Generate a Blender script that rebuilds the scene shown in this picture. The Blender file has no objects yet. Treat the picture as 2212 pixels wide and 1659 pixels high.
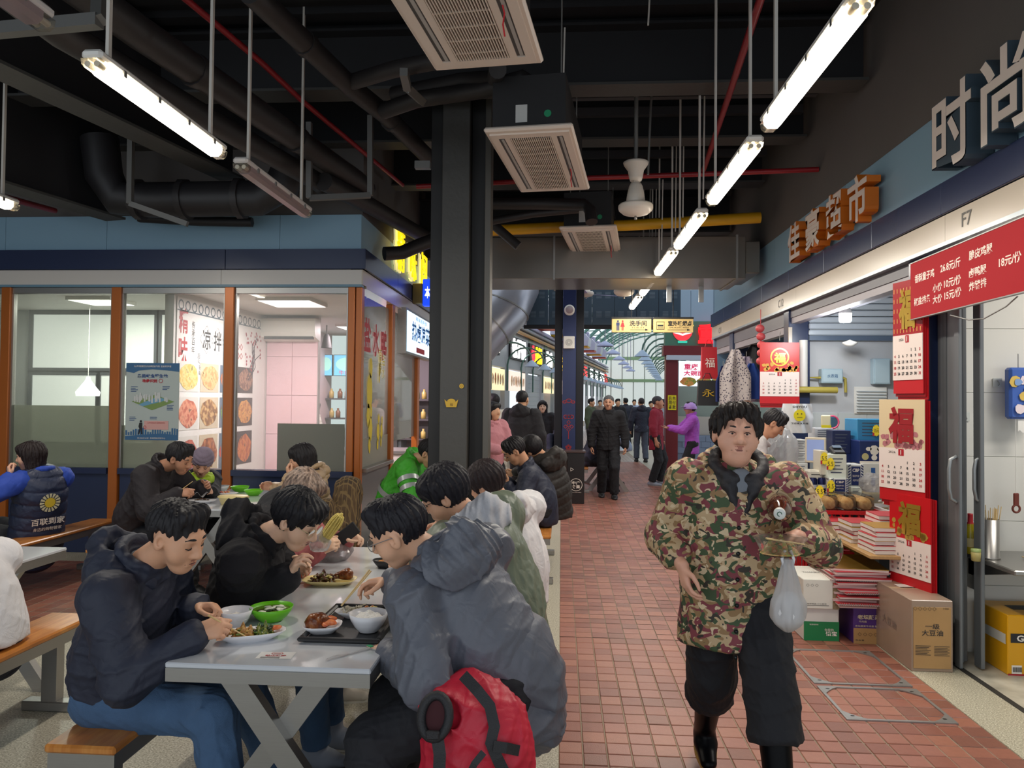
import bpy, bmesh, math, random
import numpy as np
from mathutils import Vector, Matrix, Quaternion
R = math.radians
S = bpy.context.scene
COL = S.collection
rng = random.Random(7)
# ---------------- camera ----------------
W0, H0, FPX = 2212.0, 1659.0, 1600.0
CAM = Vector((0.0, 0.0, 1.62))
YAW, PITCH, ROLL = math.atan(107/FPX), math.atan(35/FPX), R(-0.55)
_f = Vector((-math.sin(YAW)*math.cos(PITCH), math.cos(YAW)*math.cos(PITCH), math.sin(PITCH)))
_r0 = Vector((math.cos(YAW), math.sin(YAW), 0))
_u0 = _r0.cross(_f)
_r = _r0*math.cos(ROLL) - _u0*math.sin(ROLL)
_u = _u0*math.cos(ROLL) + _r0*math.sin(ROLL)
cd = bpy.data.cameras.new('camera'); cam = bpy.data.objects.new('camera', cd); COL.objects.link(cam)
cd.sensor_fit = 'HORIZONTAL'; cd.sensor_width = 36.0; cd.lens = FPX/W0*36.0
cd.clip_start = 0.05; cd.clip_end = 300
M = Matrix((( _r.x, _u.x, -_f.x, CAM.x), (_r.y, _u.y, -_f.y, CAM.y), (_r.z, _u.z, -_f.z, CAM.z), (0,0,0,1)))
cam.matrix_world = M
S.camera = cam
def ray(px, py):
    return (_f + _r*((px-W0/2)/FPX) + _u*((H0/2-py)/FPX))
def at(px, py, Y):
    d = ray(px, py); return CAM + d*(Y/d.y)
def atz(px, py, Z):
    d = ray(px, py); return CAM + d*((Z-CAM.z)/d.z)
def atx(px, py, X):
    d = ray(px, py); return CAM + d*(X/d.x)
def proj(p):
    v = Vector(p)-CAM; z = v.dot(_f)
    return (W0/2+FPX*v.dot(_r)/z, H0/2-FPX*v.dot(_u)/z)
# ---------------- world, exposure ----------------
wd = bpy.data.worlds.new('overcast_sky'); S.world = wd; wd.use_nodes = True
bg = wd.node_tree.nodes['Background']; bg.inputs[0].default_value = (0.86, 0.93, 1.0, 1); bg.inputs[1].default_value = 1.15
S.view_settings.view_transform = 'Standard'; S.view_settings.look = 'None'
S.view_settings.exposure = 0.0; S.view_settings.gamma = 1.0; S.view_settings.use_curve_mapping = False
S.cycles.use_denoising = True
S.cycles.max_bounces = 8; S.cycles.diffuse_bounces = 4; S.cycles.glossy_bounces = 4; S.cycles.transmission_bounces = 6; S.cycles.transparent_max_bounces = 16
S.cycles.sample_clamp_indirect = 4.0; S.cycles.caustics_reflective = False; S.cycles.caustics_refractive = False
# ---------------- materials ----------------
def lin(c):
    if isinstance(c, str):
        c = c.lstrip('#'); c = [int(c[i:i+2],16)/255 for i in (0,2,4)]
    return tuple(x/12.92 if x <= .04045 else ((x+.055)/1.055)**2.4 for x in c)
_mats = {}
def mat(name, col='#808080', rough=.6, metal=0, bump=0, bscale=60, var=0, vscale=8, emit=None, es=1, spec=.5, trans=0, stretch=None, alpha=1, coat=0):
    if name in _mats: return _mats[name]
    m = bpy.data.materials.new(name); m.use_nodes = True; nt = m.node_tree; n = nt.nodes; b = n['Principled BSDF']
    c = lin(col)
    b.inputs['Base Color'].default_value = (*c,1); b.inputs['Roughness'].default_value = rough; b.inputs['Metallic'].default_value = metal
    b.inputs['Specular IOR Level'].default_value = spec
    if trans: b.inputs['Transmission Weight'].default_value = trans
    if coat: b.inputs['Coat Weight'].default_value = coat; b.inputs['Coat Roughness'].default_value = .1
    if alpha < 1: b.inputs['Alpha'].default_value = alpha
    if emit is not None:
        b.inputs['Emission Color'].default_value = (*lin(emit),1); b.inputs['Emission Strength'].default_value = es
    if bump or var:
        tc = n.new('ShaderNodeTexCoord'); mp = n.new('ShaderNodeMapping'); nt.links.new(tc.outputs['Object'], mp.inputs[0])
        if stretch: mp.inputs['Scale'].default_value = stretch
        if bump:
            t = n.new('ShaderNodeTexNoise'); t.inputs['Scale'].default_value = bscale; t.inputs['Detail'].default_value = 4
            nt.links.new(mp.outputs[0], t.inputs['Vector'])
            bp = n.new('ShaderNodeBump'); bp.inputs['Strength'].default_value = bump; bp.inputs['Distance'].default_value = .01
            nt.links.new(t.outputs[0], bp.inputs['Height']); nt.links.new(bp.outputs[0], b.inputs['Normal'])
        if var:
            t = n.new('ShaderNodeTexNoise'); t.inputs['Scale'].default_value = vscale; t.inputs['Detail'].default_value = 5
            nt.links.new(mp.outputs[0], t.inputs['Vector'])
            mx = n.new('ShaderNodeMix'); mx.data_type = 'RGBA'
            mx.inputs[6].default_value = (*[x*(1-var) for x in c],1); mx.inputs[7].default_value = (*[min(1,x*(1+var)) for x in c],1)
            nt.links.new(t.outputs[0], mx.inputs[0]); nt.links.new(mx.outputs[2], b.inputs['Base Color'])
    _mats[name] = m
    return m
def ramp_mat(name, stops, scale=5, rough=.6, detail=3, kind='noise', stretch=None, bump=0, const=False, spec=.5, dist=0, metal=0):
    if name in _mats: return _mats[name]
    m = mat(name, '#888888', rough, metal, spec=spec); nt = m.node_tree; n = nt.nodes; b = n['Principled BSDF']
    tc = n.new('ShaderNodeTexCoord'); mp = n.new('ShaderNodeMapping'); nt.links.new(tc.outputs['Object'], mp.inputs[0])
    if stretch: mp.inputs['Scale'].default_value = stretch
    if kind == 'noise':
        t = n.new('ShaderNodeTexNoise'); t.inputs['Scale'].default_value = scale; t.inputs['Detail'].default_value = detail; t.inputs['Distortion'].default_value = dist
    else:
        t = n.new('ShaderNodeTexVoronoi'); t.inputs['Scale'].default_value = scale
    nt.links.new(mp.outputs[0], t.inputs['Vector'])
    r = n.new('ShaderNodeValToRGB'); e = r.color_ramp.elements
    if const: r.color_ramp.interpolation = 'CONSTANT'
    while len(e) < len(stops): e.new(.5)
    for i, (p, c) in enumerate(stops): e[i].position = p; e[i].color = (*lin(c),1)
    src = t.outputs[0]
    if kind == 'voronoi_color':
        s2 = n.new('ShaderNodeSeparateColor'); nt.links.new(t.outputs['Color'], s2.inputs[0]); src = s2.outputs[0]
    nt.links.new(src, r.inputs[0]); nt.links.new(r.outputs[0], b.inputs['Base Color'])
    if bump:
        bp = n.new('ShaderNodeBump'); bp.inputs['Strength'].default_value = bump; bp.inputs['Distance'].default_value = .01
        nt.links.new(src, bp.inputs['Height']); nt.links.new(bp.outputs[0], b.inputs['Normal'])
    return m
def glass_mat(name, tint='#ffffff', refl=1.0, rough=.02, haze=0, hazecol='#d8dcd8'):
    if name in _mats: return _mats[name]
    m = bpy.data.materials.new(name); m.use_nodes = True; nt = m.node_tree; n = nt.nodes; n.clear()
    o = n.new('ShaderNodeOutputMaterial'); t = n.new('ShaderNodeBsdfTransparent'); t.inputs[0].default_value = (*lin(tint),1)
    g = n.new('ShaderNodeBsdfGlossy'); g.inputs['Roughness'].default_value = rough
    fr = n.new('ShaderNodeFresnel'); fr.inputs[0].default_value = 1.0 + .5*refl
    mx = n.new('ShaderNodeMixShader'); nt.links.new(fr.outputs[0], mx.inputs[0]); nt.links.new(t.outputs[0], mx.inputs[1]); nt.links.new(g.outputs[0], mx.inputs[2])
    last = mx
    if haze:
        d = n.new('ShaderNodeBsdfDiffuse'); d.inputs[0].default_value = (*lin(hazecol),1)
        tl = n.new('ShaderNodeBsdfTranslucent'); tl.inputs[0].default_value = (*lin(hazecol),1)
        a = n.new('ShaderNodeMixShader'); a.inputs[0].default_value = .5; nt.links.new(d.outputs[0], a.inputs[1]); nt.links.new(tl.outputs[0], a.inputs[2])
        m2 = n.new('ShaderNodeMixShader'); m2.inputs[0].default_value = haze; nt.links.new(mx.outputs[0], m2.inputs[1]); nt.links.new(a.outputs[0], m2.inputs[2]); last = m2
    nt.links.new(last.outputs[0], o.inputs[0]); _mats[name] = m
    return m
def emat(name, col, s=1.0):
    if name in _mats: return _mats[name]
    return mat(name, col, .5, emit=col, es=s)
ORD=['first','second','third','fourth','fifth','sixth','seventh','eighth','ninth','tenth','eleventh','twelfth','thirteenth','fourteenth','fifteenth','sixteenth','seventeenth','eighteenth','nineteenth','twentieth']
# ---------------- geometry ----------------
class MB:
    def __init__(s): s.v = []; s.f = []; s.mi = []; s.sm = []; s.cur = 0
    def add(s, vs, fs, smooth=False):
        o = len(s.v); s.v += [tuple(v) for v in vs]; s.f += [tuple(i+o for i in f) for f in fs]
        s.mi += [s.cur]*len(fs); s.sm += [smooth]*len(fs); return s
    def box(s, x0, x1, y0, y1, z0, z1, M=None):
        vs = [Vector(p) for p in ((x0,y0,z0),(x1,y0,z0),(x1,y1,z0),(x0,y1,z0),(x0,y0,z1),(x1,y0,z1),(x1,y1,z1),(x0,y1,z1))]
        if M is not None: vs = [M@v for v in vs]
        return s.add(vs, [(3,2,1,0),(4,5,6,7),(0,1,5,4),(1,2,6,5),(2,3,7,6),(3,0,4,7)])
    def bbox(s, x0, x1, y0, y1, z0, z1, b=.005, M=None):
        # box with chamfered edges: 24 verts
        b = min(b, abs(x1-x0)*.45, abs(y1-y0)*.45, abs(z1-z0)*.45)
        bm = bmesh.new(); bmesh.ops.create_cube(bm, size=1)
        for v in bm.verts: v.co = Vector(((x0+x1)/2+v.co.x*(x1-x0), (y0+y1)/2+v.co.y*(y1-y0), (z0+z1)/2+v.co.z*(z1-z0)))
        bmesh.ops.bevel(bm, geom=bm.edges[:]+bm.verts[:], offset=b, segments=1, profile=.5, affect='EDGES')
        s.bm(bm, M); return s
    def bm(s, bm, M=None, smooth=False):
        bm.verts.index_update()
        s.add([(M@v.co) if M is not None else v.co.copy() for v in bm.verts], [[v.index for v in f.verts] for f in bm.faces], smooth); bm.free(); return s
    def tube(s, pts, r, n=10, caps=True, smooth=True, closed=False):
        pts = [Vector(p) for p in pts]; rs = r if isinstance(r, (list, tuple)) else [r]*len(pts)
        N = len(pts); rings = []; prev = None
        for i, p in enumerate(pts):
            if closed: t = pts[(i+1)%N]-pts[i-1]
            else: t = pts[min(i+1,N-1)]-pts[max(i-1,0)]
            if t.length < 1e-9: t = Vector((0,0,1))
            t.normalize()
            if prev is None:
                a = Vector((0,0,1)) if abs(t.z) < .9 else Vector((1,0,0)); u = t.cross(a).normalized()
            else:
                u = prev - t*prev.dot(t); u = u.normalized() if u.length > 1e-6 else t.orthogonal().normalized()
            prev = u; w = t.cross(u)
            rings.append([p+(u*math.cos(2*math.pi*k/n)+w*math.sin(2*math.pi*k/n))*rs[i] for k in range(n)])
        vs = [v for rg in rings for v in rg]; fs = []
        for i in range(N if closed else N-1):
            j = (i+1)%N
            for k in range(n): fs.append((i*n+k, i*n+(k+1)%n, j*n+(k+1)%n, j*n+k))
        s.add(vs, fs, smooth)
        if caps and not closed:
            s.add(rings[0], [tuple(range(n))[::-1]]); s.add(rings[-1], [tuple(range(n))])
        return s
    def rbar(s, a, b, w, h, up=(0,0,1)):
        # rectangular bar from a to b
        a, b = Vector(a), Vector(b); t = (b-a).normalized(); u = Vector(up); u = (u - t*u.dot(t)); u = u.normalized() if u.length > 1e-5 else t.orthogonal().normalized()
        q = t.cross(u); vs = []
        for p in (a, b):
            for i, j in ((-1,-1),(1,-1),(1,1),(-1,1)): vs.append(p+q*(i*w/2)+u*(j*h/2))
        return s.add(vs, [(3,2,1,0),(4,5,6,7),(0,1,5,4),(1,2,6,5),(2,3,7,6),(3,0,4,7)])
    def lathe(s, prof, n=24, M=None, smooth=True, sx=1, sy=1, ang=2*math.pi):
        vs = []; fs = []
        for r, z in prof:
            for k in range(n):
                a = 2*math.pi*k/n; v = Vector((r*math.cos(a)*sx, r*math.sin(a)*sy, z)); vs.append(M@v if M is not None else v)
        for i in range(len(prof)-1):
            for k in range(n): fs.append((i*n+k, i*n+(k+1)%n, (i+1)*n+(k+1)%n, (i+1)*n+k))
        return s.add(vs, fs, smooth)
    def prism(s, poly, h, M=None, smooth=False):
        # poly in XY, extruded z 0..h
        n = len(poly); vs = [Vector((x,y,0)) for x,y in poly]+[Vector((x,y,h)) for x,y in poly]
        if M is not None: vs = [M@v for v in vs]
        return s.add(vs, [tuple(range(n))[::-1], tuple(range(n,2*n))]+[(i,(i+1)%n,n+(i+1)%n,n+i) for i in range(n)])
    def ball(s, c, rx, ry=None, rz=None, n=12, M=None):
        ry = ry or rx; rz = rz or rx; m = max(4, n//2); vs = []; fs = []; c = Vector(c)
        for i in range(m+1):
            t = math.pi*i/m
            for k in range(n):
                a = 2*math.pi*k/n; v = c+Vector((rx*math.sin(t)*math.cos(a), ry*math.sin(t)*math.sin(a), -rz*math.cos(t))); vs.append(M@v if M is not None else v)
        for i in range(m):
            for k in range(n): fs.append((i*n+k, i*n+(k+1)%n, (i+1)*n+(k+1)%n, (i+1)*n+k))
        return s.add(vs, fs, True)
    def quad(s, a, b, c, d): return s.add([a,b,c,d], [(0,1,2,3)])
    def grid(s, fn, nu, nv, smooth=True, closeu=False):
        vs = [fn(i/nu, j/nv) for j in range(nv+1) for i in range(nu+1)]
        return s.add(vs, [(j*(nu+1)+i, j*(nu+1)+i+1, (j+1)*(nu+1)+i+1, (j+1)*(nu+1)+i) for j in range(nv) for i in range(nu)], smooth)
    def mesh(s, name, m):
        me = bpy.data.meshes.new(name); me.from_pydata(s.v, [], s.f)
        for x in (m if isinstance(m, (list, tuple)) else [m]): me.materials.append(x)
        if me.polygons:
            me.polygons.foreach_set('material_index', s.mi); me.polygons.foreach_set('use_smooth', s.sm)
        me.update(); return me
    def build(s, name, m, parent=None, recenter=True):
        me = s.mesh(name, m); o = bpy.data.objects.new(name, me); COL.objects.link(o)
        if parent is not None: o.parent = parent
        elif recenter and len(s.v):
            a = np.array(s.v, dtype=float); lo, hi = a.min(0), a.max(0); c = Vector(((lo[0]+hi[0])/2, (lo[1]+hi[1])/2, lo[2]))
            me.transform(Matrix.Translation(-c)); o.location = c
        return o
def thing(name, label, cat, loc=(0,0,0), rz=0, group=None, M=None):
    o = bpy.data.objects.new(name, None); COL.objects.link(o); o.empty_display_size = .1
    o.location = loc; o.rotation_euler = (0,0,rz)
    if M is not None: o.matrix_world = M
    tag(o, label, cat, group); return o
def tag(o, label=None, cat=None, group=None, kind=None):
    if label: o['label'] = label
    if cat: o['category'] = cat
    if group: o['group'] = group
    if kind: o['kind'] = kind
    return o
def struct(o): o['kind'] = 'structure'; return o
def stuff(o): o['kind'] = 'stuff'; return o
def dup(root, M=None, label=None, group=None, loc=None, rz=None):
    r = root.copy(); COL.objects.link(r)
    if M is not None: r.matrix_world = M
    if loc is not None: r.location = loc
    if rz is not None: r.rotation_euler = (0,0,rz)
    if label: r['label'] = label
    if group: r['group'] = group
    for ch in [c for c in root.children]:
        c = ch.copy(); COL.objects.link(c); c.parent = r
        for g in [q for q in ch.children]:
            d = g.copy(); COL.objects.link(d); d.parent = c
    return r
def frame(origin, x, z=None, y=None):
    # matrix with local x along x, local y 'up in the sign plane' along y
    x = Vector(x).normalized(); y = Vector(y if y is not None else (0,0,1)); y = (y-x*y.dot(x)).normalized(); w = x.cross(y)
    o = Vector(origin)
    return Matrix(((x.x,y.x,w.x,o.x),(x.y,y.y,w.y,o.y),(x.z,y.z,w.z,o.z),(0,0,0,1)))
_tcache = {}
def text_geo(s, bold=0.0, ext=0.0, spacing=1.0):
    k = (s, bold, ext, spacing)
    if k in _tcache: return _tcache[k]
    cu = bpy.data.curves.new('t', 'FONT'); cu.body = s; cu.size = 1; cu.offset = bold; cu.extrude = ext; cu.resolution_u = 2; cu.space_character = spacing
    ob = bpy.data.objects.new('t', cu); COL.objects.link(ob)
    dg = bpy.context.evaluated_depsgraph_get(); me = ob.evaluated_get(dg).to_mesh()
    vs = [v.co.copy() for v in me.vertices]; fs = [tuple(p.vertices) for p in me.polygons]
    ob.evaluated_get(dg).to_mesh_clear(); bpy.data.objects.remove(ob); bpy.data.curves.remove(cu)
    if vs:
        x0 = min(v.x for v in vs); x1 = max(v.x for v in vs); y0 = min(v.y for v in vs); y1 = max(v.y for v in vs)
    else: x0=y0=0; x1=y1=1
    _tcache[k] = (vs, fs, x0, x1, y0, y1); return _tcache[k]
def text(mb, s, M, cx, cy, w=None, h=None, bold=.0, depth=.0, z=.001, vertical=False, back=True):
    """lettering centred at (cx,cy) in the plane of M, scaled to h high and w wide (either may be None)."""
    if vertical:
        n = len(s); hh = (h or 1)/n
        for i, ch in enumerate(s): text(mb, ch, M, cx, cy+(h/2)-hh*(i+.5), w=(w or hh*.9), h=hh*.88, bold=bold, depth=depth, z=z)
        return
    vs, fs, x0, x1, y0, y1 = text_geo(s, bold, .5 if depth else 0)
    a, b = max(x1-x0,1e-4), max(y1-y0,1e-4)
    if h is None: sy = sx = w/a
    elif w is None: sx = sy = h/b
    else: sx, sy = w/a, h/b
    out = []
    for v in vs:
        out.append(M@Vector((cx+(v.x-(x0+x1)/2)*sx, cy+(v.y-(y0+y1)/2)*sy, z+((v.z+.5)*depth if depth else 0))))
    mb.add(out, fs)
def rect(mb, M, x0, x1, y0, y1, z=.001, t=0):
    if t: mb.box(x0,x1,y0,y1,z,z+t,M)
    else: mb.add([M@Vector(p) for p in ((x0,y0,z),(x1,y0,z),(x1,y1,z),(x0,y1,z))], [(0,1,2,3)])
def disc(mb, M, cx, cy, rx, ry=None, z=.001, n=20, t=0, jitter=0, rs=None):
    ry = ry or rx; q = rs or rng
    poly = [((1+q.uniform(-jitter,jitter))*rx*math.cos(2*math.pi*k/n)+cx, (1+q.uniform(-jitter,jitter))*ry*math.sin(2*math.pi*k/n)+cy) for k in range(n)]
    if t: mb.prism(poly, t, M@Matrix.Translation((0,0,z)))
    else: mb.add([M@Vector((x,y,z)) for x,y in poly], [tuple(range(n))])
def ring(mb, M, cx, cy, r, w, z=.001, n=24, ry=None):
    ry = ry or r; k2 = (r-w)/r
    vs = []
    for k in range(n):
        a = 2*math.pi*k/n; vs.append(M@Vector((cx+r*math.cos(a), cy+ry*math.sin(a), z))); vs.append(M@Vector((cx+r*k2*math.cos(a), cy+ry*k2*math.sin(a), z)))
    mb.add(vs, [(2*k, 2*((k+1)%n), 2*((k+1)%n)+1, 2*k+1) for k in range(n)])
# ---------------- palette ----------------
m_blue = mat('steel_blue_panel', '#88abc2', .4, var=.06, vscale=.6)
m_navy = mat('navy_panel', '#2a3555', .25, var=.08, vscale=.8)
m_cream = mat('cream_paint', '#c4b8a8', .25, var=.04, vscale=1.2)
m_grey = mat('grey_aluminium', '#6f7376', .4, .3)
m_dkgrey = mat('dark_grey_paint', '#3d3d3c', .62, bump=.15, bscale=25, var=.1, vscale=2)
m_black = mat('black_paint', '#1d1d20', .6, var=.15, vscale=2)
m_wallblk = mat('charcoal_wall', '#5e5a58', .7, bump=.1, bscale=12, var=.1, vscale=1.5)
m_pipe = mat('black_insulation', '#221f20', .55, bump=.25, bscale=9, var=.12, vscale=3)
m_steel = mat('brushed_steel', '#a3a19d', .33, .85, bump=.05, bscale=200, stretch=(1,40,40), var=.08, vscale=10)
m_galv = mat('galvanised_steel', '#9a9a98', .4, .6, var=.12, vscale=14)
m_white = mat('white_plastic', '#e8e6e0', .4)
m_orange = mat('orange_frame', '#b5652a', .3, .25, var=.08, vscale=3)
m_red = mat('red_pipe_paint', '#8e1a22', .4)
m_yellow = mat('yellow_pipe_paint', '#d09a12', .45)
m_terr = ramp_mat('terrazzo', [(.0,'#5f5a4e'),(.36,'#8b8575'),(.44,'#aaa48f'),(.56,'#b9b39e'),(.64,'#d8d3c0'),(1,'#e4e0cf')], scale=140, rough=.42, detail=2)
m_terr2 = ramp_mat('terrazzo_grey', [(.0,'#605c52'),(.36,'#87816f'),(.46,'#a9a290'),(.58,'#b8b2a0'),(.66,'#d2cdbd'),(1,'#e0dccc')], scale=120, rough=.4, detail=2)
m_grout = mat('tile_grout', '#8d7f6c', .8, var=.2, vscale=6)
m_tiles = [mat('red_paver_%s' % w, c, .42, bump=.12, bscale=160, var=.16, vscale=30) for w, c in (('a','#96604f'),('b','#8e5848'),('c','#9d6754'),('d','#875446'),('e','#986354'),('f','#835547'))]
m_wtile = mat('white_wall_tile', '#dcdad2', .2, var=.03, vscale=3)
m_lamp = emat('lamp_glow', '#fff4e0', 9.0)
m_screw = mat('dark_bolt', '#2b2b2b', .4, .6)
m_txt_dark = mat('print_dark', '#26262a', .6)
m_txt_white = mat('print_white', '#f1ebe2', .5)
m_txt_red = mat('print_red', '#b3202c', .5)
m_gold = mat('print_gold', '#c9a13a', .35, .5)

# ---------------- floor ----------------
ZB = -.012
f = MB().box(-12, 8, -1.5, 60, -.25, -.02).build('floor', m_terr2); struct(f)
def slab(name, x0, x1, y0, y1, m, z1=0.0, z0=-.06):
    o = MB().box(x0,x1,y0,y1,z0,z1).build(name, m, f); o.parent = f; o.matrix_parent_inverse = f.matrix_world.inverted() if False else Matrix.Translation(-f.location); return o
slab('terrazzo_slab', -12, 0.0, -1.5, 11.6, m_terr2)
slab('terrazzo_strip', 2.125, 2.44, -1.5, 14.0, m_terr)
slab('grout_bed', 0.0, 2.125, -1.5, 60, m_grout, z1=-.004)
slab('hall_paving_bed', -12, 0.0, 11.6, 60, m_grout, z1=-.004)
slab('sliding_track', 2.44, 2.475, 3.0, 5.3, mat('dark_track','#2d2c2a',.6), z1=.004)
slab('shop_floor', 2.475, 8, -1.5, 5.25, ramp_mat('shop_floor_tile',[(.3,'#9c988a'),(.55,'#bdb8a8'),(.8,'#d0ccbe')],scale=6,rough=.35), z1=.002)
slab('shop_floor', 2.44, 8, 5.25, 12, m_terr, z1=.002)
slab('hall_floor', 2.125, 8, 14.0, 60, m_terr2)
# red pavers: every nearest piece its own object
PT = .1118; NC = 19
tile_me = []
for i, m in enumerate(m_tiles):
    b = MB().bbox(-PT/2+.003, PT/2-.003, -PT/2+.003, PT/2-.003, -.02, 0, .003); tile_me.append(b.mesh('tile', m))
cells = []
MH = (1.47, 2.02, 3.95, 5.02)   # manhole covers: leave their frames
for r in range(0, 420):
    y = 2.9 + PT*(r+.5)
    for c in range(NC):
        cells.append((PT*(c+.5), y, r, c))
def vis_rank(cell):
    x, y, r, c = cell; p = proj((x, y, 0)); inside = -30 < p[0] < 2242 and p[1] < 1680
    return (0 if inside else 1, y)
near = sorted([k for k in cells if k[1] < 6], key=vis_rank)[:300]
nearset = set((k[2], k[3]) for k in near)
tr = random.Random(3)
for x, y, r, c in near:
    o = bpy.data.objects.new('tile', tr.choice(tile_me)); COL.objects.link(o); o.parent = f
    o.location = Vector((x, y, tr.uniform(-.0012, .0012))) - f.location; o.rotation_euler = (tr.uniform(-.008,.008), tr.uniform(-.008,.008), 0)
b = MB()
for x, y, r, c in cells:
    if (r, c) in nearset or y > 20: continue
    b.cur = tr.randrange(6); g = .003; z = tr.uniform(-.001, .001)
    b.add([(x-PT/2+g,y-PT/2+g,z),(x+PT/2-g,y-PT/2+g,z),(x+PT/2-g,y+PT/2-g,z),(x-PT/2+g,y+PT/2-g,z)], [(0,1,2,3)])
# left patch of the same pavers and the hall paving
for i in range(24):
    for j in range(18):
        x = -5.3+PT*(i+.5); y = 5.0+PT*(j+.5); b.cur = tr.randrange(6); g=.003
        b.add([(x-PT/2+g,y-PT/2+g,.001),(x+PT/2-g,y-PT/2+g,.001),(x+PT/2-g,y+PT/2-g,.001),(x-PT/2+g,y+PT/2-g,.001)], [(0,1,2,3)])
o = b.build('tile_field', m_tiles, f); o.matrix_parent_inverse = Matrix.Translation(-f.location); stuff(o)
b = MB()
for r in range(0, 140):
    y = 20+.2*r
    for c in range(40):
        x = -6+.2*c+ .1*(r%2)
        b.add([(x+.006,y+.006,.001),(x+.194,y+.006,.001),(x+.194,y+.194,.001),(x+.006,y+.194,.001)], [(0,1,2,3)])
o = b.build('hall_pavers', mat('hall_paver','#a99a90',.35,var=.1,vscale=3), f); o.matrix_parent_inverse = Matrix.Translation(-f.location); stuff(o)
# manhole covers: steel frames set in the tiles
def manhole(x0, x1, y0, y1, lab):
    t = thing('manhole_cover', lab, 'manhole', ((x0+x1)/2, (y0+y1)/2, 0)); w = .016
    hx, hy = (x1-x0)/2, (y1-y0)/2
    m = MB()
    m.box(-hx,hx,-hy,-hy+w,-.01,.006); m.box(-hx,hx,hy-w,hy,-.01,.006); m.box(-hx,-hx+w,-hy+w,hy-w,-.01,.006); m.box(hx-w,hx,-hy+w,hy-w,-.01,.006)
    m.build('frame', m_galv, t)
    for sx in (-1,1):
        for sy in (-1,1):
            p = [(0,0),(.1,0),(.06,.028),(.03,.06),(0,.1)]
            q = MB().prism([(sx*(hx-.012-a), sy*(hy-.012-c_)) for a,c_ in (p if sx*sy>0 else p[::-1])], .0065).build('corner_plate', m_galv, t)
            disc(h:=MB(), Matrix.Identity(4), sx*(hx-.045), sy*(hy-.045), .011, .006, z=.0072); h.build('lift_hole', m_screw, q)
    return t
A1, B1 = atz(1775,1490,0), atz(1985,1497,0); C1 = atz(1880,1420,0)
manhole(1.47, 2.02, 3.93, 4.38, 'steel framed tiled manhole cover nearer the camera beside the cardboard oil carton')
manhole(1.47, 2.02, 4.42, 5.02, 'steel framed tiled manhole cover in front of the green and white carton')

# ---------------- right row of shops ----------------
XR = 2.40
def P(name, m, boxes, kind=None, parent=None):
    b = MB()
    for q in boxes: b.box(*q)
    o = b.build(name, m, parent); 
    return o
wr = thing('wall_right', None, None, (XR, 0, 0)); struct(wr)
def wpart(name, m, boxes, root, bev=None):
    b = MB(); ox, oy, oz = root.location
    for x0,x1,y0,y1,z0,z1 in boxes:
        if bev: b.bbox(x0-ox,x1-ox,y0-oy,y1-oy,z0-oz,z1-oz,bev)
        else: b.box(x0-ox,x1-ox,y0-oy,y1-oy,z0-oz,z1-oz)
    return b.build(name, m, root)
ys = [-1.5, 1.4, 3.52, 5.72+.02, 8.3, 11.86]
YJ = [-1.5, 2.3, 4.35, 6.45, 8.55, 11.86]
# upper charcoal wall, blue / navy / cream fascia panels with real joints
wpart('upper_wall', m_wallblk, [(XR+.0, XR+.3, -1.5, 11.0, 3.48, 5.0)], wr)
for a, c_ in zip(YJ[:-1], YJ[1:]):
    wpart('blue_panel', m_blue, [(XR+.0, XR+.2, a+.002, c_-.002, 3.0, 3.482)], wr)
yn = [-1.5]
for k in range(12): yn.append(.62+1.035*k)
for a, c_ in zip(yn[:-1], yn[1:]):
    if c_ > 11.9: c_ = 11.9
    wpart('navy_panel', m_navy, [(XR-.05, XR+.2, a+.002, c_-.002, 2.8, 3.0)], wr, .004)
for a, c_ in zip([-1.5,1.7,4.75,7.7,10.6],[1.7,4.75,7.7,10.6,11.9]):
    wpart('cream_panel', m_cream, [(XR-.03, XR+.15, a+.0015, c_-.0015, 2.63, 2.795)], wr)
wpart('light_trim', mat('pale_metal_trim','#a9b3ba',.3,.4), [(XR-.035, XR+.02, -1.5, 11.9, 2.605, 2.63)], wr)
wpart('shutter_box', mat('shutter_box_grey','#6e6d74',.45), [(XR+.02, XR+.35, 5.32, 8.02, 2.52, 2.605),(XR+.02, XR+.35, 8.2, 11.8, 2.45, 2.605)], wr)
wpart('shutter_guide_lip', mat('shutter_lip','#9a949b',.4), [(XR+.03, XR+.12, 5.32, 8.02, 2.46, 2.52),(XR+.03,XR+.12,8.2,11.8,2.37,2.45)], wr)
for a, c_ in ((5.06,5.3),(8.02,8.2),(10.6,10.8)):
    wpart('post', m_navy, [(XR+.0, XR+.22, a, c_, 0, 2.605)], wr, .004)
wpart('post_edge_trim', m_cream, [(XR-.005,XR+.03,8.0,8.02,0,2.42)], wr)
wpart('end_panel', mat('blue_grey_cladding','#6f8fae',.4), [(XR+.0, XR+2, 11.86, 11.95, 2.0, 3.9)], wr)
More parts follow.
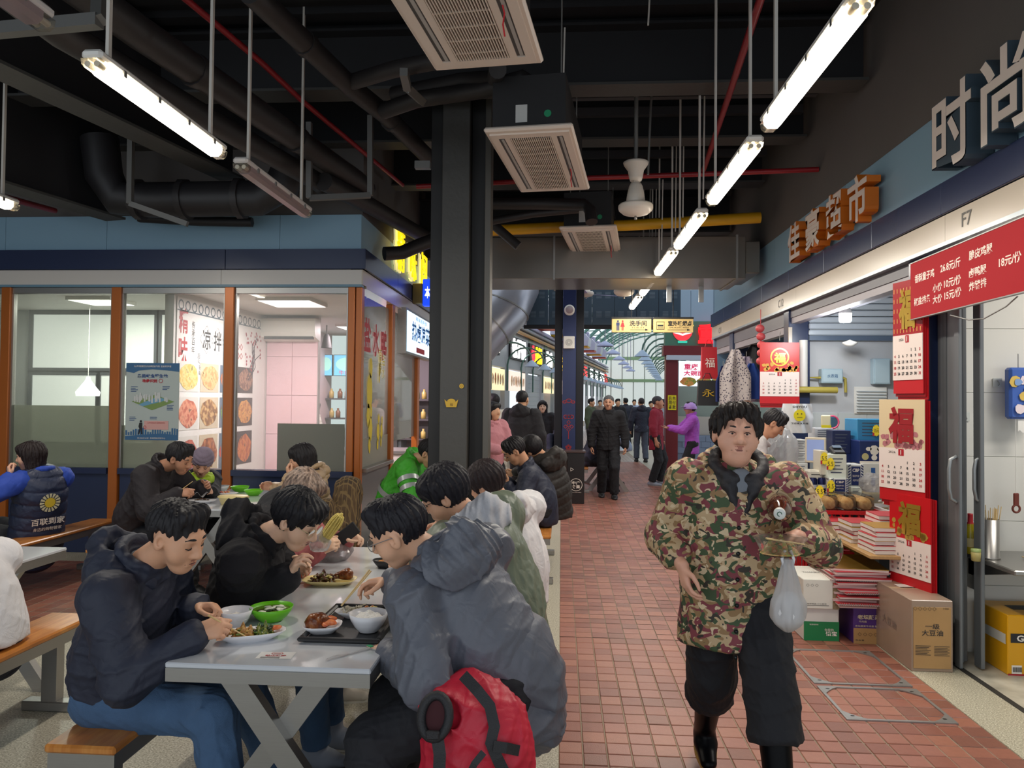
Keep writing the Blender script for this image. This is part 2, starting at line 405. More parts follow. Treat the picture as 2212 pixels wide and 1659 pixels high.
# partitions and backs of the shops
pw = MB().box(2.62,8,5.08,5.2,0,2.9).build('wall_shop_partition', mat('partition_core','#cfccc2',.6)); struct(pw)
pb = Matrix.Translation(-pw.location)
for i in range(9):
    for j in range(7):
        x0 = 2.64+.6*i; z0 = .0+.3*j*1.0
        t = MB().bbox(x0+.0015,x0+.5985,5.07,5.083,.02+.42*j+.0015,.02+.42*j+.4185,.0015).build('wall_tile', m_wtile, pw); t.matrix_parent_inverse = pb
pw2 = MB().box(2.62,8,8.12,8.24,0,2.9).build('wall_shop_partition.001', mat('grey_plaster','#c6c8cc',.6,var=.05)); struct(pw2)
pb2 = Matrix.Translation(-pw2.location)
for i in range(12):
    for j in range(5):
        t = MB().bbox(2.64+.3*i+.0015,2.64+.3*i+.2985,8.105,8.122,.02+.3*j+.0015,.02+.3*j+.2985,.0015).build('wall_tile', mat('pale_wall_tile','#cdd4d6',.2,var=.04,vscale=4), pw2); t.matrix_parent_inverse = pb2
b = struct(MB().box(6.5,6.6,-1.5,12,0,3.0).build('wall_shops_back', mat('shop_back','#c9c9c6',.6)))
b = struct(MB().box(2.6,6.6,-1.5,12,2.92,3.0).build('ceiling_shops', mat('shop_ceiling','#b9bec2',.6)))
# rolled shutter slats over the partition in the grocery
sh = thing('roller_shutter', 'pale slatted roller shutter above the grocery back partition behind the bulb', 'shutter', (3.6, 8.0, 2.28))
for k in range(9): MB().bbox(-1.0,1.6,-.012,.012,.055+.068*k,.055+.068*k+.06,.01).build('slat', mat('shutter_slat','#c4ccd6',.3,.2), sh)
MB().box(-1.0,1.6,-.03,.03,0,.05).build('bottom_rail', mat('rail_blue_grey','#56657a',.4), sh)
# sliding door stack of shop F7
sd = thing('door_1', None, None, (2.455, 4.92, 0)); struct(sd)
for k in range(3):
    b = MB(); b.bbox(.0+.035*k,.03+.035*k,-.12+.03*k,.1+.03*k,.01,2.55,.004)
    q = b.build('door_leaf', m_grey, sd)
    MB().box(-.004+.035*k,.0+.035*k,-.02+.03*k,.03+.03*k,.1,2.5).build('groove', mat('groove_dark','#4c5053',.5), q)
b = MB(); b.bbox(-.02,.0,-.2,-.14,0.01,2.55,.004); b.bbox(.105,.13,-.2,-.12,.01,2.55,.004); b.build('door_jamb', m_grey, sd)
for dx in (-.02, .13):
    b = MB(); b.tube([(dx,-.17,1.02),(dx-.035,-.17,1.04),(dx-.045,-.17,1.1),(dx-.045,-.17,1.22),(dx-.035,-.17,1.28),(dx,-.17,1.3)], .012, 8); b.build('door_handle', mat('handle_grey','#8c9092',.35,.5), sd)
# ---------------- ceiling ----------------
c = struct(MB().box(-9, 3.2, -1.5, 11.0, 4.75, 4.9).build('ceiling', m_black)); cb = Matrix.Translation(-c.location)
b = MB()
for k in range(40):
    y = -1.4+.31*k; b.box(-8.9,2.4,y,y+.13,4.69,4.76)
o = b.build('deck_rib', mat('deck_black','#232326',.55), c); stuff(o); o.matrix_parent_inverse = cb
def ibeam(name, a, d, hgt=.45, w=.22, m=None, lab=None):
    a, d = Vector(a), Vector(d); t = (d-a); L = t.length
    r = thing(name, lab, 'beam', a); 
    off = Vector((0,0,0)); b = MB()
    b.rbar(off+Vector((0,0,.01)), off+t+Vector((0,0,.01)), w, .022); b.build('bottom_flange', m or m_dkgrey, r)
    MB().rbar((0,0,hgt-.01), t+Vector((0,0,hgt-.01)), w, .022).build('top_flange', m_black, r)
    MB().rbar((0,0,hgt/2), t+Vector((0,0,hgt/2)), .02, hgt-.04).build('web', m_black, r)
    return r
ibeam('steel_beam', atz(-60,128,3.72), atz(500,388,3.72), .9, .26, lab='long dark steel I-beam above the left lamp row running to the blue band')
ibeam('steel_beam', atz(-60,383,3.36), atz(250,476,3.36), .9, .24, lab='dark steel I-beam at the far left ending on the blue fascia')
for yy, zz in ((5.95,4.12),(7.4,4.2),(8.9,4.2),(10.6,4.0)):
    ibeam('cross_beam', (-8.8,yy,zz), (XR-.05,yy,zz), .5, .24, lab={5.95:'dark cross beam nearest the camera meeting the charcoal wall',7.4:'second dark cross beam behind the long fan rod',8.9:'third dark cross beam above the yellow pipe',10.6:'dark cross beam above the steel duct end'}[yy])
ibeam('cross_beam', (-6.5,3.2,4.25),(2.3,3.2,4.25),.45,.2, lab='dark cross beam high over the nearest ceiling cassette')
# small purlins seen between beams
b = MB()
for k in range(9):
    y = 6.4+.42*k; b.box(-.4,2.3,y,y+.07,4.45,4.52)
t = thing('purlin_grid', 'thin dark purlins under the ceiling deck behind the fans', 'purlins', (0,0,0)); 
for k in range(9):
    MB().box(-.4,2.3,6.4+.42*k,6.47+.42*k,4.42,4.5).build('purlin', mat('purlin_grey','#3a3a3e',.5), t)
# walls that close the space
struct(MB().box(-9.1,-9,-1.5,12,0,4.9).build('wall_left', mat('far_left_wall','#8b8d8c',.8)))
# ---------------- left glazed shop ----------------
YF, XC = 7.4, -2.05
wl = thing('wall_shop_left', None, None, (-4, YF, 0)); struct(wl)
def seg(a, n, x0, x1):
    return [(x0+(x1-x0)*i/n, x0+(x1-x0)*(i+1)/n) for i in range(n)]
for a, c_ in ((-9,-5.86),(-5.86,-4.75),(-4.75,-2.9),(-2.9,-2.05)):
    wpart('blue_panel', m_blue, [(a+.002,c_-.002,YF,YF+.15,3.14,3.5)], wl)
for a, c_ in ((-9,-5.9),(-5.9,-3.45),(-3.45,-2.0)):
    wpart('navy_panel', m_navy, [(a+.002,c_-.002,YF-.05,YF+.15,2.935,3.14)], wl, .003)
for a, c_ in ((-9,-3.5),(-3.5,-2.03)):
    wpart('cream_panel', mat('grey_cream_paint','#d4cfc9',.3), [(a+.002,c_-.002,YF-.03,YF+.15,2.78,2.93)], wl)
wpart('trim', mat('blue_trim','#6f93a8',.35), [(-9,-2.03,YF-.035,YF+.05,2.755,2.78)], wl)
wpart('upper_wall', m_wallblk, [(-9,XC,YF+.05,YF+.3,3.5,4.75)], wl)
wpart('base_panel', m_navy, [(-9,-5.88,YF,YF+.12,0,.86),(-5.76,-4.68,YF,YF+.12,0,.86),(-4.56,-3.46,YF,YF+.12,0,.86),(-3.36,-2.1,YF,YF+.12,0,.86)], wl, .004)
wpart('base_rail', mat('navy_rail','#222d50',.3), [(-9,-5.88,YF-.04,YF+.12,.82,.88),(-5.76,-4.68,YF-.04,YF+.12,.82,.88),(-4.56,-3.46,YF-.04,YF+.12,.82,.88),(-3.36,-2.1,YF-.04,YF+.12,.82,.88)], wl)
for x in (-5.82,-4.62,-3.41):
    wpart('post', m_orange, [(x-.05,x+.05,YF-.03,YF+.08,0,2.755)], wl, .006)
wpart('corner_post', m_orange, [(-2.17,-2.10,YF-.03,YF+.06,0,2.755),(-2.095,-2.03,YF-.01,YF+.09,0,2.755)], wl, .006)
glz = glass_mat('shop_glass', '#e6ebe6', .7, .03, haze=.1, hazecol='#c9cdc6')
frost = glass_mat('frosted_film', '#c9cac0', .6, .2, haze=.62, hazecol='#c6c6bd')
for x0,x1 in ((-9,-5.87),(-5.77,-4.67),(-4.57,-3.46),(-3.36,-2.17)):
    w = wpart('window_pane', glz, [(x0,x1,YF+.03,YF+.038,.88,2.70)], wl)
    wpart('head_rail', m_steel, [(x0,x1,YF,YF+.06,2.69,2.755)], wl, .003)
    wpart('side_trim', m_steel, [(x0,x0+.02,YF,YF+.05,.88,2.69),(x1-.02,x1,YF,YF+.05,.88,2.69)], wl)
wpart('frosted_film', frost, [(-5.75,-4.69,YF+.039,YF+.041,.88,1.52),(-4.55,-3.98,YF+.039,YF+.041,.88,1.32)], wl)
wpart('grey_film', glass_mat('grey_film','#aab0a8',.5,.2,haze=.8,hazecol='#b5b7ae'), [(-2.9,-2.2,YF+.02,YF+.024,.88,1.36)], wl)
# side facade
ws = thing('wall_shop_side', None, None, (XC, 9, 0)); struct(ws)
for a, c_ in ((7.4,8.9),(8.9,10.4),(10.4,12.0)):
    wpart('blue_panel', m_blue, [(XC-.12,XC,a+.002,c_-.002,3.14,3.5)], ws)
    wpart('navy_panel', m_navy, [(XC-.1,XC+.06,a-.05+.002,c_-.052,2.935,3.14)], ws, .003)
    wpart('cream_panel', m_cream, [(XC-.1,XC+.03,a-.03+.002,c_-.032,2.78,2.93)], ws)
wpart('upper_wall', m_wallblk, [(XC-.25,XC-.02,YF+.3,12,3.5,4.75)], ws)
wpart('soffit', m_cream, [(XC-.3,XC+.03,YF+.12,12,2.755,2.78)], ws)
for a, c_ in ((8.75,8.9),(10.35,10.5)):
    wpart('post', m_orange, [(XC-.06,XC+.02,a,c_,0,2.755)], ws, .006)
wpart('base_panel', mat('grey_steel_base','#7b7c80',.3,.5), [(XC-.1,XC,7.5,8.75,0,.86),(XC-.1,XC,8.9,10.35,0,.7)], ws, .004)
wpart('sill', m_steel, [(XC-.16,XC+.06,7.5,8.75,.86,.9)], ws, .004)
wpart('window_pane', glz, [(XC-.03,XC-.022,7.5,8.75,.9,2.7)], ws)
wpart('window_pane', glz, [(XC-.03,XC-.022,8.9,10.35,1.1,2.7)], ws)
wpart('frosted_film', frost, [(XC-.021,XC-.018,7.52,8.74,.9,1.2)], ws)
# lit blue sign above the serving hatch
t = thing('lightbox_sign', 'lit pale blue lightbox sign with blue lettering under the side fascia of the glazed shop', 'sign', (XC, 10.1, 2.2))
MB().box(-.02,.09,-.9,1.1,0,.58).build('housing', m_steel, t)
Ms = frame((.092,-.85,.0),(0,1,0))
b = MB(); rect(b, Ms, 0,1.9,.03,.55); b.build('lit_face', emat('blue_white_glow','#cfe9fb',1.5), t)
b = MB(); text(b, '热卤凉菜', Ms, .95,.32,w=1.3,h=.26,bold=.03,z=.004); text(b,'精味阁熟食',Ms,.95,.5,w=.8,h=.06,z=.004); b.build('lettering', mat('blue_print','#1576c8',.5), t)
b = MB(); rect(b, Ms, .6,1.2,.05,.12,z=.004); b.build('red_strip', m_txt_red, t)
b = MB(); disc(b, Ms, 1.72,.2,.12,z=.004); disc(b, Ms, 1.72,.2,.09,z=.006); b.build('dish_picture', mat('dish_green','#9fae54',.5), t)
# yellow neon letters on the fascia
t = thing('neon_sign', 'yellow glowing raised characters on the dark side fascia above the glazed shop corner', 'sign', (XC+.02, 9, 3.0))
my = emat('neon_yellow', '#ffe21a', 1.0); mh = emat('neon_halo', '#f6ecb0', .5)
for ch, yc, h in (('精',-.06,.58),('味',.7,.56),('阁',1.46,.56)):
    Mk = frame((.0, yc, .45),(0,1,0))
    q = MB(); text(q, ch, Mk, 0,0,w=.4,h=h*.92,bold=.02,depth=.02,z=.0); hq = q.build('backlight', mh, t)
    q = MB(); text(q, ch, Mk, 0,0,w=.38,h=h*.9,bold=.0,depth=.02,z=.045); q.build('letter', my, t)
t = thing('blade_sign', 'small blue lit blade sign with white characters projecting from the side fascia', 'sign', (XC+.06, 9.75, 2.86))
MB().bbox(0,.14,-.05,.05,.03,.3,.01).build('bracket_box', mat('brass_box','#7a6a45',.35,.6), t)
MB().bbox(.14,.5,-.05,.05,0,.36,.01).build('blue_face', emat('sign_blue','#1540d8',1.3), t)
b = MB(); text(b, '本帮熟食', frame((.32,-.052,.18),(1,0,0)), 0,0,w=.3,h=.16,bold=.02); b.build('lettering', emat('sign_white','#eaf2ff',1.6), t)
# ---- interior of the glazed shop
struct(MB().box(-9,XC-.1,YF+.15,13.4,2.78,2.9).build('ceiling_shop_left', mat('shop_ceiling_white','#d9d6d0',.6)))
b = struct(MB().box(-9,-4.25,9.6,9.7,0,2.78).build('wall_kitchen_back', mat('kitchen_wall','#b9bbb8',.5)))
t = thing('window_1', None, None, (-5.9,9.58,0)); struct(t)
fm = mat('dark_window_frame','#5c6064',.4,.3)
for x0,x1,z0,z1 in ((-1.25,.45,2.0,2.72),(.55,1.62,2.0,2.72),(-1.25,-.35,1.0,1.9),(-.28,.45,1.0,1.9),(.55,1.62,1.0,1.9)):
    b = MB(); b.box(x0-.06,x1+.06,-.02,.03,z0-.06,z0); b.box(x0-.06,x1+.06,-.02,.03,z1,z1+.06); b.box(x0-.06,x0,-.02,.03,z0,z1); b.box(x1,x1+.06,-.02,.03,z0,z1)
    p = b.build('window_frame', fm, t)
    MB().box(x0,x1,-.005,.0,z0,z1).build('pane', emat('glowing_frosted_pane','#dfe0dc',.85), p)  # daylight behind the pane put into its own glow
# menu wall, tiled wall, AC
mw = struct(MB().box(-4.3,-4.2,YF+.35,10.3,0,2.78).build('wall_menu', mat('menu_wall_core','#dcd8d6',.5)))
tp = thing('menu_poster', 'tall white wall poster of cold dishes with food photographs inside the glazed shop', 'poster', (-4.195, 7.8, 0))
Mw = frame((.004,0,0),(0,1,0))     # x along +Y, facing +X
b = MB(); b.box(0,.006,0,2.4,.4,2.72); b.build('sheet', mat('poster_white','#e9e5e4',.35), tp)
b = MB()
for k in range(16): ring(b, Mw, .08+.15*k, 2.64, .06, .018, z=.004, n=10)
rect(b, Mw, 0,2.4,2.57,2.585,z=.004); b.build('border_pattern', mat('print_slate','#60707c',.5), tp)
b = MB(); text(b,'精味阁',Mw,.14,2.15,w=.2,h=.95,vertical=True,bold=.02,z=.004)
for i in range(4):
    for j in range(2): 
        ring(b, Mw, 1.36+.09*i, 2.28-.12*j, .045,.015,z=.004,n=4)
b.build('red_lettering', m_txt_red, tp)
b = MB()
for i,ch in enumerate('凉拌菜'): 
    text(b,ch,Mw,.68+.28*i,2.3,w=.2,h=.24,bold=.015,z=.004); ring(b,Mw,.68+.28*i,2.3,.17,.006,z=.004,n=4)
text(b,'传承百年',Mw,.36,2.3,w=.07,h=.38,vertical=True,z=.004); text(b,'舌尖美味',Mw,.5,2.0,w=.07,h=.26,vertical=True,z=.004); text(b,'味道鲜',Mw,1.35,2.02,w=.26,h=.09,z=.004)
b.build('black_lettering', m_txt_dark, tp)
b = MB(); q = random.Random(5)
for i in range(7):
    x, y = 1.8+.02*i, 1.95
    pts = [(x+.0,1.85)]
    for k in range(5): pts.append((pts[-1][0]+q.uniform(-.03,.12), pts[-1][1]+q.uniform(.05,.13)))
    b.tube([Mw@Vector((u,v,.004)) for u,v in pts], .006, 4)
b.build('branch_drawing', mat('branch_ink','#4a3440',.6), tp)
b = MB()
for i in range(40): disc(b, Mw, 1.75+q.uniform(0,.5), 1.9+q.uniform(0,.6), .02, z=.006, n=6)
b.build('blossom_drawing', mat('blossom_ink','#b04a5c',.6), tp)
foods = [('#d9b45a','#e7cf86'),('#c98f5c','#e2b078'),('#8d4a30','#b0663f'),('#6b4030','#a07058'),('#b8553c','#e09070'),('#c9a06a','#8a5a30'),('#7a2c22','#6f9a3a'),('#b06a2a','#d89440'),('#a33527','#c8563c'),('#b9744a','#8f4a2a'),('#b02a22','#d04a30'),('#b0521f','#d4762e')]
def food_tile(root, Mx, x0, x1, y0, y1, c1, c2, nm, bgc='#e8e2da'):
    p = MB(); rect(p, Mx, x0,x1,y0,y1,z=.005); p = p.build('dish_picture', mat('pic_bg_'+bgc[1:], bgc, .4), root)
    mm = ramp_mat('food_'+c1[1:]+c2[1:], [(.0,c1),(.42,c1),(.5,c2),(.6,c2),(.68,'#3f2416'),(.74,c1)], scale=16, rough=.35, detail=4, bump=.2)
    q2 = MB(); disc(q2, Mx, (x0+x1)/2, (y0+y1)/2, (x1-x0)*.46, (y1-y0)*.42, z=.007, n=18, jitter=.1, rs=q); q2.build('dish_food', mm, p)
    return p
k = 0
for (y0,y1) in ((1.68,2.02),(1.25,1.62),(.75,1.18)):
    for j in range(4):
        food_tile(tp, Mw, .04+.5*j+(.1*j if False else 0), .5+.5*j, y0, y1, *foods[k%12], 'x', bgc=('#d8d4d0','#c9b8a0','#5a6a80','#3a3030')[j]); k += 1
bt = struct(MB().box(-4.2,-3.45,10.3,10.4,0,2.78).build('wall_pinklit_tiles', mat('tile_backing','#cfc6c6',.5))); bo = Matrix.Translation(-bt.location)
mp = mat('glossy_pinklit_tile','#f0c9d2',.12)  # pink light inside the shop put into the tile colour
for i in range(2):
    for j in range(5):
        t = MB().bbox(-4.19+.37*i,-3.825+.37*i,10.285,10.302,.01+.55*j,.555+.55*j,.002).build('wall_tile', mp, bt); t.matrix_parent_inverse = bo
t = thing('air_conditioner', 'white wall mounted split air conditioner inside the glazed shop above the pink lit tiles', 'air conditioner', (-3.75,10.0,2.42))
b = MB(); b.prism([(-.0,0),(-.2,.05),(-.23,.12),(-.23,.27),(-.2,.31),(0,.31)], .78, Matrix(((0,0,1,-.45),(1,0,0,.28),(0,1,0,0),(0,0,0,1)))); b.build('case', m_white, t)
MB().box(-.4,.3,.07,.1,.02,.06).build('outlet', mat('vent_dark','#3a3c40',.5), t)
MB().tube([(-.45,.2,.1),(-.52,.25,.05),(-.52,.25,-.4),(-.5,.27,-.6)], .025, 8).build('pipe', m_white, t)
t = thing('pendant_lamp', 'white pendant lamp hanging behind the first window of the glazed shop', 'lamp', (-5.85,8.8,1.62))
MB().lathe([(0,.0),(.13,.0),(.14,.05),(.1,.1),(.03,.2),(.02,.24)],16).build('shade', emat('pendant_glow','#ffffff',2.0), t)
MB().tube([(0,0,.24),(0,0,1.15)], .004, 6).build('cord', m_white, t)
# further shop room beyond: dark shelves, screens
struct(MB().box(-3.45,XC-.1,13.3,13.4,0,2.78).build('wall_shop_rear', mat('rear_wall_dark','#6d6a6c',.5)))
struct(MB().box(-4.3,-4.2,10.4,13.3,0,2.78).build('wall_shop_rear_side', mat('rear_wall_pink','#d9c4c8',.5)))
for i,(xa,xb) in enumerate(((-4.28,-4.06),(-4.04,-3.54),(-3.52,-3.1))):
    t = thing('menu_screen', ['narrow lit menu screen at the window end over the rear shop counter','lit blue menu screen showing a soup bowl over the rear shop counter','lit menu screen beside the soup bowl screen, cut by the orange frame'][i], 'screen', (0,12.9,2.02))
    MB().box(xa,xb,0,.05,0,.38).build('case', m_black, t); 
    MB().box(xa+.01,xb-.01,-.004,0,.01,.37).build('lit_face', emat('screen_blue','#6fc0ea',1.0), t)
    Mx = frame(((xa+xb)/2,-.006,.19),(1,0,0)); b = MB(); disc(b, Mx, 0,.02,(xb-xa)*.42,.12,z=.001); b.build('bowl_picture', emat('screen_soup','#9fdad0',1.0), t)
    if i==1: b = MB(); text(b,'牛肉汤',Mx,0,-.13,w=.3,h=.08,z=.004); b.build('lettering', emat('screen_red','#d23a5a',1.0), t)
t = thing('rear_counter', 'pale serving counter at the back of the glazed shop', 'counter', (-3.2,10.6,0))
MB().bbox(-.2,1.0,-.3,.3,0,.85,.01).build('body', mat('counter_pale','#c4bdb8',.4), t); MB().bbox(-.24,1.04,-.34,.34,.85,.9,.01).build('worktop', m_steel, t)
t = thing('rear_shelf', 'dark shelving with small jars at the back of the glazed shop', 'shelf', (-3.0,13.1,.9))
for j in range(3): MB().box(-1.2,.8,-.15,.15,.35*j,.35*j+.025).build('board', mat('shelf_dark','#4b4a4c',.5), t)
q = random.Random(11)
for j in range(3):
    for i in range(14):
        o = MB().lathe([(0,0),(.045,0),(.045,.11),(.02,.14),(.02,.17),(0,.17)],8).build('jar', mat('jar_%d'%(i%4), ('#c9b36a','#8a5a3a','#d8d4cc','#6f8a5a')[i%4], .3))
        o.location = (-4.1+.14*i+q.uniform(-.02,.02),13.0,.926+.35*j); tag(o, 'small jar, %s from the window end on the %s rear board of the glazed shop'%(ORD[i],('lowest','middle','top')[j]),'jar','jars on the rear shelf')
for i in range(2):
    t = thing('track_lamp', ['black spot lamp hung over the rear counter, nearer the air conditioner','black spot lamp hung over the rear counter, further from the air conditioner'][i], 'lamp', (-3.72+.42*i,11.5,2.42))
    MB().lathe([(.03,.22),(.05,.18),(.07,.08),(.085,0)],14).build('shade', m_black, t); MB().tube([(0,0,.2),(0,0,.38)],.008,6).build('rod', m_black, t)
# hanging strip clutter seen through the first pane
t = thing('kitchen_bench', 'steel preparation bench behind the frosted film of the first pane', 'bench', (-5.6,8.6,0))
MB().bbox(-.9,.9,-.3,.3,.78,.84,.01).build('worktop', m_steel, t)
for sx in (-.8,.8): MB().box(sx-.03,sx+.03,-.03,.03,0,.78).build('leg', m_steel, t)
# interior lights (the shop's own lamps)
def arealight(name, loc, sx, sy, w, col, rot=(0,0,0), parent=None):
    l = bpy.data.lights.new(name, 'AREA'); l.shape = 'RECTANGLE'; l.size = sx; l.size_y = sy; l.energy = w; l.color = col
    o = bpy.data.objects.new(name, l); COL.objects.link(o); o.location = loc; o.rotation_euler = rot
    if parent is not None: o.parent = parent
    return o
for i,(x,y,s,w,cc) in enumerate(((-5.5,8.5,.5,60,(1,.97,.93)),(-3.2,8.6,.6,120,(1,.86,.9)),(-3.2,11.6,.6,110,(1,.76,.86)))):
    t = thing('ceiling_panel_light', ['square ceiling panel light over the kitchen bench','square ceiling panel light in front of the food poster','square ceiling panel light over the rear counter'][i], 'lamp', (x,y,2.74))
    MB().box(-s/2-.02,s/2+.02,-s/2-.02,s/2+.02,.0,.04).build('frame', m_white, t); MB().box(-s/2,s/2,-s/2,s/2,-.004,.002).build('diffuser', emat('panel_glow_%d'%i,('#fffaf2','#ffeef2','#ffeef2')[i],4.0), t)
    arealight('panel_lamp', (0,0,-.02), s, s, w, cc, parent=t)
# window lettering and poster
b = MB(); Mg = frame((XC-.015, 8.12, 2.25),(0,1,0))
for i,ch in enumerate('盐水鸭'): text(b, ch, Mg, -.36+.36*i, .05-.03*i, w=.27,h=.36,bold=.03)
o = b.build('window_lettering', m_txt_red); tag(o,'red characters stuck on the side window of the glazed shop','lettering')
b = MB(); q = random.Random(4)
def duck(x, y, s):
    disc(b, Mg, x, y, .09*s, .15*s, n=12, jitter=.12, rs=q); disc(b, Mg, x+.03*s, y+.2*s, .05*s, .09*s, n=10, jitter=.1, rs=q); disc(b, Mg, x-.03*s, y-.2*s, .05*s, .1*s, n=10, jitter=.15, rs=q)
for x,y,s in ((-.25,-.55,1.3),(-.2,-.95,.9),(.15,-1.0,.7),(.3,-1.0,.6),(.18,-.3,.5)): duck(x,y,s)
text(b,'南京',Mg,.2,-.2,w=.14,h=.3,vertical=True); text(b,'盐水',Mg,.36,-.25,w=.12,h=.3,vertical=True)
o = b.build('window_stickers', mat('sticker_yellow','#d8c02c',.5)); tag(o,'yellow roast duck stickers on the side window of the glazed shop','sticker')
tp = thing('poster', 'blue and grey printed public health poster taped inside the second window pane', 'poster', (-4.12, YF+.02, 1.17))
MB().box(-.4,.17,0,.006,.0,.8).build('sheet', mat('poster_grey','#b9c4c0',.45), tp)
Mp = frame((-.115,-.002,.4),(1,0,0))
b = MB(); b.add([Mp@Vector(p) for p in ((-.285,.4,.001),(-.285,.31,.001),(-.2,.295,.001),(-.15,.32,.001),(0,.335,.001),(.2,.32,.001),(.285,.31,.001),(.285,.4,.001))],[tuple(range(8))])
b.build('blue_header', mat('poster_blue','#3c6b96',.5), tp); b = MB(); b.add([Mp@Vector(p) for p in ((-.285,-.4,.001),(.285,-.4,.001),(.285,-.345,.001),(.1,-.33,.001),(-.1,-.345,.001),(-.285,-.36,.001))],[tuple(range(6))])
b.build('blue_footer', mat('poster_blue','#3c6b96',.5), tp); b = MB()
for k in range(22):
    x=-.28+.026*k; h=q.uniform(.02,.07); rect(b,Mp,x,x+.018,-.35,-.34+h,z=.0008)
b.build('skyline_print', mat('poster_blue','#3c6b96',.5), tp)
b = MB(); text(b,'《上海市爱国卫生与健康促进条例》普法系列海报',Mp,.0,.366,w=.4,h=.02,z=.003,bold=.01); text(b,'爱卫会办公室  疾病预防控制中心',Mp,0,-.378,w=.3,h=.016,z=.003); b.build('white_lettering', m_txt_white, tp)
b = MB(); text(b,'各类蚊虫孳生地',Mp,0,.265,w=.33,h=.042,bold=.035,z=.002)
q = random.Random(8)
for x,y,n in ((-.19,.15,4),(.15,.155,3),(.2,-.04,4),(-.2,-.165,3),(.02,-.165,2)):
    for k in range(n): rect(b,Mp,x-.04,x+.04-q.uniform(0,.03),y-.016*k,y-.016*k+.006,z=.002)
b.build('blue_lettering', mat('poster_navy_ink','#2f4f86',.5), tp)
b = MB(); text(b,'场景识别',Mp,-.03,.215,w=.16,h=.036,bold=.035,z=.002); ring(b,Mp,.09,.215,.022,.005,z=.002,n=16); ring(b,Mp,-.07,-.265,.016,.005,z=.004); text(b,'《上海市爱国卫生与健康促进条例》',Mp,.05,-.22,w=.19,h=.014,z=.004); b.build('red_lettering', m_txt_red, tp)
b = MB(); b.add([Mp@Vector(p) for p in ((-.22,.0,.001),(.03,.07,.001),(.24,.0,.001),(0,-.09,.001))],[(3,2,1,0)][:1]); b.build('map_ground', mat('map_green','#7f9a58',.5), tp)
b = MB(); b.add([Mp@Vector(p) for p in ((-.14,-.03,.0015),(.06,.05,.0015),(.16,.02,.0015),(.1,.0,.0015),(-.1,-.05,.0015))],[(4,3,2,1,0)]); b.build('map_river', mat('map_blue','#6fa4c4',.5), tp)
b = MB()
for k in range(26):
    x=q.uniform(-.19,.2); y=.0+q.uniform(-.03,.05)*(1-abs(x)/.25); rect(b,Mp,x-.009,x+.009,y,y+q.uniform(.03,.08),z=.002+.0001*k)
b.build('map_buildings', mat('map_white','#cfd2d0',.5), tp)
b = MB(); rect(b,Mp,-.08,.18,-.29,-.2,z=.002); b.build('pink_note', mat('note_pink','#dca9a2',.5), tp)
b = MB(); disc(b,Mp,-.115,-.205,.012,z=.003); b.add([Mp@Vector(p) for p in ((-.13,-.22,.003),(-.1,-.22,.003),(-.1,-.28,.003),(-.095,-.34,.003),(-.11,-.34,.003),(-.115,-.29,.003),(-.13,-.34,.003),(-.145,-.34,.003),(-.13,-.28,.003),(-.14,-.26,.003))],[tuple(range(9,-1,-1))]); b.build('figure_drawing', m_txt_dark, tp)
# added unseen lamp, brightens the tiles of the nearest shop on the right
t = thing('ceiling_panel_light','added unseen ceiling panel light brightening the white tiles of the nearest shop','lamp',(3.6,3.9,2.88)); MB().box(-.6,.6,-.15,.15,0,.04).build('frame',m_white,t); MB().box(-.58,.58,-.13,.13,-.004,.002).build('diffuser',emat('panel_glow_3','#fff8ec',4.0),t); arealight('panel_lamp',(0,0,-.02),1.1,.25,34,(1,.95,.88),parent=t)
# ---------------- lamps ----------------
lamp_clear = glass_mat('lamp_clear_end', '#f5f2ea', .8, .05, haze=.12)
LK = 1.0
def make_lamp(label, lit=True):
    t = thing('tube_lamp', label, 'lamp', (0,0,0), group=None)
    L = 1.26; 
    b = MB(); b.bbox(-.05,.05,-L/2,L/2,.0,.045,.015); b.build('housing', m_white if lit else mat('lamp_white','#d9d5d2',.35), t)
    prof = [(-.048,0),(-.044,-.03),(-.025,-.05),(.025,-.05),(.044,-.03),(.048,0)]
    mm = m_lamp if lit else glass_mat('unlit_diffuser','#ead9da',.8,.1,haze=.45,hazecol='#e4d6d8')
    Mx = Matrix(((1,0,0,0),(0,0,1,-L/2+.07),(0,1,0,0),(0,0,0,1)))
    MB().prism(prof[::-1], L-.14, Mx).build('diffuser', mm, t)
    for s in (-1,1):
        Mx = Matrix(((1,0,0,0),(0,0,1,-L/2 if s<0 else L/2-.07),(0,1,0,0),(0,0,0,1)))
        e = MB().prism([(x*.96,y*.9) for x,y in prof][::-1], .07, Mx).build('end_cap', lamp_clear, t)
        q = MB()
        for dx in (-.022,.022): q.tube([(dx,s*(L/2-.012),-.02),(dx,s*(L/2-.06),-.02)],.014,10)
        q.build('lamp_holder', m_white, e)
    for k in range(4):
        for sx in (-1,1): MB().box(sx*.05-.004,sx*.05+.004,-.45+.3*k-.012,-.45+.3*k+.012,-.012,.02).build('clip', m_galv, t)
    for y in (-.5,.5): MB().box(-.008,.008,y-.012,y+.012,.045,1.65).build('hanger', mat('pvc_conduit','#cfcac2',.5), t)
    if lit: arealight('tube_light', (0,0,-.056), .09, 1.1, 26*LK, (1,.93,.82), parent=t)
    return t
def duplamp(src, label, loc):
    r = dup(src, label=label, loc=loc)
    for ch in r.children:
        pass
    return r
lamp0 = make_lamp('lit tube lamp of the right row, nearest the camera and cut by the frame top')
lamp0.location = (1.11, 3.44, 3.13)
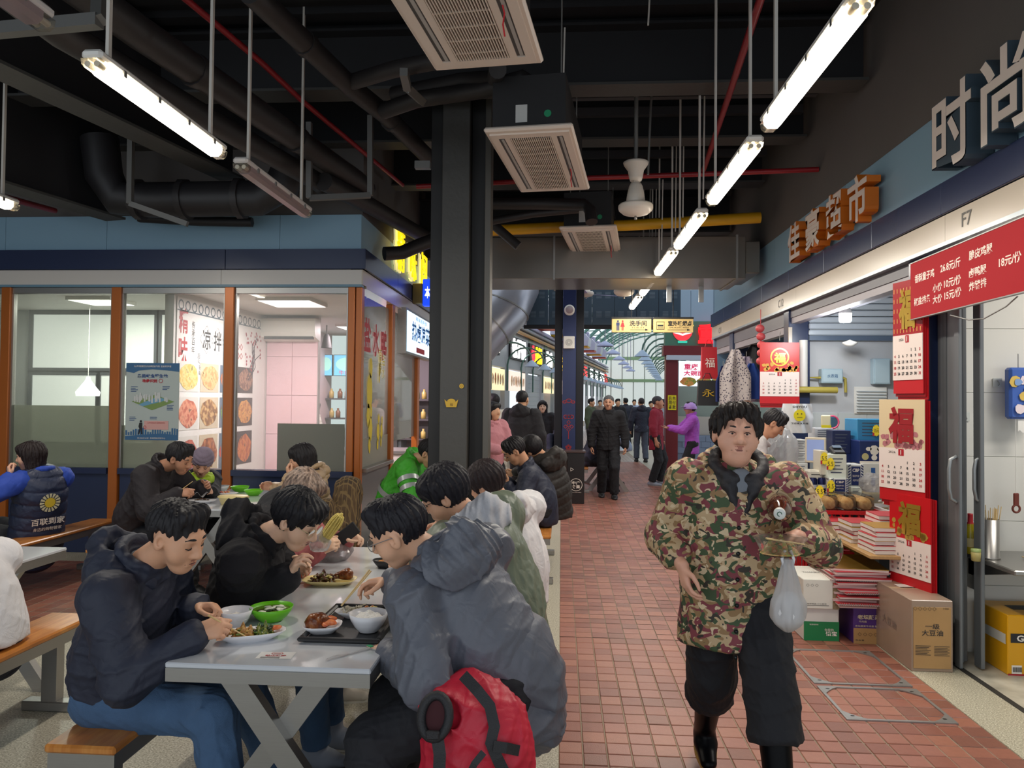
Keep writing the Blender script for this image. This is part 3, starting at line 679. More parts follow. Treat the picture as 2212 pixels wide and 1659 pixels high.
for i,(y,lab) in enumerate(((4.97,'lit tube lamp, second of the row over the red paved aisle'),(6.6,'lit tube lamp, third of the row over the red paved aisle'),(8.1,'lit tube lamp, fourth of the aisle row, in front of the steel duct'),(9.75,'lit tube lamp, fifth of the aisle row, under the steel duct'),(11.3,'lit tube lamp ending the aisle row before the direction sign'))):
    duplamp(lamp0, lab, (1.11,y,3.13))
duplamp(lamp0, 'lit tube lamp hung left among the black pipes, above the seated diners', (-2.11,3.77,3.13))
duplamp(lamp0, 'lit tube lamp end peeking in at the left edge under the black beam', (-4.35,4.95,3.13))
lampU = make_lamp('unlit pinkish tube lamp hung behind the lit one on the left', False); lampU.location = (-2.08,5.24,3.13)
dup(lampU, label='unlit tube lamp cut by the top left corner of the picture', loc=(-2.09,2.19,3.13))
# ---------------- cassette air conditioners ----------------
m_cas = mat('cassette_plastic','#dccfc3',.42)
def make_cassette(label):
    t = thing('ceiling_cassette', label, 'air conditioner', (0,0,0)); hx, hy = .30, .735
    b = MB(); b.bbox(-hx,hx,-hy,hy,.012,.045,.012)
    b.build('panel', m_cas, t)
    b = MB()
    for x0,x1,y0,y1 in ((-hx+.03,hx-.03,-hy+.05,-hy+.12),(-hx+.03,hx-.03,hy-.12,hy-.05),(-hx+.03,-.222,-hy+.12,hy-.12),(.222,hx-.03,-hy+.12,hy-.12),(-.178,-.14,-hy+.12,hy-.12),(.14,.178,-hy+.12,hy-.12)): b.box(x0,x1,y0,y1,0.0,.013)
    b.build('raised_frame', m_cas, t)
    for sx in (-1,1):
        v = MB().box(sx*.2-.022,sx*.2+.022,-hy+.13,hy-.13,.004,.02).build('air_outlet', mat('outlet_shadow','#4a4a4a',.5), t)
        MB().box(sx*.2-.004,sx*.2+.014,-hy+.14,hy-.14,-.001,.004,).build('flap', mat('flap_grey','#a9a6a2',.4), v)
    MB().box(-.138,.138,-hy+.125,hy-.125,.008,.014).build('grille_recess', mat('grille_dark','#35332f',.6), t)
    for k in range(20):
        x=-.133+.014*k; MB().box(x-.0026,x+.0026,-hy+.13,hy-.13,-.004,.01).build('grille_slat', m_cas, t)
    b = MB()
    for k in range(9): y=-hy+.2+k*(2*hy-.4)/8; b.box(-.136,.136,y-.003,y+.003,.0,.009)
    b.build('grille_bar', m_cas, t)
    MB().box(-hx+.04,hx-.06,-hy+.1,hy-.1,.045,.42).build('casing', m_black, t)
    b = MB(); b.box(-.1,-.02,-hy+.099,-hy+.1,.1,.22); b.build('rating_plate', mat('rating_plate','#c8c8c6',.5), t)
    b = MB(); disc(b, frame((.12,-hy+.098,.15),(1,0,0)),0,0,.025); b.build('green_sticker', mat('sticker_green','#1f8f62',.5), t)
    MB().tube([(.2,.1,.0),(.206,.12,-.03),(.203,.1,-.09),(.21,.11,-.14)],.004,5).build('red_ribbon', mat('ribbon_red','#c2202a',.6), t)
    for sx in (-1,1):
        for sy in (-1,1): MB().tube([(sx*.2,sy*.55,.4),(sx*.2,sy*.55,1.35)],.006,5).build('hanger_rod', m_galv, t)
    return t
c1 = make_cassette('cream ceiling cassette air conditioner nearest the camera, cut by the frame top'); c1.location=(-.49,3.22,3.405); c1.rotation_euler=(0,0,R(-6.5))
for loc,lab in (((-.155,5.6,3.405),'cream ceiling cassette air conditioner in the middle beside the dark steel column'),((.34,8.43,3.405),'cream ceiling cassette air conditioner furthest away, before the steel duct')):
    dup(c1, label=lab, loc=loc, rz=R(-6.5))
# ---------------- pipes ----------------
def pipe(name, lab, pts, r, m=m_pipe, cat='pipe', n=12, extras=None):
    pts = [Vector(p) for p in pts]; o = thing(name, lab, cat, pts[0]); 
    MB().tube([p-pts[0] for p in pts], r, n).build('run', m, o)
    return o
def bandize(o, pts, r, m):
    for p, d in pts:
        p=Vector(p)-o.location; d=Vector(d).normalized(); MB().tube([p-d*.03,p+d*.03], r*1.12, 12).build('collar', m, o)
o = pipe('insulated_pipe','black insulated pipe slanting from the top edge to the steel column head',[atz(540,-20,3.9),atz(760,190,3.9),atz(830,245,3.9),atz(935,350,3.9)],.075)
bandize(o,[(atz(660,95,3.9),atz(700,130,3.9)-atz(660,95,3.9)),(atz(845,262,3.9),atz(925,340,3.9)-atz(845,262,3.9))],.075,m_pipe)
pipe('insulated_pipe','black branch pipe leaving the slanting pipe below the nearest cassette',[atz(758,178,3.9),atz(850,150,3.85),atz(960,128,3.8),atz(1050,105,3.8)],.055)
pipe('insulated_pipe','second black branch pipe curving to the middle cassette',[atz(828,240,3.85),atz(900,215,3.85),atz(1040,195,3.85),atz(1130,170,3.85),atz(1160,190,3.8),atz(1175,225,3.7)],.06)
pipe('insulated_pipe','short black pipe stub rising to the nearest cassette',[atz(850,205,3.95),atz(1000,175,3.95),atz(1068,170,3.9),atz(1075,150,3.8)],.06)
o = pipe('insulated_pipe','thick black insulated pipe running from the top edge to the bracket over the shop',[atz(150,-40,3.75),atz(300,70,3.75),atz(500,205,3.75),atz(770,390,3.75),atz(792,410,3.72)],.1)
bandize(o,[(atz(420,152,3.75),(.2,1,0)),(atz(640,300,3.75),(.2,1,0))],.1,m_pipe)
o = pipe('insulated_pipe','second thick black insulated pipe behind the lit left lamp',[atz(0,-30,3.62),atz(130,70,3.62),atz(450,258,3.62),atz(720,412,3.62)],.085)
bandize(o,[(atz(700,400,3.62),(.2,1,0))],.095,m_pipe)
pipe('insulated_pipe','black pipe passing low over the shop corner to the column',[atz(700,392,3.58),atz(800,445,3.58),atz(935,522,3.55)],.085)
pipe('insulated_pipe','black pipe with metal collar crossing in front of the yellow characters',[at(830,548,7.9),at(868,546,8.0),at(905,530,8.1),at(945,515,8.2)],.075)
pipe('black_duct','large round black duct with an elbow above the blue band of the glazed shop',[at(215,300,6.6),at(225,380,6.6),at(255,428,6.65),at(330,432,6.7),at(560,428,6.75),at(610,400,6.8),at(640,330,6.85)],.165,mat('duct_black','#242326',.5),'duct',16)
o = bpy.data.objects.get('black_duct'); bandize(o,[(at(300,431,6.68),(1,0,0)),(at(400,431,6.72),(1,0,0)),(at(520,429,6.74),(1,0,0))],.17,mat('duct_black2','#2c2a2c',.5))
pipe('cable_tray','stepped dark duct run lying on top of the blue band',[at(300,470,7.1),at(430,478,7.12),at(545,480,7.15)],.05,m_black,'duct',6)
def rpipe(lab, pts, r=.022, m=m_red): return pipe('sprinkler_pipe', lab, pts, r, m, 'pipe', 8)
rpipe('thin red sprinkler pipe slanting down from the top edge among black pipes',[atz(392,-10,4.05),atz(565,135,4.05),atz(655,220,4.05),atz(870,400,4.05)])
rpipe('thin red sprinkler pipe crossing behind the fan to the charcoal wall',[at(900,403,7.35),at(1062,395,7.3),at(1280,384,7.25),at(1520,376,7.15),at(1768,366,7.08)],.025)
rpipe('thin red sprinkler pipe running up beside the right lamp row',[atz(1646,-10,3.95),atz(1580,190,3.95),atz(1520,368,3.95)],.025)
rpipe('red pipe end on the blue band at the far left',[at(0,423,6.4),at(118,455,7.3)],.03)
pipe('gas_pipe','thick yellow pipe crossing in front of the steel duct',[at(1060,498,8.45),at(1225,490,8.45),at(1350,487,8.45),at(1642,470,8.45)],.062,m_yellow,'pipe',14)
pipe('insulated_pipe','black pipe with a bend beneath the middle cassette, before the yellow pipe',[at(1060,440,7.3),at(1180,440,7.3),at(1262,442,7.3),at(1275,455,7.25),at(1278,480,7.2)],.06)
pipe('insulated_pipe','thinner black pipe below the bent one, before the yellow pipe',[at(1060,478,7.4),at(1150,462,7.4),at(1250,452,7.4)],.04)
pipe('insulated_pipe','black pipe stub slanting beside the dark steel column above the duct',[at(1062,482,7.8),at(1120,532,7.8)],.05)
# galvanised hanger frames
def hanger(lab, pts, w=.045):
    t = thing('pipe_hanger', lab, 'bracket', pts[0]); p0 = Vector(pts[0])
    for a, c_ in zip(pts[:-1], pts[1:]): MB().rbar(Vector(a)-p0, Vector(c_)-p0, w, w, up=(0,1,0)).build('strut', mat('hanger_steel','#6f6f6d',.5,.5), t)
hanger('galvanised angle hanger left, carrying the round black duct',[at(283,300,6.2),at(281,440,6.2),at(405,484,6.25)])
hanger('galvanised hanger frame around the two thick black pipes',[at(668,265,6.2),at(668,428,6.2),at(800,422,6.4),at(800,250,6.4)])
hanger('galvanised bracket across the top left corner carrying black pipes',[atz(-30,68,3.45),atz(215,45,3.45),atz(218,-30,3.7)],.06)
hanger('short galvanised bracket below the nearest cassette',[atz(872,155,3.7),atz(880,190,3.7),atz(912,220,3.75)],.05)
hanger('small galvanised bracket on the column face below the slanting pipe',[at(897,357,6.05),at(930,357,6.05)],.06)
# conduit drops
def rod(lab, a, b_, w=.012, m=None): 
    o = MB().rbar(a, b_, w, w, up=(0,1,0)).build('conduit_rod', m or mat('pvc_conduit','#cfcac2',.5)); tag(o, lab, 'conduit', 'thin pale conduit drops'); return o
for x,y0,y1,Y,lab in ((1403,0,55,5.5,'short pale conduit drop at the top edge right of the fan rod'),(1548,0,368,5.8,'pale conduit drop left of the red sprinkler pipe'),(1522,208,430,6.6,'pale conduit drop behind the second aisle lamp'),(1478,210,470,7.6,'pale conduit drop over the third aisle lamp'),(1462,238,500,8.2,'pale conduit drop over the fourth aisle lamp'),(1432,388,540,8.4,'pale conduit drop before the yellow pipe'),(1418,390,600,9.1,'thin conduit drop behind the yellow pipe'),(1405,400,590,9.6,'thinnest conduit drop over the fifth aisle lamp'),(1220,60,180,5.5,'grey threaded rod above the middle cassette')):
    rod(lab, at(x,y0,Y), at(x-3,y1,Y))
t = thing('smoke_detector','small pale smoke detector hanging beside the fan rod','detector',at(1355,275,7.5))
MB().lathe([(0,-.05),(.03,-.045),(.055,-.02),(.055,.0),(.03,.02),(0,.02)],14).build('body',m_cas,t); MB().tube([(0,0,0),(-.35,0,.03),(-.6,0,.01)],.01,6).build('flexible_conduit',mat('conduit_grey','#6a6a6a',.5),t)
t = thing('flood_light','small tilted floodlight on a rod above the fan','lamp',at(1408,190,6.8))
MB().box(-.06,.06,-.01,.01,-.05,.04,).build('body',m_black,t); MB().tube([(0,0,-.05),(-.01,0,-.2),(-.03,0,-.8)],.012,6).build('rod',m_galv,t)
# ---------------- fans ----------------
def fan(lab, p, s, rodtop, blades=None, ang=0):
    t = thing('ceiling_fan', lab, 'fan', p)
    mb_ = mat('fan_enamel','#e6ddd2',.3)
    MB().tube([(0,0,.3*s),(0,0,rodtop)],.018*s,8).build('rod', mat('fan_rod','#8d8d8b',.4,.4), t)
    if s == 1: MB().lathe([(0,.29),(.05,.29),(.06,.32),(.07,.38),(.105,.43),(.112,.45),(.1,.458),(0,.45)],20).build('canopy', mb_, t)
    MB().lathe([(.075,.1),(.082,.12),(.075,.17),(.06,.24),(.045,.27),(.02,.28),(.02,.3)],20,Matrix.Scale(s,4)).build('bell', mb_, t)
    MB().lathe([(0,-.02),(.05,-.015),(.11,.0),(.145,.03),(.152,.05),(.15,.065),(.152,.07),(.14,.085),(.08,.1),(0,.11)],28,Matrix.Scale(s,4)).build('motor', mb_, t)
    MB().lathe([(0,-.055),(.012,-.05),(.014,-.035),(.01,-.018),(0,-.016)],10,Matrix.Scale(s,4)).build('finial', m_steel, t)
    if blades:
        for k in range(3):
            a = ang+2*math.pi*k/3; Mz = Matrix.Rotation(a,4,'Z')
            MB().bbox(.13,.62,-.05,.05,.03,.036,.002,Mz@Matrix.Rotation(.15,4,'X')).build('blade', blades, t)
    return t
fan('white ceiling fan motor with bell canopy hanging on a long rod, bladeless',at(1373,462,6.5),1.0,1.35)
fan('cream ceiling fan motor hanging under the steel duct, bladeless',at(1348,638,10.9),1.0,1.0)
fan('pale lilac three bladed ceiling fan partly behind the navy column',at(1266,640,13.0),.9,.6,mat('fan_lilac','#b6b0d8',.4),.35)
# ---------------- steel duct across ----------------
t = thing('steel_duct','large rectangular grey steel air duct crossing above the aisle','duct',(0,8.85,3.08))
m_duct = mat('duct_steel','#8b857e',.28,.75,var=.15,vscale=2,bump=.04,bscale=4)
for x0,x1 in ((-1.3,-.1),(-.095,2.15)): MB().bbox(x0,x1,0,.9,0,.5,.004).build('duct_section',m_duct,t)
for x in (-.1,2.05): MB().box(x-.012,x+.012,-.015,.915,-.015,.515).build('flange',m_galv,t)
MB().bbox(2.15,2.32,0,.9,.06,.44,.01).build('duct_end',m_duct,t)
for x in (1.75,1.35): MB().box(x-.03,x+.03,.6,.63,-.2,.0).build('strap',m_galv,t)
# ---------------- columns ----------------
t = thing('column_1', None, None, (-.88,6.3,0)); struct(t)
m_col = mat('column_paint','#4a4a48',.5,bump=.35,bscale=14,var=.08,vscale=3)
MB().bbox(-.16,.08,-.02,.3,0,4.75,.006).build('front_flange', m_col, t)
MB().bbox(-.27,-.162,.06,.2,0,4.75,.004).build('side_flange', mat('column_shaded','#222223',.55), t)  # shade of the recess put into a darker copy of the column paint
MB().bbox(.082,.21,.1,.2,0,4.75,.004).build('web_plate', mat('column_shaded','#222223',.55), t)
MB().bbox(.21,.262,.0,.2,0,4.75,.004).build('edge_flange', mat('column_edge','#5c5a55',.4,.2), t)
def ingot(root, M, s):
    b = MB(); b.add([M@Vector((x*s,y*s,.001)) for x,y in ((-.5,.28),(-.36,-.28),(.36,-.28),(.5,.28),(.3,.1),(-.3,.1))],[(0,1,2,5),(5,2,3,4)])
    disc(b,M,0,.12*s,.3*s,.2*s,z=.0015,n=18); b.build('gold_shape', m_gold, root)
    b = MB(); text(b,'福',M,0,-.1*s,h=.22*s,z=.002); b.build('lettering', mat('print_brown','#6b4d1c',.6), root)
t = thing('sticker','gold ingot sticker on the front of the dark steel column','sticker',at(975,871,6.27)); ingot(t, frame((0,-.002,0),(1,0,0)), .12)
t = thing('sticker','small round gold coin sticker at the edge of the dark steel column','sticker',at(997,834,6.27))
b = MB(); Mq = frame((0,-.002,0),(1,0,0)); disc(b,Mq,0,0,.02); b.build('coin',m_gold,t); b=MB(); ring(b,Mq,0,0,.013,.003,z=.002,n=4); b.build('square_hole',mat('print_brown','#6b4d1c',.6),t)
t = thing('column_2', None, None, (.12,12.1,0)); struct(t)
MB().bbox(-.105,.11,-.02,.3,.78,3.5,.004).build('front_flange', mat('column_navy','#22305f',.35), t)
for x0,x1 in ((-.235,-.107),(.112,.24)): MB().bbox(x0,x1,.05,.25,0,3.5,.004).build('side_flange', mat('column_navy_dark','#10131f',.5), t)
Mq = frame((0,-.023,0),(1,0,0))
b = MB()
for cx,cy,r in ((0,1.62,.05),(-.07,1.6,.035),(.07,1.6,.035)): ring(b,Mq,cx,cy,r,.016,n=14,ry=r*.7)
for k in range(3): ring(b,Mq,(k-1)*.05,1.36,.035,.012,n=10)
for cx,cy in ((0,1.22),(-.05,1.2),(.05,1.2),(0,1.27),(0,1.15)): ring(b,Mq,cx,cy,.035,.012,n=4)
rect(b,Mq,-.006,.006,1.0,1.12)
for k in range(5): disc(b,Mq,.03*math.cos(2*math.pi*k/5+.3),.86+.03*math.sin(2*math.pi*k/5+.3),.022,n=10,z=.002)
q = b.build('red_knot_print', mat('print_knot','#a3303a',.5), t); 
o = thing('speaker','white square wall speaker on the navy column','speaker',at(1229,740,12.07)); MB().bbox(-.09,.09,-.05,0,-.1,.1,.008).build('case',m_white,o); b=MB(); 
for r in (.055,.04,.025): ring(b,frame((0,-.052,0),(1,0,0)),0,0,r,.006,n=18)
b.build('grille',mat('speaker_grey','#9a9a9a',.5),o)
o = thing('speaker','round white speaker drum high on the navy column','speaker',at(1230,671,12.05)); MB().lathe([(0,0),(.085,0),(.085,.1),(.06,.12),(0,.12)],20,Matrix.Rotation(R(90),4,'X')).build('drum',m_white,o); MB().lathe([(0,.122),(.06,.122),(.062,.124),(0,.126)],18,Matrix.Rotation(R(90),4,'X')).build('grille',mat('speaker_grille','#b8aab2',.6),o)
# bin
t = thing('waste_bin','dark brown cabinet style waste bin at the foot of the navy column','bin',(.12,11.75,0))
mbn = mat('bin_brown','#33241f',.35); 
MB().bbox(-.5,-.02,-.02,.33,0,.8,.006).build('side_cabinet', mbn, t)
MB().bbox(-.018,.25,-.03,.33,0,.8,.006).build('door', mat('bin_black','#1c1a1b',.25), t)
MB().bbox(-.52,.27,-.04,.35,.8,.83,.004).build('top', mat('bin_top','#4a3a38',.3), t)
Mq = frame((.12,-.032,.4),(1,0,0))
b = MB(); ring(b,Mq,0,-.1,.1,.008); text(b,'中广',Mq,0,-.07,w=.13,h=.055,bold=.02); text(b,'食集',Mq,0,-.13,w=.13,h=.055,bold=.02); text(b,'CITIZEN FOOD MARKET',Mq,0,-.22,w=.17,h=.012)
ring(b,Mq,-.07,.14,.035,.01,n=3); b.build('lettering',m_txt_white,t)
# ---------------- direction sign ----------------
t = thing('direction_sign','hanging pair of cream lit direction panels for toilet and smoking area','sign',(1.25,10.5,2.59))
mc = emat('sign_cream','#d8b878',.2)
for x0,x1 in ((-.55,.0),(.03,.58)):
    p = MB().bbox(x0,x1,-.03,.03,0,.19,.004).build('panel', mc, t); MB().box(x0-.005,x1+.005,-.035,.035,.19,.215).build('top_rail', m_black, p)
    MB().tube([((x0+x1)/2,0,.2),((x0+x1)/2,0,.9)],.006,6).build('hanger',m_black,t)
Ml = frame((-.275,-.032,.095),(1,0,0)); Mr = frame((.305,-.032,.095),(1,0,0))
b = MB(); text(b,'洗手间',Ml,.09,.03,w=.24,h=.08,bold=.03); text(b,'TOILET',Ml,.09,-.03,w=.19,h=.018); rect(b,Ml,-.02,.2,-.062,-.057); b.add([Ml@Vector(p) for p in ((.19,-.045,.001),(.19,-.075,.001),(.235,-.06,.001))],[(0,1,2)])
text(b,'室外吸烟点',Mr,.09,.03,w=.33,h=.075,bold=.03); text(b,'SMOKING AREA',Mr,.08,-.028,w=.27,h=.016); rect(b,Mr,-.08,.2,-.062,-.057); b.add([Mr@Vector(p) for p in ((.19,-.045,.001),(.19,-.075,.001),(.235,-.06,.001))],[(0,1,2)])
b.build('toilet_lettering',m_txt_dark,t); b=MB(); rect(b,Mr,-.235,-.125,-.055,-.05);rect(b,Mr,-.235,-.125,.05,.055);rect(b,Mr,-.235,-.23,-.055,.055);rect(b,Mr,-.13,-.125,-.055,.055);rect(b,Mr,-.22,-.14,-.01,.01);rect(b,Mr,-.22,-.14,-.035,-.028)
b.build('smoking_symbol',m_txt_dark,t)
b = MB(); disc(b,Ml,-.19,.06,.014,n=10); rect(b,Ml,-.213,-.167,.0,.042); rect(b,Ml,-.208,-.193,-.07,.0); rect(b,Ml,-.187,-.172,-.07,.0); b.build('man_symbol',mat('symbol_navy','#2b3a6a',.5),t)
b = MB(); disc(b,Ml,-.125,.06,.014,n=10); b.add([Ml@Vector(p) for p in ((-.137,.043,.001),(-.113,.043,.001),(-.095,-.02,.001),(-.155,-.02,.001))],[(3,2,1,0)]); rect(b,Ml,-.137,-.128,-.07,-.02); rect(b,Ml,-.122,-.113,-.07,-.02); b.build('woman_symbol',m_txt_red,t)
# ---------------- noodle booth ----------------
t = thing('noodle_booth','maroon framed food booth with lit menu screen and green sign band beyond the grocery','booth',(2.25,16.2,0))
mm_ = mat('booth_maroon','#6d1f26',.4)
MB().bbox(0,.26,-.02,.24,0,2.62,.006).build('post',mm_,t)
MB().bbox(-.06,3.2,-.06,.2,2.62,2.83,.006).build('maroon_fascia',mm_,t)
MB().bbox(-.0,3.2,-.1,.1,2.52,2.62,.006).build('pale_ledge',mat('ledge_pale','#b9c4d4',.4),t)
MB().bbox(-.02,3.2,0,.2,2.83,3.36,.004).build('green_band',mat('booth_green','#4d7a66',.5),t)
for k in range(3): MB().bbox(-.02+.55*k+.003,.53+.55*k-.003,.02,.2,3.36,4.05,.004).build('upper_panel',mat('booth_panel','#8fa6bb',.45),t)
MB().box(.26,3.0,.6,.7,0,2.5).build('inner_wall',mat('booth_inner','#8d9a92',.5),t)
MB().box(.26,1.6,.05,.2,.0,.9).build('counter',mat('booth_counter','#74839a',.3),t)
for j in range(7):
    for i in range(4): MB().bbox(.265+.2*i+(.1*(j%2)),.46+.2*i+(.1*(j%2)),.035,.052,.01+.125*j,.13+.125*j,.004).build('counter_tile',mat('booth_tile','#7c8ba4',.25),t)
MB().box(.26,1.2,.3,.5,.9,1.3).build('glass_case',mat('case_pale','#b9b4ac',.3),t)
MB().box(.28,1.3,.0,.03,1.96,2.5).build('menu_screen',emat('menu_white','#dfeaf2',1.1),t)
Mq = frame((.3,-.004,1.96),(1,0,0)); b=MB(); text(b,'重庆',Mq,.24,.42,w=.3,h=.13,bold=.03); text(b,'大碗面',Mq,.3,.28,w=.44,h=.12,bold=.03); b.build('menu_lettering',emat('menu_pink','#c0305a',.7),t)
b = MB(); disc(b,Mq,.18,.1,.17,.1,z=.002,jitter=.1); disc(b,Mq,.52,.1,.16,.1,z=.002,jitter=.1); disc(b,Mq,.82,.1,.15,.1,z=.002,jitter=.1); b.build('menu_food',ramp_mat('menu_food_print',[(.3,'#c8502c'),(.5,'#e0a050'),(.6,'#6f9a3a'),(.7,'#d88850')],scale=9),t)
# bowl emblem and red characters
Mq = frame((.35,-.02,3.09),(1,0,0))
for nm,col,es,shape in (('bowl_red','#d8303a',1.2,'bowl'),('bowl_white','#f2efe6',1.2,'band'),('noodle_yellow','#f0d060',1.2,'noodle'),('bowl_foot','#2fae94',1.0,'foot')):
    b = MB()
    if shape=='bowl': b.add([Mq@Vector((.22*math.cos(math.pi+math.pi*k/12),.26*math.sin(math.pi+math.pi*k/12)+.1,.001)) for k in range(13)],[tuple(range(13))])
    if shape=='band': b.add([Mq@Vector(p) for p in ((-.215,.06,.003),(-.2,.02,.003),(.0,-.04,.003),(.2,.02,.003),(.215,.06,.003),(0,.0,.003))],[tuple(range(6))])
    if shape=='noodle': b.add([Mq@Vector(p) for p in ((-.21,.105,.002),(.21,.105,.002),(.24,.19,.002),(.12,.16,.002),(.03,.21,.002),(-.1,.17,.002),(-.19,.19,.002))],[tuple(range(7))])
    if shape=='foot': rect(b,Mq,-.1,.1,-.2,-.15,z=.002)
    b.build(nm, emat('glow_'+nm,col,es), t)
for i,ch in enumerate('重庆'):
    b = MB(); text(b,ch,Mq,.5+.42*i,.0,w=.34,h=.42,bold=.04,depth=.08,z=.0); b.build('letter',emat('letter_red','#e8131c',2.0),t)
t2 = thing('notice','yellow payment notice with dark characters on the maroon booth post','notice',(2.38,16.16,1.6))
MB().box(-.09,.09,0,.006,-.16,.16).build('plate',mat('notice_yellow','#e8d51a',.5),t2)
Mq = frame((0,-.003,0),(1,0,0)); b=MB(); text(b,'先付款',Mq,.042,0,w=.07,h=.28,vertical=True,bold=.01); text(b,'后用餐',Mq,-.042,0,w=.07,h=.28,vertical=True,bold=.01); b.build('lettering',m_txt_dark,t2)
# ---------------- glazed hall beyond ----------------
HA = R(-8.5); Hm = Matrix.Translation((-2.97,12.5,0))@Matrix.Rotation(HA,4,'Z')
HR = Matrix.Rotation(HA,4,'Z')
def hp(x,y,z): return Hm@Vector((x,y,z))
wh = thing('wall_hall_left', None, None, (0,0,0), M=Hm); struct(wh)
mpn = mat('hall_cladding','#a8a9ae',.35,.2,var=.05); mgr = mat('hall_green_glass','#6f8f7c',.3)
sign_cols = ['#f4f4f4','#ff2a2a','#f6f0e0','#ffffff','#ff3a4a','#f4f4f4','#ffe020','#ff3030','#ffffff','#ff4040','#ffffff','#fff']
names = ['鲜肉小笼','朝天椒','面馆','包子铺','小火锅','炸鸡','麻辣烫','锅贴','奶茶','卤味','米线','烧腊']
for k in range(14):
    y = 3.0*k
    b = MB(); b.bbox(-.15,.0,y+.02,y+.5,0,4.2,.01); b.bbox(-.15,.0,y+.5,y+2.98,2.55,4.2,.01); b.build('cladding',mpn,wh)
    MB().box(-.02,.012,y+.55,y+1.3,3.5,4.15).build('green_panel',mgr,wh)
    if k<9:
        s = MB()
        if k%3==1:
            for j in range(16): s.box(-.1,-.06+.01*(j%2),y+.55,y+2.9,.1+.15*j,.1+.15*j+.14)
            s.build('roller_shutter',mat('hall_shutter','#b9bcc4',.35,.4),wh)
        else:
            s.box(-.6,-.5,y+.55,y+2.9,0,2.55); s.build('stall_back',mat('stall_back_%d'%(k%2),('#c4c0b8','#9fb0b8')[k%2],.5),wh)
            MB().box(-.1,.02,y+.6,y+2.9,1.9,2.5).build('menu_lightbox',emat('stall_menu_%d'%(k%3),('#f0d8c8','#cfe6f0','#f0e0b0')[k%3],.9),wh)
            bb = MB(); Mx = frame((.022,y+.7,2.2),(0,1,0))
            for j in range(7): disc(bb,Mx,.15+.3*j,0,.11,.16,z=.002,n=10,jitter=.2)
            bb.build('menu_pictures',ramp_mat('stall_menu_food',[(.3,'#b03a24'),(.45,'#d8a060'),(.6,'#e0d0b8'),(.7,'#8a3020')],scale=5),wh)
            MB().box(-.1,.05,y+.55,y+2.9,.0,.95).build('stall_counter',mat('stall_counter','#8f9aa0',.3,.3),wh)
    # red notice board
    if k==2: 
        MB().box(.0,.05,y-.5,y+.3,1.9,2.6).build('red_menu_board',emat('board_red','#e8452a',.8),wh); bb=MB()
        Mx=frame((.053,y-.1,2.25),(0,1,0))
        for j in range(4): text(bb,'牛肉面',Mx,-.27+.18*j,0,w=.12,h=.5,vertical=True)
        bb.build('board_lettering',m_txt_white,wh)
    # signs
    nm = names[k%12]
    Mx = frame((.02,y+.55,3.2),(0,1,0)); n=len(nm)
    bb = MB(); bb.box(.0,.06,y+.45,y+.75+.66*n,2.86,3.54); bb.build('sign_back',m_black,wh)
    for j,ch in enumerate(nm):
        bb = MB(); text(bb,ch,Mx,.35+.66*j,0.0,w=.58,h=.58,bold=.03,depth=.05,z=.05)
        col = '#ffe020' if (k%12==4 and j>=1) else sign_cols[k%12]
        bb.build('sign_letter',emat('stall_letter_'+col[1:4],col,1.8),wh)
# hood boxes with colour bases and pipework along the top of the stalls
for k in range(10):
    t = thing('fan_coil_unit','foil wrapped ventilation box above the hall stalls, %s from the steel column'%ORD[k],'ventilation unit',group='ventilation boxes above the hall stalls',M=Hm@Matrix.Translation((.45,4.6+3.0*k,4.2)))
    b = MB(); b.prism([(-.4,0),(.4,0),(.45,.35),(.2,.62),(-.35,.62)],1.1,Matrix(((1,0,0,0),(0,0,1,0),(0,1,0,0),(0,0,0,1)))); b.build('foil_box',mat('foil_lilac','#c2c2d8',.3,.5,bump=.5,bscale=8),t)
    MB().box(-.38,.38,.1,1.0,-.06,0).build('tray',mat(('tray_yellow','tray_red')[k%2],('#d8b020','#c04a3a')[k%2],.5),t)
    b = MB(); b.tube([(-.4,.3,.3),(-.7,.3,.3),(-.75,.3,.6),(-.75,.3,1.1)],.09,8); b.tube([(.0,.6,.6),(0,.6,.9),(-.3,.6,1.0),(-.7,.6,1.0)],.08,8); b.build('pipes',mat('pipe_lilac','#a6a3c2',.4),t)
for k in range(3):
    o = MB().tube([hp(.12,0,3.0+.0*k+3.5-.13*k if False else 3.72+.16*k),hp(.12,41.8,3.72+.16*k)],.06,8).build('hall_pipe',mat('hall_pipe_%d'%k,('#b98a4a','#8f8f96','#a6a3c2')[k],.4)); tag(o,['ochre service pipe along the hall stalls, lowest of three','grey service pipe along the hall stalls, middle of three','lilac service pipe along the hall stalls, uppermost of three'][k],'pipe')
# gooseneck lamps
def gooseneck(lab, grp):
    t = thing('gooseneck_lamp',lab,'lamp',group=grp); 
    pts=[(0,0,0),(0,0,.75)]+[(.55*(1-math.cos(a)),0,.75+.5*math.sin(a)) for a in [math.pi*j/10 for j in range(1,11)]]
    MB().tube(pts,.025,8).build('arm',mat('gooseneck_green','#4f7268',.4),t)
    MB().lathe([(.02,.16),(.06,.13),(.2,.0),(.21,-.02)],14,Matrix.Translation((1.1,0,.62))).build('shade',mat('shade_blue','#9fb4cc',.4),t)
    return t
g = gooseneck('green gooseneck lamp on the stall fronts beyond the dark column','gooseneck lamps along the hall stalls'); g.matrix_world=Hm@Matrix.Translation((.03,7.2,1.9))
for k in range(1,18): dup(g,label='green gooseneck lamp along the hall stalls, %s beyond the steel column'%ORD[k],M=Hm@Matrix.Translation((.03,7.2+2.0*k,1.9)))
g = gooseneck('green gooseneck lamp arching in from behind the noodle booth','gooseneck lamps behind the noodle booth'); g.matrix_world=Matrix.Translation((3.2,19.5,2.2))@Matrix.Rotation(math.pi+HA,4,'Z')
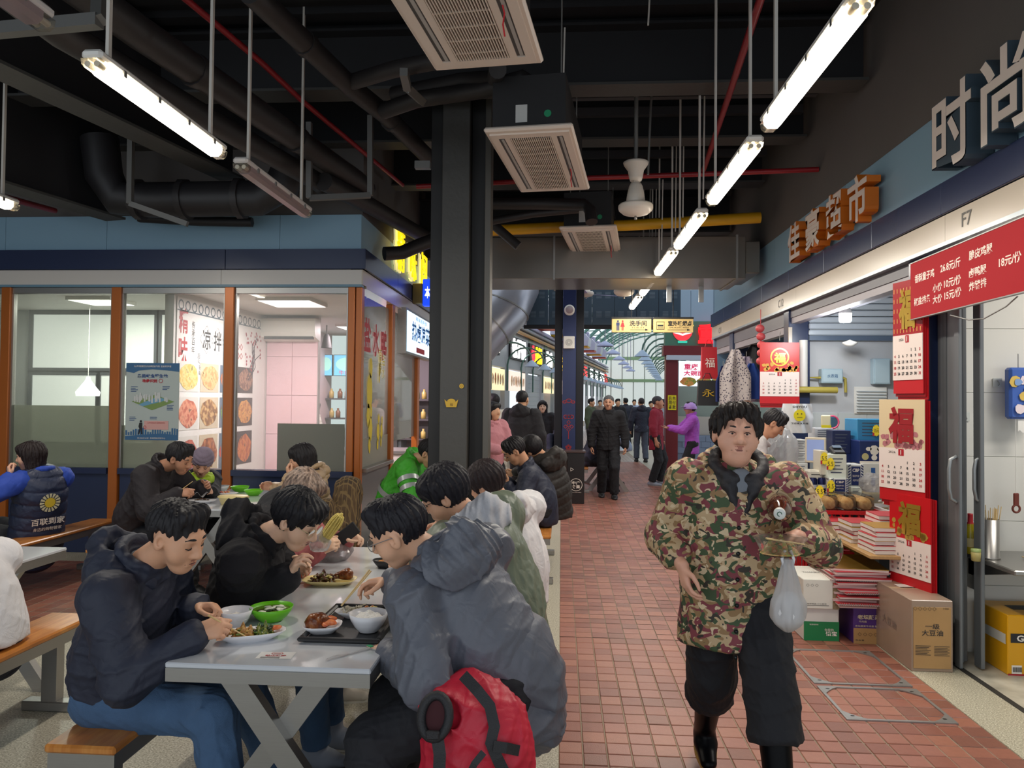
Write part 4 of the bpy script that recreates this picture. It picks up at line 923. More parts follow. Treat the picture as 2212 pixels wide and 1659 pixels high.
for k in range(1,12): dup(g,label='green gooseneck lamp behind the noodle booth, %s along the row'%ORD[k],M=Matrix.Translation((3.2+.3*k,19.5+2.0*k,2.2))@Matrix.Rotation(math.pi+HA,4,'Z'))
# pendant shades
for k in range(6):
    t = thing('pendant_lamp','round hanging shade lamp in the glazed hall, %s of the receding row'%ORD[k],'lamp',hp(3.05-.05*k,7.2+3.2*k,3.05),group='hanging shades in the hall')
    MB().lathe([(.02,.12),(.06,.1),(.21,.02),(.22,-.02)],14).build('shade',mat('shade_lilac','#a8b2d6',.4),t); MB().tube([(0,0,.1),(0,0,2.6)],.012,5).build('rod',mat('shade_rod','#8f93a8',.4),t)
for k in range(4):
    t = fan('dark ceiling fan in the glazed hall, %s of the receding row'%ORD[k],hp(4.6-.1*k,14+6*k,3.5),1.0,1.6,m_black,.3*k); t['group']='dark fans in the hall'
    for ch in t.children: ch.data.materials[0]=m_black
# locker like louvred panels hung across the hall entrance
t = thing('louvred_panels','dark blue grey louvred metal panels hung across the hall entrance','panel',(.4,13.6,3.0))
ml = mat('locker_slate','#3f5262',.4)
for k in range(7):
    p = MB().bbox(-1.05+.4*k,-.655+.4*k,-.05,.05,.0,.75,.008).build('panel',ml,t)
    b=MB()
    for zz in (.15,.5):
        for dx in (-.08,.08):
            for j in range(5): b.box(-.85+.4*k+dx-.05,-.85+.4*k+dx+.05,-.054,-.05,zz+.025*j,zz+.025*j+.008)
    b.build('louvres',mat('louvre_light','#7f909c',.4),p)
MB().box(-1.1,1.8,-.06,.06,-.06,0).build('bottom_rail',m_black,t)
# spiral silver duct
t = thing('spiral_duct','big silver spiral duct elbow beyond the dark steel column','duct',at(1085,680,13.0))
p0 = t.location; pts=[at(960,800,12.7),at(1010,745,12.8),at(1052,700,13),at(1085,665,13.1),at(1105,620,13.2),at(1112,560,13.3)]
MB().tube([p-p0 for p in pts],.5,24).build('elbow',mat('spiral_steel','#b4b7c2',.28,.55,bump=.1,bscale=3),t)
for a,c_ in zip(pts[1:-1],pts[2:]): 
    d=(c_-a).normalized(); MB().tube([a-p0-d*.012,a-p0+d*.012],.512,24).build('seam',m_galv,t)
o = MB().box(-1.5,-.98,12.9,13.0,3.0,3.35).build('small_blue_board',mat('board_blue','#1c4a68',.4)); tag(o,'small dark blue notice board hanging beside the silver spiral duct','board')
# steel roof arches and glazing of the hall
th = thing('ceiling_hall_arches', None, None, M=Hm); struct(th)
mga = mat('arch_green','#5d8a80',.4)
for k in range(16):
    y = 1.5+2.6*k; pts=[]
    for j in range(17):
        a = math.pi*j/16; pts.append((4.2-4.4*math.cos(a), y, 4.5+2.2*math.sin(a)))
    MB().tube(pts,.07,6).build('arch',mga,th)
    pts2=[(4.2-4.1*math.cos(math.pi*j/16),y+.0,4.2+2.1*math.sin(math.pi*j/16)) for j in range(17)]
    b=MB(); b.tube(pts2,.05,6)
    for j in range(0,16): b.tube([pts[j],pts2[j+1]],.025,5)
    b.build('arch_truss',mga,th)
for j in range(1,16,2):
    a=math.pi*j/16; MB().tube([(4.2-4.4*math.cos(a),1.0,4.5+2.2*math.sin(a)),(4.2-4.4*math.cos(a),42,4.5+2.2*math.sin(a))],.04,5).build('purlin',mga,th)
# end wall of the hall: glazed curtain with green rails
te = thing('wall_hall_end', None, None, M=Hm@Matrix.Translation((0,42,0))); struct(te)
for k in range(13): MB().box(-.5+.8*k,-.44+.8*k,0,.1,0,6.6).build('mullion',mat('mullion_grey','#9aa39a',.4),te)
for z in (3.0,4.6): MB().box(-.5,9.5,-.05,.1,z,z+.22).build('rail',mat('rail_green','#8fb088',.4),te)
for k in range(12):
    for z0,z1 in ((0,3.0),(3.22,4.6),(4.82,6.6)): MB().box(-.44+.8*k,.3+.8*k,.04,.05,z0,z1).build('pane',glass_mat('hall_glass','#f4f6f2',.6,.05,haze=.25,hazecol='#f4f2e8'),te)
b = MB(); Mx = frame((5.2,-.06,5.2),(1,0,0)); text(b,'中广食集',Mx,0,0,w=3.2,h=.8,bold=.01); b.build('lettering',mat('end_letter','#b5bdb8',.5),te)
struct(MB().box(9.0,9.2,17,60,0,4.5).build('wall_hall_right',mat('hall_wall_r','#b9bbb6',.5)))
# fixed black band above duct: closes the low ceiling towards the hall
struct(MB().box(-9,XR,11.0,11.2,3.75,4.9).build('wall_ceiling_end',m_black))
# ---------------- figure builder: signed distance shapes -> one continuous surface ----------------
class Field:
    def __init__(s, vox): s.vox = vox; s.pr = []
    def add(s, lo, hi, fn, k=.012, op='u', mid=0): s.pr.append((np.array(lo,float), np.array(hi,float), fn, k, op, mid)); return s
    def cone(s, a, b, ra, rb, k=.012, flat=None, q=1.0, op='u', mid=0):
        a = np.array(a,float); b = np.array(b,float); m = max(ra,rb)*1.05
        ax = None if flat is None else np.array(Vector(flat).normalized(),float)
        ab = b-a; L2 = max(float(ab@ab),1e-9)
        def fn(P):
            px,py,pz = P[0]-a[0],P[1]-a[1],P[2]-a[2]
            t = np.clip((px*ab[0]+py*ab[1]+pz*ab[2])/L2,0,1)
            dx,dy,dz = px-t*ab[0],py-t*ab[1],pz-t*ab[2]
            d2 = dx*dx+dy*dy+dz*dz
            if ax is not None:
                c = dx*ax[0]+dy*ax[1]+dz*ax[2]; d2 = d2 + c*c*(1/q**2-1)
            return np.sqrt(d2)-(ra+(rb-ra)*t)
        return s.add(np.minimum(a,b)-m, np.maximum(a,b)+m, fn, k, op, mid)
    def ell(s, c, R3, rad, k=.012, op='u', mid=0):
        # R3: 3x3 rows = local axes in world
        c = np.array(c,float); A = np.array(R3,float); r = np.array(rad,float); m = r.max()*1.05; mr = r.min()
        def fn(P):
            x,y,z = P[0]-c[0],P[1]-c[1],P[2]-c[2]
            l = [(A[i,0]*x+A[i,1]*y+A[i,2]*z)/r[i] for i in range(3)]
            n = np.sqrt(l[0]**2+l[1]**2+l[2]**2); l2 = np.sqrt((l[0]/r[0])**2+(l[1]/r[1])**2+(l[2]/r[2])**2)+1e-9
            return n*(n-1)/l2
        return s.add(c-m, c+m, fn, k, op, mid)
    def mesh(s, name, mats, disp=None, smooth=1):
        v = s.vox
        us = [p for p in s.pr if p[4]=='u']
        lo = np.min([p[0] for p in us],0)-4*v; hi = np.max([p[1] for p in us],0)+4*v
        n = np.ceil((hi-lo)/v).astype(int)+1
        G = np.full(n, .5, np.float32); MI = np.zeros(n, np.uint8)
        ax = [ (lo[i]+v*np.arange(n[i])).astype(np.float32) for i in range(3)]
        for plo,phi,fn,k,op,mid in s.pr:
            mg = k+2.5*v+(.02 if disp else 0)
            i0 = np.clip(np.floor((plo-mg-lo)/v).astype(int),0,n-1); i1 = np.clip(np.ceil((phi+mg-lo)/v).astype(int)+1,1,n)
            if np.any(i1<=i0): continue
            sl = tuple(slice(i0[i],i1[i]) for i in range(3))
            P = (ax[0][sl[0]][:,None,None], ax[1][sl[1]][None,:,None], ax[2][sl[2]][None,None,:])
            d = fn(P).astype(np.float32); g = G[sl]
            if op=='u':
                cl = d < g; MI[sl] = np.where(cl, mid, MI[sl])
                h = np.clip(.5+.5*(g-d)/k,0,1); G[sl] = g*(1-h)+d*h-k*h*(1-h)
            elif op=='s':
                h = np.clip(.5-.5*(g+d)/k,0,1); G[sl] = g*(1-h)-d*h+k*h*(1-h)
            elif op=='p':   # paint material only
                MI[sl] = np.where(d<0, mid, MI[sl])
        if disp is not None:
            w = np.where(np.abs(G)<.05)
            Pw = [lo[i]+v*w[i] for i in range(3)]
            G[w] += disp(Pw).astype(np.float32)
        ins = G<0
        c = ins[:-1,:-1,:-1].astype(np.uint8)
        c = c+ins[1:,:-1,:-1]; c+=ins[:-1,1:,:-1]; c+=ins[1:,1:,:-1]; c+=ins[:-1,:-1,1:]; c+=ins[1:,:-1,1:]; c+=ins[:-1,1:,1:]; c+=ins[1:,1:,1:]
        I,J,K = np.where((c>0)&(c<8)); N=len(I)
        cid = np.full(c.shape,-1,np.int32); cid[I,J,K]=np.arange(N)
        offs = [(0,0,0),(1,0,0),(0,1,0),(1,1,0),(0,0,1),(1,0,1),(0,1,1),(1,1,1)]
        V = np.stack([G[I+o[0],J+o[1],K+o[2]] for o in offs],1)
        acc = np.zeros((N,3)); cnt = np.zeros(N)
        for a in range(8):
            for ax_ in range(3):
                if offs[a][ax_]==0:
                    b = a | (1<<ax_); va,vb = V[:,a],V[:,b]; m = (va<0)!=(vb<0)
                    t = np.where(m, va/np.where(m,va-vb,1), 0)
                    p = np.array(offs[a],float)[None,:]+np.zeros((N,3)); p[:,ax_]+=t
                    acc[m]+=p[m]; cnt[m]+=1
        pos = (np.stack([I,J,K],1)+acc/cnt[:,None])*v+lo
        Q=[]
        for a_ in range(3):
            b_,c_ = (a_+1)%3,(a_+2)%3
            s0=[slice(None)]*3; s1=[slice(None)]*3; s0[a_]=slice(0,-1); s1[a_]=slice(1,None)
            A = ins[tuple(s0)]; B = ins[tuple(s1)]; w = np.array(np.where(A!=B)).T
            ok = (w[:,b_]>0)&(w[:,c_]>0)&(w[:,b_]<cid.shape[b_])&(w[:,c_]<cid.shape[c_]); w=w[ok]
            if not len(w): continue
            flip = A[tuple(w.T)]
            def get(db,dc):
                u=w.copy(); u[:,b_]-=db; u[:,c_]-=dc; return cid[tuple(u.T)]
            q = np.stack([get(1,1),get(0,1),get(0,0),get(1,0)],1)
            q[~flip]=q[~flip][:,::-1]; Q.append(q)
        Q = np.concatenate(Q); Q = Q[(Q>=0).all(1)]
        for _ in range(smooth):
            ac = np.zeros_like(pos); ct = np.zeros(N)
            for e in range(4):
                u,w2=Q[:,e],Q[:,(e+1)%4]; np.add.at(ac,u,pos[w2]); np.add.at(ac,w2,pos[u]); np.add.at(ct,u,1); np.add.at(ct,w2,1)
            pos = pos*.45+.55*ac/np.maximum(ct,1)[:,None]
        me = bpy.data.meshes.new(name); F=len(Q)
        me.vertices.add(N); me.vertices.foreach_set('co',pos.astype(np.float32).ravel())
        me.loops.add(4*F); me.loops.foreach_set('vertex_index',Q.astype(np.int32).ravel())
        me.polygons.add(F); me.polygons.foreach_set('loop_start',np.arange(0,4*F,4,dtype=np.int32))
        me.polygons.foreach_set('use_smooth',np.ones(F,bool))
        for m in (mats if isinstance(mats,(list,tuple)) else [mats]): me.materials.append(m)
        if isinstance(mats,(list,tuple)) and len(mats)>1:
            mm = MI[I,J,K].astype(np.int32)[Q[:,0]]; me.polygons.foreach_set('material_index',np.minimum(mm,len(mats)-1))
        me.update(calc_edges=True); me.validate(); return me
def mobj(me, name, parent):
    o = bpy.data.objects.new(name, me); COL.objects.link(o); o.parent = parent
    o.matrix_parent_inverse = parent.matrix_world.inverted() if parent is not None else Matrix(); return o
def folds(seed, amp, freq=38):
    q = np.random.RandomState(seed); D = q.normal(size=(5,3)); D/=np.linalg.norm(D,axis=1)[:,None]; ph=q.uniform(0,6,5)
    D[:,2]*=.8
    def fn(P):
        x,y,z=P; w=[2.2*np.sin(freq*.35*(D[i,0]*x+D[i,1]*y+D[i,2]*z)+ph[i]) for i in (3,4)]
        s=0
        for i,(f,a) in enumerate(((1,.5),(.62,.8),(1.7,.34),(2.9,.2))):
            t=np.sin(freq*f*(D[i,0]*x+D[i,1]*y+D[i,2]*z)+w[i%2]*(1+.4*i)+ph[i]); s=s+a*(1-np.abs(t))**(2.0 if i<2 else 1.4)
        return -amp*(s-.5)
    return fn
def V3(a): return Vector((a,a,a))
def ik(a, t, l1, l2, pole):
    a,t,pole=Vector(a),Vector(t),Vector(pole); d=t-a; L=d.length; m=(l1+l2)*.995
    if L>m: t=a+d*(m/L); d=t-a; L=m
    x=(l1*l1-l2*l2+L*L)/(2*L); h=math.sqrt(max(l1*l1-x*x,0)); u=d/L; p=(pole-u*pole.dot(u))
    p=p.normalized() if p.length>1e-5 else u.orthogonal().normalized()
    return a+u*x+p*h, t
skin_tones={}
def skin_mat(col='#c99a7c'):
    n='skin_'+col[1:]
    if n in _mats: return _mats[n]
    col='#%02x%02x%02x'%tuple(min(255,int(int(col[i:i+2],16)*1.09)) for i in (1,3,5)); m=mat(n,col,.5,var=.1,vscale=25,bump=.06,bscale=300); b=m.node_tree.nodes['Principled BSDF']
    b.inputs['Subsurface Weight'].default_value=.12; b.inputs['Subsurface Radius'].default_value=(.02,.008,.005); b.inputs['Subsurface Scale'].default_value=.3
    return m
def hair_mat(col='#17151a'):
    n='hair_'+col[1:]
    if n in _mats: return _mats[n]
    return ramp_mat(n,[(.2,col),(.55,'#%02x%02x%02x'%tuple(min(255,int(int(col[i:i+2],16)*1.25+5)) for i in (1,3,5))),(.8,col)],scale=70,rough=.55,detail=4,stretch=(1,1,.25),bump=.35,spec=.3)
def cloth(name,col,rough=.75,bump=.12,bs=350,var=.08,wr=.22):
    if name in _mats: return _mats[name]
    m=mat(name,col,rough,bump=bump,bscale=bs,var=var,vscale=12); nt=m.node_tree; n=nt.nodes; b=n['Principled BSDF']; old=b.inputs['Normal'].links[0].from_node
    tc=n.new('ShaderNodeTexCoord'); t=n.new('ShaderNodeTexNoise'); t.inputs['Scale'].default_value=13; t.inputs['Detail'].default_value=2; t.inputs['Distortion'].default_value=.5
    nt.links.new(tc.outputs['Object'],t.inputs['Vector']); m1=n.new('ShaderNodeMath'); m1.operation='SUBTRACT'; m1.inputs[1].default_value=.5; m2=n.new('ShaderNodeMath'); m2.operation='ABSOLUTE'
    nt.links.new(t.outputs[0],m1.inputs[0]); nt.links.new(m1.outputs[0],m2.inputs[0]); bp=n.new('ShaderNodeBump'); bp.inputs['Strength'].default_value=wr; bp.inputs['Distance'].default_value=.05
    nt.links.new(m2.outputs[0],bp.inputs['Height']); nt.links.new(bp.outputs[0],old.inputs['Normal']); return m
def hand_prims(F, w, D, N, side, s=1.0, curl=.6, mid=0, thumb=.5, spread=1.0, curls=None):
    D=Vector(D).normalized(); N=Vector(N); N=(N-D*N.dot(D)).normalized(); T=D.cross(N)*side
    w=Vector(w); k=.008*s
    kn=[w+D*(.088-.006*abs(i-1))*s+T*(.029-.019*i)*s*spread for i in range(4)]
    for i in range(4): F.cone(w+T*(.014-.009*i)*s,kn[i],.0165*s,.0115*s,.014*s,mid=mid)
    F.cone(w+D*.03*s+N*.006*s,w+D*.065*s+N*.004*s,.02*s,.017*s,.014*s,mid=mid)
    for i in range(4):
        L=(.072,.08,.074,.058)[i]*s; c=(curls[i] if curls else curl*(1+.06*i)); p=kn[i]; a=0
        for j,(fr,ca) in enumerate(((.44,.75),(.31,1.0),(.25,.7))):
            a+=c*ca; d=D*math.cos(a)+N*math.sin(a)+T*(.05*(1.2-i)*(1-min(1,c))); d.normalize(); e=p+d*L*fr
            r0=(.0098,.0088,.0078)[j]*s*(.88 if i==3 else 1); F.cone(p,e,r0,r0*.9,.003*s,mid=mid); p=e
    b=w+D*.022*s+T*.024*s; d1=(D*.62+T*(.75-.25*thumb)+N*(.2+.5*thumb)).normalized(); e=b+d1*.045*s; F.cone(b,e,.0145*s,.0115*s,.01*s,mid=mid)
    d2=(D*.9+T*(.25-.4*thumb)+N*(.2+.45*thumb)).normalized(); e2=e+d2*.034*s; F.cone(e,e2,.011*s,.0095*s,.003*s,mid=mid)
    d3=(D*.95-T*.25*thumb+N*.2).normalized(); F.cone(e2,e2+d3*.026*s,.0095*s,.0075*s,.003*s,mid=mid)
    return [w+D*.1*s+N*.02*s, D, N, T]
def headframe(look, up):
    y=Vector(look).normalized(); z=Vector(up); z=(z-y*z.dot(y)).normalized(); x=y.cross(z); return x,y,z
class Head:
    def __init__(s,c,look,up,sc): s.c=Vector(c); s.x,s.y,s.z=headframe(look,up); s.s=sc; s.R=(tuple(s.x),tuple(s.y),tuple(s.z))
    def p(s,x,y,z): return s.c+(s.x*x+s.y*y+s.z*z)*s.s
    def ell(s,F,c,r,k=.012,op='u',mid=0): F.ell(s.p(*c),s.R,[q*s.s for q in r],k*s.s,op,mid)
    def cone(s,F,a,b,ra,rb,k=.012,op='u',mid=0,flat=None,q=1): F.cone(s.p(*a),s.p(*b),ra*s.s,rb*s.s,k*s.s,flat,q,op,mid)
    def mat4(s): 
        return Matrix(((s.x.x*s.s,s.y.x*s.s,s.z.x*s.s,s.c.x),(s.x.y*s.s,s.y.y*s.s,s.z.y*s.s,s.c.y),(s.x.z*s.s,s.y.z*s.s,s.z.z*s.s,s.c.z),(0,0,0,1)))
def head_prims(F,h,wide=1.0,detail=True,chub=0):
    w=wide
    h.ell(F,(0,-.012,.032),(.078*w,.096,.086),.02)
    h.cone(F,(0,.03-.008*chub,-.012),(0,.045-.016*chub,-.078),.066*w,.044*w+.012*chub,.03)
    h.ell(F,(0,.045,-.02),(.06*w,.046,.075),.02)
    h.ell(F,(0,.058-.004*chub,-.094),(.026*w+.01*chub,.022,.02),.02)
    for s in (-1,1):
        h.ell(F,(s*.042*w,.052,-.034),(.026+.008*chub,.028,.03),.025)
        h.ell(F,(s*.079*w,-.004,-.004),(.011,.021,.034),.006)
        if detail:
            h.ell(F,(s*.083*w,.004,.0),(.006,.01,.017),.006,'s')
            h.ell(F,(s*.031,.091,.006),(.02,.012,.012),.012,'s')
            h.ell(F,(s*.031,.076,.004),(.0165,.0125,.0105),.004)
    if detail:
        h.cone(F,(-.034,.08,.027),(.034,.08,.027),.0125,.0125,.014)
    h.cone(F,(0,.088,.014),(0,.109,-.027),.009,.0135+.002*chub,.012)
    h.ell(F,(0,.107,-.03),(.0145,.0125,.011),.008)
    for s in (-1,1):
        h.ell(F,(s*(.015+.003*chub),.097,-.033),(.0095,.011,.009),.006)
    if detail:
        h.cone(F,(-.02,.0865,-.058),(.02,.0865,-.058),.008,.008,.005)
        h.cone(F,(-.017,.0865,-.07),(.017,.0865,-.07),.0095,.0095,.005)
        h.cone(F,(-.026,.097,-.0635),(.026,.097,-.0635),.0022,.0022,.004,'s')
        h.cone(F,(0,.099,-.0635),(0,.096,-.0635),.004,.002,.004,'s')
        h.ell(F,(0,.093,-.0575),(.021,.012,.006),.001,'p',1); h.ell(F,(0,.093,-.071),(.017,.012,.0075),.001,'p',1)
def hair_prims(F,h,style,wide=1.0,hv=1.0,hl=0):
    w=wide
    if style in ('short','crop','fade','thin'):
        t={'short':1.13,'crop':1.06,'fade':1.09,'thin':1.05}[style]
        t*=hv; h.ell(F,(0,-.016,.036),(.079*w*t,.096*t,.088*t),.01)
        if style in('short','fade'): h.cone(F,(-.04*w,.045,.105),(.045*w,.045,.1),.03,.028,.03)
        h.ell(F,(0,.115,-.045+hl),(.085*w,.085,.115),.012,'s'); h.ell(F,(0,.05,-.1),(.12,.06,.1),.02,'s')
        h.ell(F,(0,-.05,-.14),(.14,.12,.085),.02,'s')
        for s in (-1,1):
            h.ell(F,(s*.085*w,.0,-.02),(.03,.03,.05),.01,'s')
            if style!='short': h.ell(F,(s*.1*w,.02,-.02),(.04,.085,.062),.012,'s')
    elif style in ('mop','fringe'):
        h.ell(F,(0,-.016,.036),(.079*w*1.17,.096*1.16,.088*1.2),.01)
        h.cone(F,(-.05*w,.06,.07),(.05*w,.06,.075),.036,.034,.03)
        for s in (-1,1): h.cone(F,(s*.07*w,.02,.06),(s*.078*w,.02,.0),.026,.014,.02)
        h.ell(F,(0,.125,-.065),(.078*w,.075,.115),.01,'s'); h.ell(F,(0,-.06,-.16),(.14,.12,.085),.02,'s')
        for s in (-1,1): h.ell(F,(s*.09*w,.0,-.03),(.024,.026,.04),.01,'s')
    elif style in ('bob','long'):
        h.ell(F,(0,-.018,.03),(.079*w*1.18,.096*1.17,.088*1.18),.01)
        L=-.11 if style=='bob' else -.26
        for s in (-1,1): h.cone(F,(s*.065*w,-.01,.02),(s*.068*w,-.01,L),.04,.03,.03); h.cone(F,(s*.04*w,-.06,.02),(s*.05*w,-.05,L),.045,.03,.03)
        h.cone(F,(0,-.07,.0),(0,-.07,L),.05,.04,.03)
        h.cone(F,(-.05*w,.055,.075),(.05*w,.06,.07),.034,.03,.03)
        h.ell(F,(0,.12,-.06),(.07*w,.075,.115),.012,'s')
    elif style=='cap':
        h.ell(F,(0,-.012,.045),(.079*w*1.18,.096*1.16,.1),.01)
        h.ell(F,(0,.12,-.08),(.1*w,.1,.11),.01,'s'); h.ell(F,(0,0,-.13),(.2,.2,.12),.02,'s')
def hair_disp(h,style,amp=.0035,seed=0):
    q=np.random.RandomState(seed+3); p=q.uniform(0,6,6); c=np.array(h.c); A=np.array(h.R)
    def fn(P):
        x,y,z=P[0]-c[0],P[1]-c[1],P[2]-c[2]; X=A[0,0]*x+A[0,1]*y+A[0,2]*z; Y=A[1,0]*x+A[1,1]*y+A[1,2]*z; Z=A[2,0]*x+A[2,1]*y+A[2,2]*z
        if style=='cap': return -.004*np.abs(np.sin(Z*95+.6*np.sin(40*X+p[0])))
        a=np.arctan2(X,Y+.03); r=np.sqrt(X*X+Y*Y)
        return amp*(np.sin(a*23+p[0]+30*r)+.7*np.sin(a*41+p[1]+4*np.sin(Z*40))+.6*np.sin(60*Z+9*a+p[2])*.6)
    return fn
def person(name,label,pel,fwd,neck,head,look,hands,feet,st):
    """one figure: skin body, jacket, trousers, shoes, hair and extras. fwd: hip forward; hands/feet: (left,right) targets."""
    S_=st.get('s',1.0); vox=st.get('vox',.006); near=st.get('near',True)
    pel,neck,head=Vector(pel),Vector(neck),Vector(head); fwd=Vector(fwd).normalized(); look=Vector(look).normalized()
    Z=Vector((0,0,1)); right=fwd.cross(Z).normalized(); sp=(neck-pel); Ls=sp.length; spn=sp.normalized()
    cf=st.get('chest_fwd'); cf=Vector(cf) if cf is not None else fwd.copy(); cf=(cf-spn*cf.dot(spn)).normalized(); cr=cf.cross(spn).normalized()
    root=thing(name,label,'person',(pel.x,pel.y,0)); bpy.context.view_layer.update()
    sw=st.get('sw',.185)*S_; sh=[neck-spn*.045*S_-cr*sw, neck-spn*.045*S_+cr*sw]; hp_=[pel-right*.09*S_, pel+right*.09*S_]
    ua,fa=.285*S_,.25*S_; th,sn=.43*S_,.42*S_
    poles=st.get('elbow',[None,None]); kn_p=st.get('knee',[None,None]); el=[];wr=[];kn=[];an=[]
    for i in (0,1):
        pole=Vector(poles[i]) if poles[i] is not None else (cr*(-.6 if i==0 else .6)-spn*.8-cf*.35)
        e,w=ik(sh[i],hands[i],ua,fa,pole); el.append(e); wr.append(w)
        kp=Vector(kn_p[i]) if kn_p[i] is not None else fwd+Z*.6
        k,a=ik(hp_[i],feet[i],th,sn,kp); kn.append(k); an.append(a)
    up=st.get('up'); up=Vector(up) if up is not None else ((head-neck).normalized()+Z*.6)
    hd=Head(head,look,up,st.get('hs',1.0)*S_); wide=st.get('wide',1.0)
    sk=skin_mat(st.get('skin','#c79878')); lip=mat('lip_'+st.get('skin','#c79878')[1:]+('s' if vox>.0075 else ''),'#b07868' if vox>.0075 else st.get('lip','#b0705f'),.45)
    # --- body (skin)
    F=Field(min(vox,.0055) if near else vox)
    head_prims(F,hd,wide,near,st.get('chub',0))
    F.cone(hd.p(0,-.022,-.05),neck-spn*.01,.052*S_,.058*S_,.02)
    F.cone(neck-spn*.08,pel,.085*S_,.1*S_,.03,cf,.7); F.cone(sh[0],sh[1],.05*S_,.05*S_,.03)
    hi=st.get('hand',[{},{}]); hinf=[None,None]
    for i in (0,1):
        F.cone(sh[i],el[i],.046*S_,.038*S_,.02); F.cone(el[i],wr[i],.036*S_,.026*S_,.012)
        F.cone(hp_[i],kn[i],.075*S_,.05*S_,.02); F.cone(kn[i],an[i],.048*S_,.035*S_,.02)
        H=hi[i]; D=Vector(H['D']) if 'D' in H else (wr[i]-el[i]); N=Vector(H['N']) if 'N' in H else (-cr if i==1 else cr)
        hinf[i]=hand_prims(F,wr[i],D,N,(-1 if i==0 else 1)*H.get('flip',1),.96*S_,H.get('curl',.55),0,H.get('thumb',.5),1.0,H.get('curls'))
    me=F.mesh('body',[sk,lip],smooth=1 if near else 1); ob=mobj(me,'body',root)
    # --- hair
    hs=st.get('hair','short')
    if hs:
        F=Field(min(vox,.0055) if near else vox); hair_prims(F,hd,hs,wide,st.get('hv',1.0),st.get('hl',0))
        me=F.mesh('hair',[st['hairmat'] if 'hairmat' in st else hair_mat(st.get('haircol','#1a181b'))],hair_disp(hd,hs,st.get('ha',.0034) if near else .002,st.get('seed',1)),1)
        mobj(me,'knit_cap' if hs=='cap' else 'hair',root)
    HM=hd.mat4()
    def hchild(mb,nm,mm): o=mb.build(nm,mm,root,False); o.data.transform(HM); o.matrix_parent_inverse=root.matrix_world.inverted(); return o
    if near:
        op=st.get('eyes','down')
        for s in (-1,1):
            b=MB()
            if op=='open': 
                b.ball((s*.031,.0772,.0035),.0132,.0125,.005,12); hchild(b,'eye',mat('eye_white','#b9aca4',.3))
                b=MB(); b.ball((s*.031-.001*s,.0842,.0038),.0062,.0066,.005,10); hchild(b,'iris',mat('iris_dark','#1c120e',.15))
                b=MB(); b.tube([(s*.017,.088,.0065),(s*.026,.0925,.0105),(s*.036,.0915,.0105),(s*.046,.083,.006)],[.0012,.002,.002,.001],6); hchild(b,'eyelash',hair_mat('#1a181b'))
            else:
                b.tube([(s*.017,.0865,-.001),(s*.026,.0905,-.004),(s*.036,.0898,-.0045),(s*.046,.0822,-.001)],[.0012,.0024,.0024,.001],6); hchild(b,'eyelash',hair_mat('#1a181b'))
            b=MB(); b.tube([(s*.013,.092,.0285),(s*.025,.0935,.0335),(s*.038,.088,.0335),(s*.05,.077,.027)],[.003,.0045,.004,.002],6); hchild(b,'eyebrow',hair_mat(st.get('brow','#1a181b')))
    if near:
        b=MB(); b.tube([(-.03*wide,.0865,-.066),(-.014,.0935,-.064),(0,.0948,-.0645),(.014,.0935,-.064),(.03*wide,.0865,-.066)],[.0006,.0017,.002,.0017,.0006],5); hchild(b,'mouth_line',mat('mouth_dark','#5a2f2a',.5))
        for s in (-1,1): b=MB(); b.ball((s*.0085,.1075,-.0385),.0036,.0045,.0022,8); hchild(b,'nostril',mat('mouth_dark','#5a2f2a',.5))
    if st.get('glasses'):
        gm=mat('glasses_'+st['glasses'][1:],st['glasses'],.3,.6); b=MB()
        for s in (-1,1):
            b.tube([(s*.033+.025*math.cos(2*math.pi*k/16),.103,.001+.021*math.sin(2*math.pi*k/16)) for k in range(16)],.0013,5,closed=True)
            b.tube([(s*.057,.1,.008),(s*.076*wide,.06,.011),(s*.084*wide,.0,.01),(s*.084*wide,-.02,-.008)],.0014,5)
        b.tube([(-.009,.104,.005),(0,.107,.008),(.009,.104,.005)],.0013,5); g=hchild(b,'glasses',gm)
        b=MB()
        for s in (-1,1): b.add([(s*.033+.0245*math.cos(2*math.pi*k/16),.103,.001+.0205*math.sin(2*math.pi*k/16)) for k in range(16)],[tuple(range(16))])
        l=hchild(b,'lens',glass_mat('spectacle_lens','#f6f8f8',.5)); 
    # --- jacket
    J=st.get('jacket')
    if J:
        F=Field(vox); t=J.get('t',.0); m=J['mat']; q=J.get('flat',.72); bw=J.get('belly',.155)*S_+t; cw=J.get('chest',.175)*S_+t
        ch=neck-spn*.16*S_
        low=pel+spn*J.get('low',.02)
        F.cone(low,ch,bw,cw,.03,cf,q); F.cone(ch,neck-spn*.06*S_,cw*.98,.115*S_+t*.5,.04,cf,.72)
        if J.get('hem') is not None:
            hv=Vector(J['hem']); F.cone(low,low+hv,bw,bw*J.get('flare',1.04),.03,cf,q)
        F.cone(sh[0],sh[1],.078*S_+t*.6,.078*S_+t*.6,.04)
        if J.get('back') : F.ell(pel+spn*.3*Ls-cf*.06,(tuple(cr),tuple(cf),tuple(spn)),(bw*1.0,.11,.2),.06)
        for i in (0,1):
            r1,r2,r3=[x*S_+t*.8 for x in J.get('sleeve',(.078,.064,.05))]
            fe=wr[i]+(el[i]-wr[i]).normalized()*(J['cuff'][i] if isinstance(J.get('cuff'),tuple) else J.get('cuff',.015))
            F.cone(sh[i],el[i],r1,r2,.035); F.cone(el[i],fe,r2,r3,.02)
        c0=neck+spn*.005
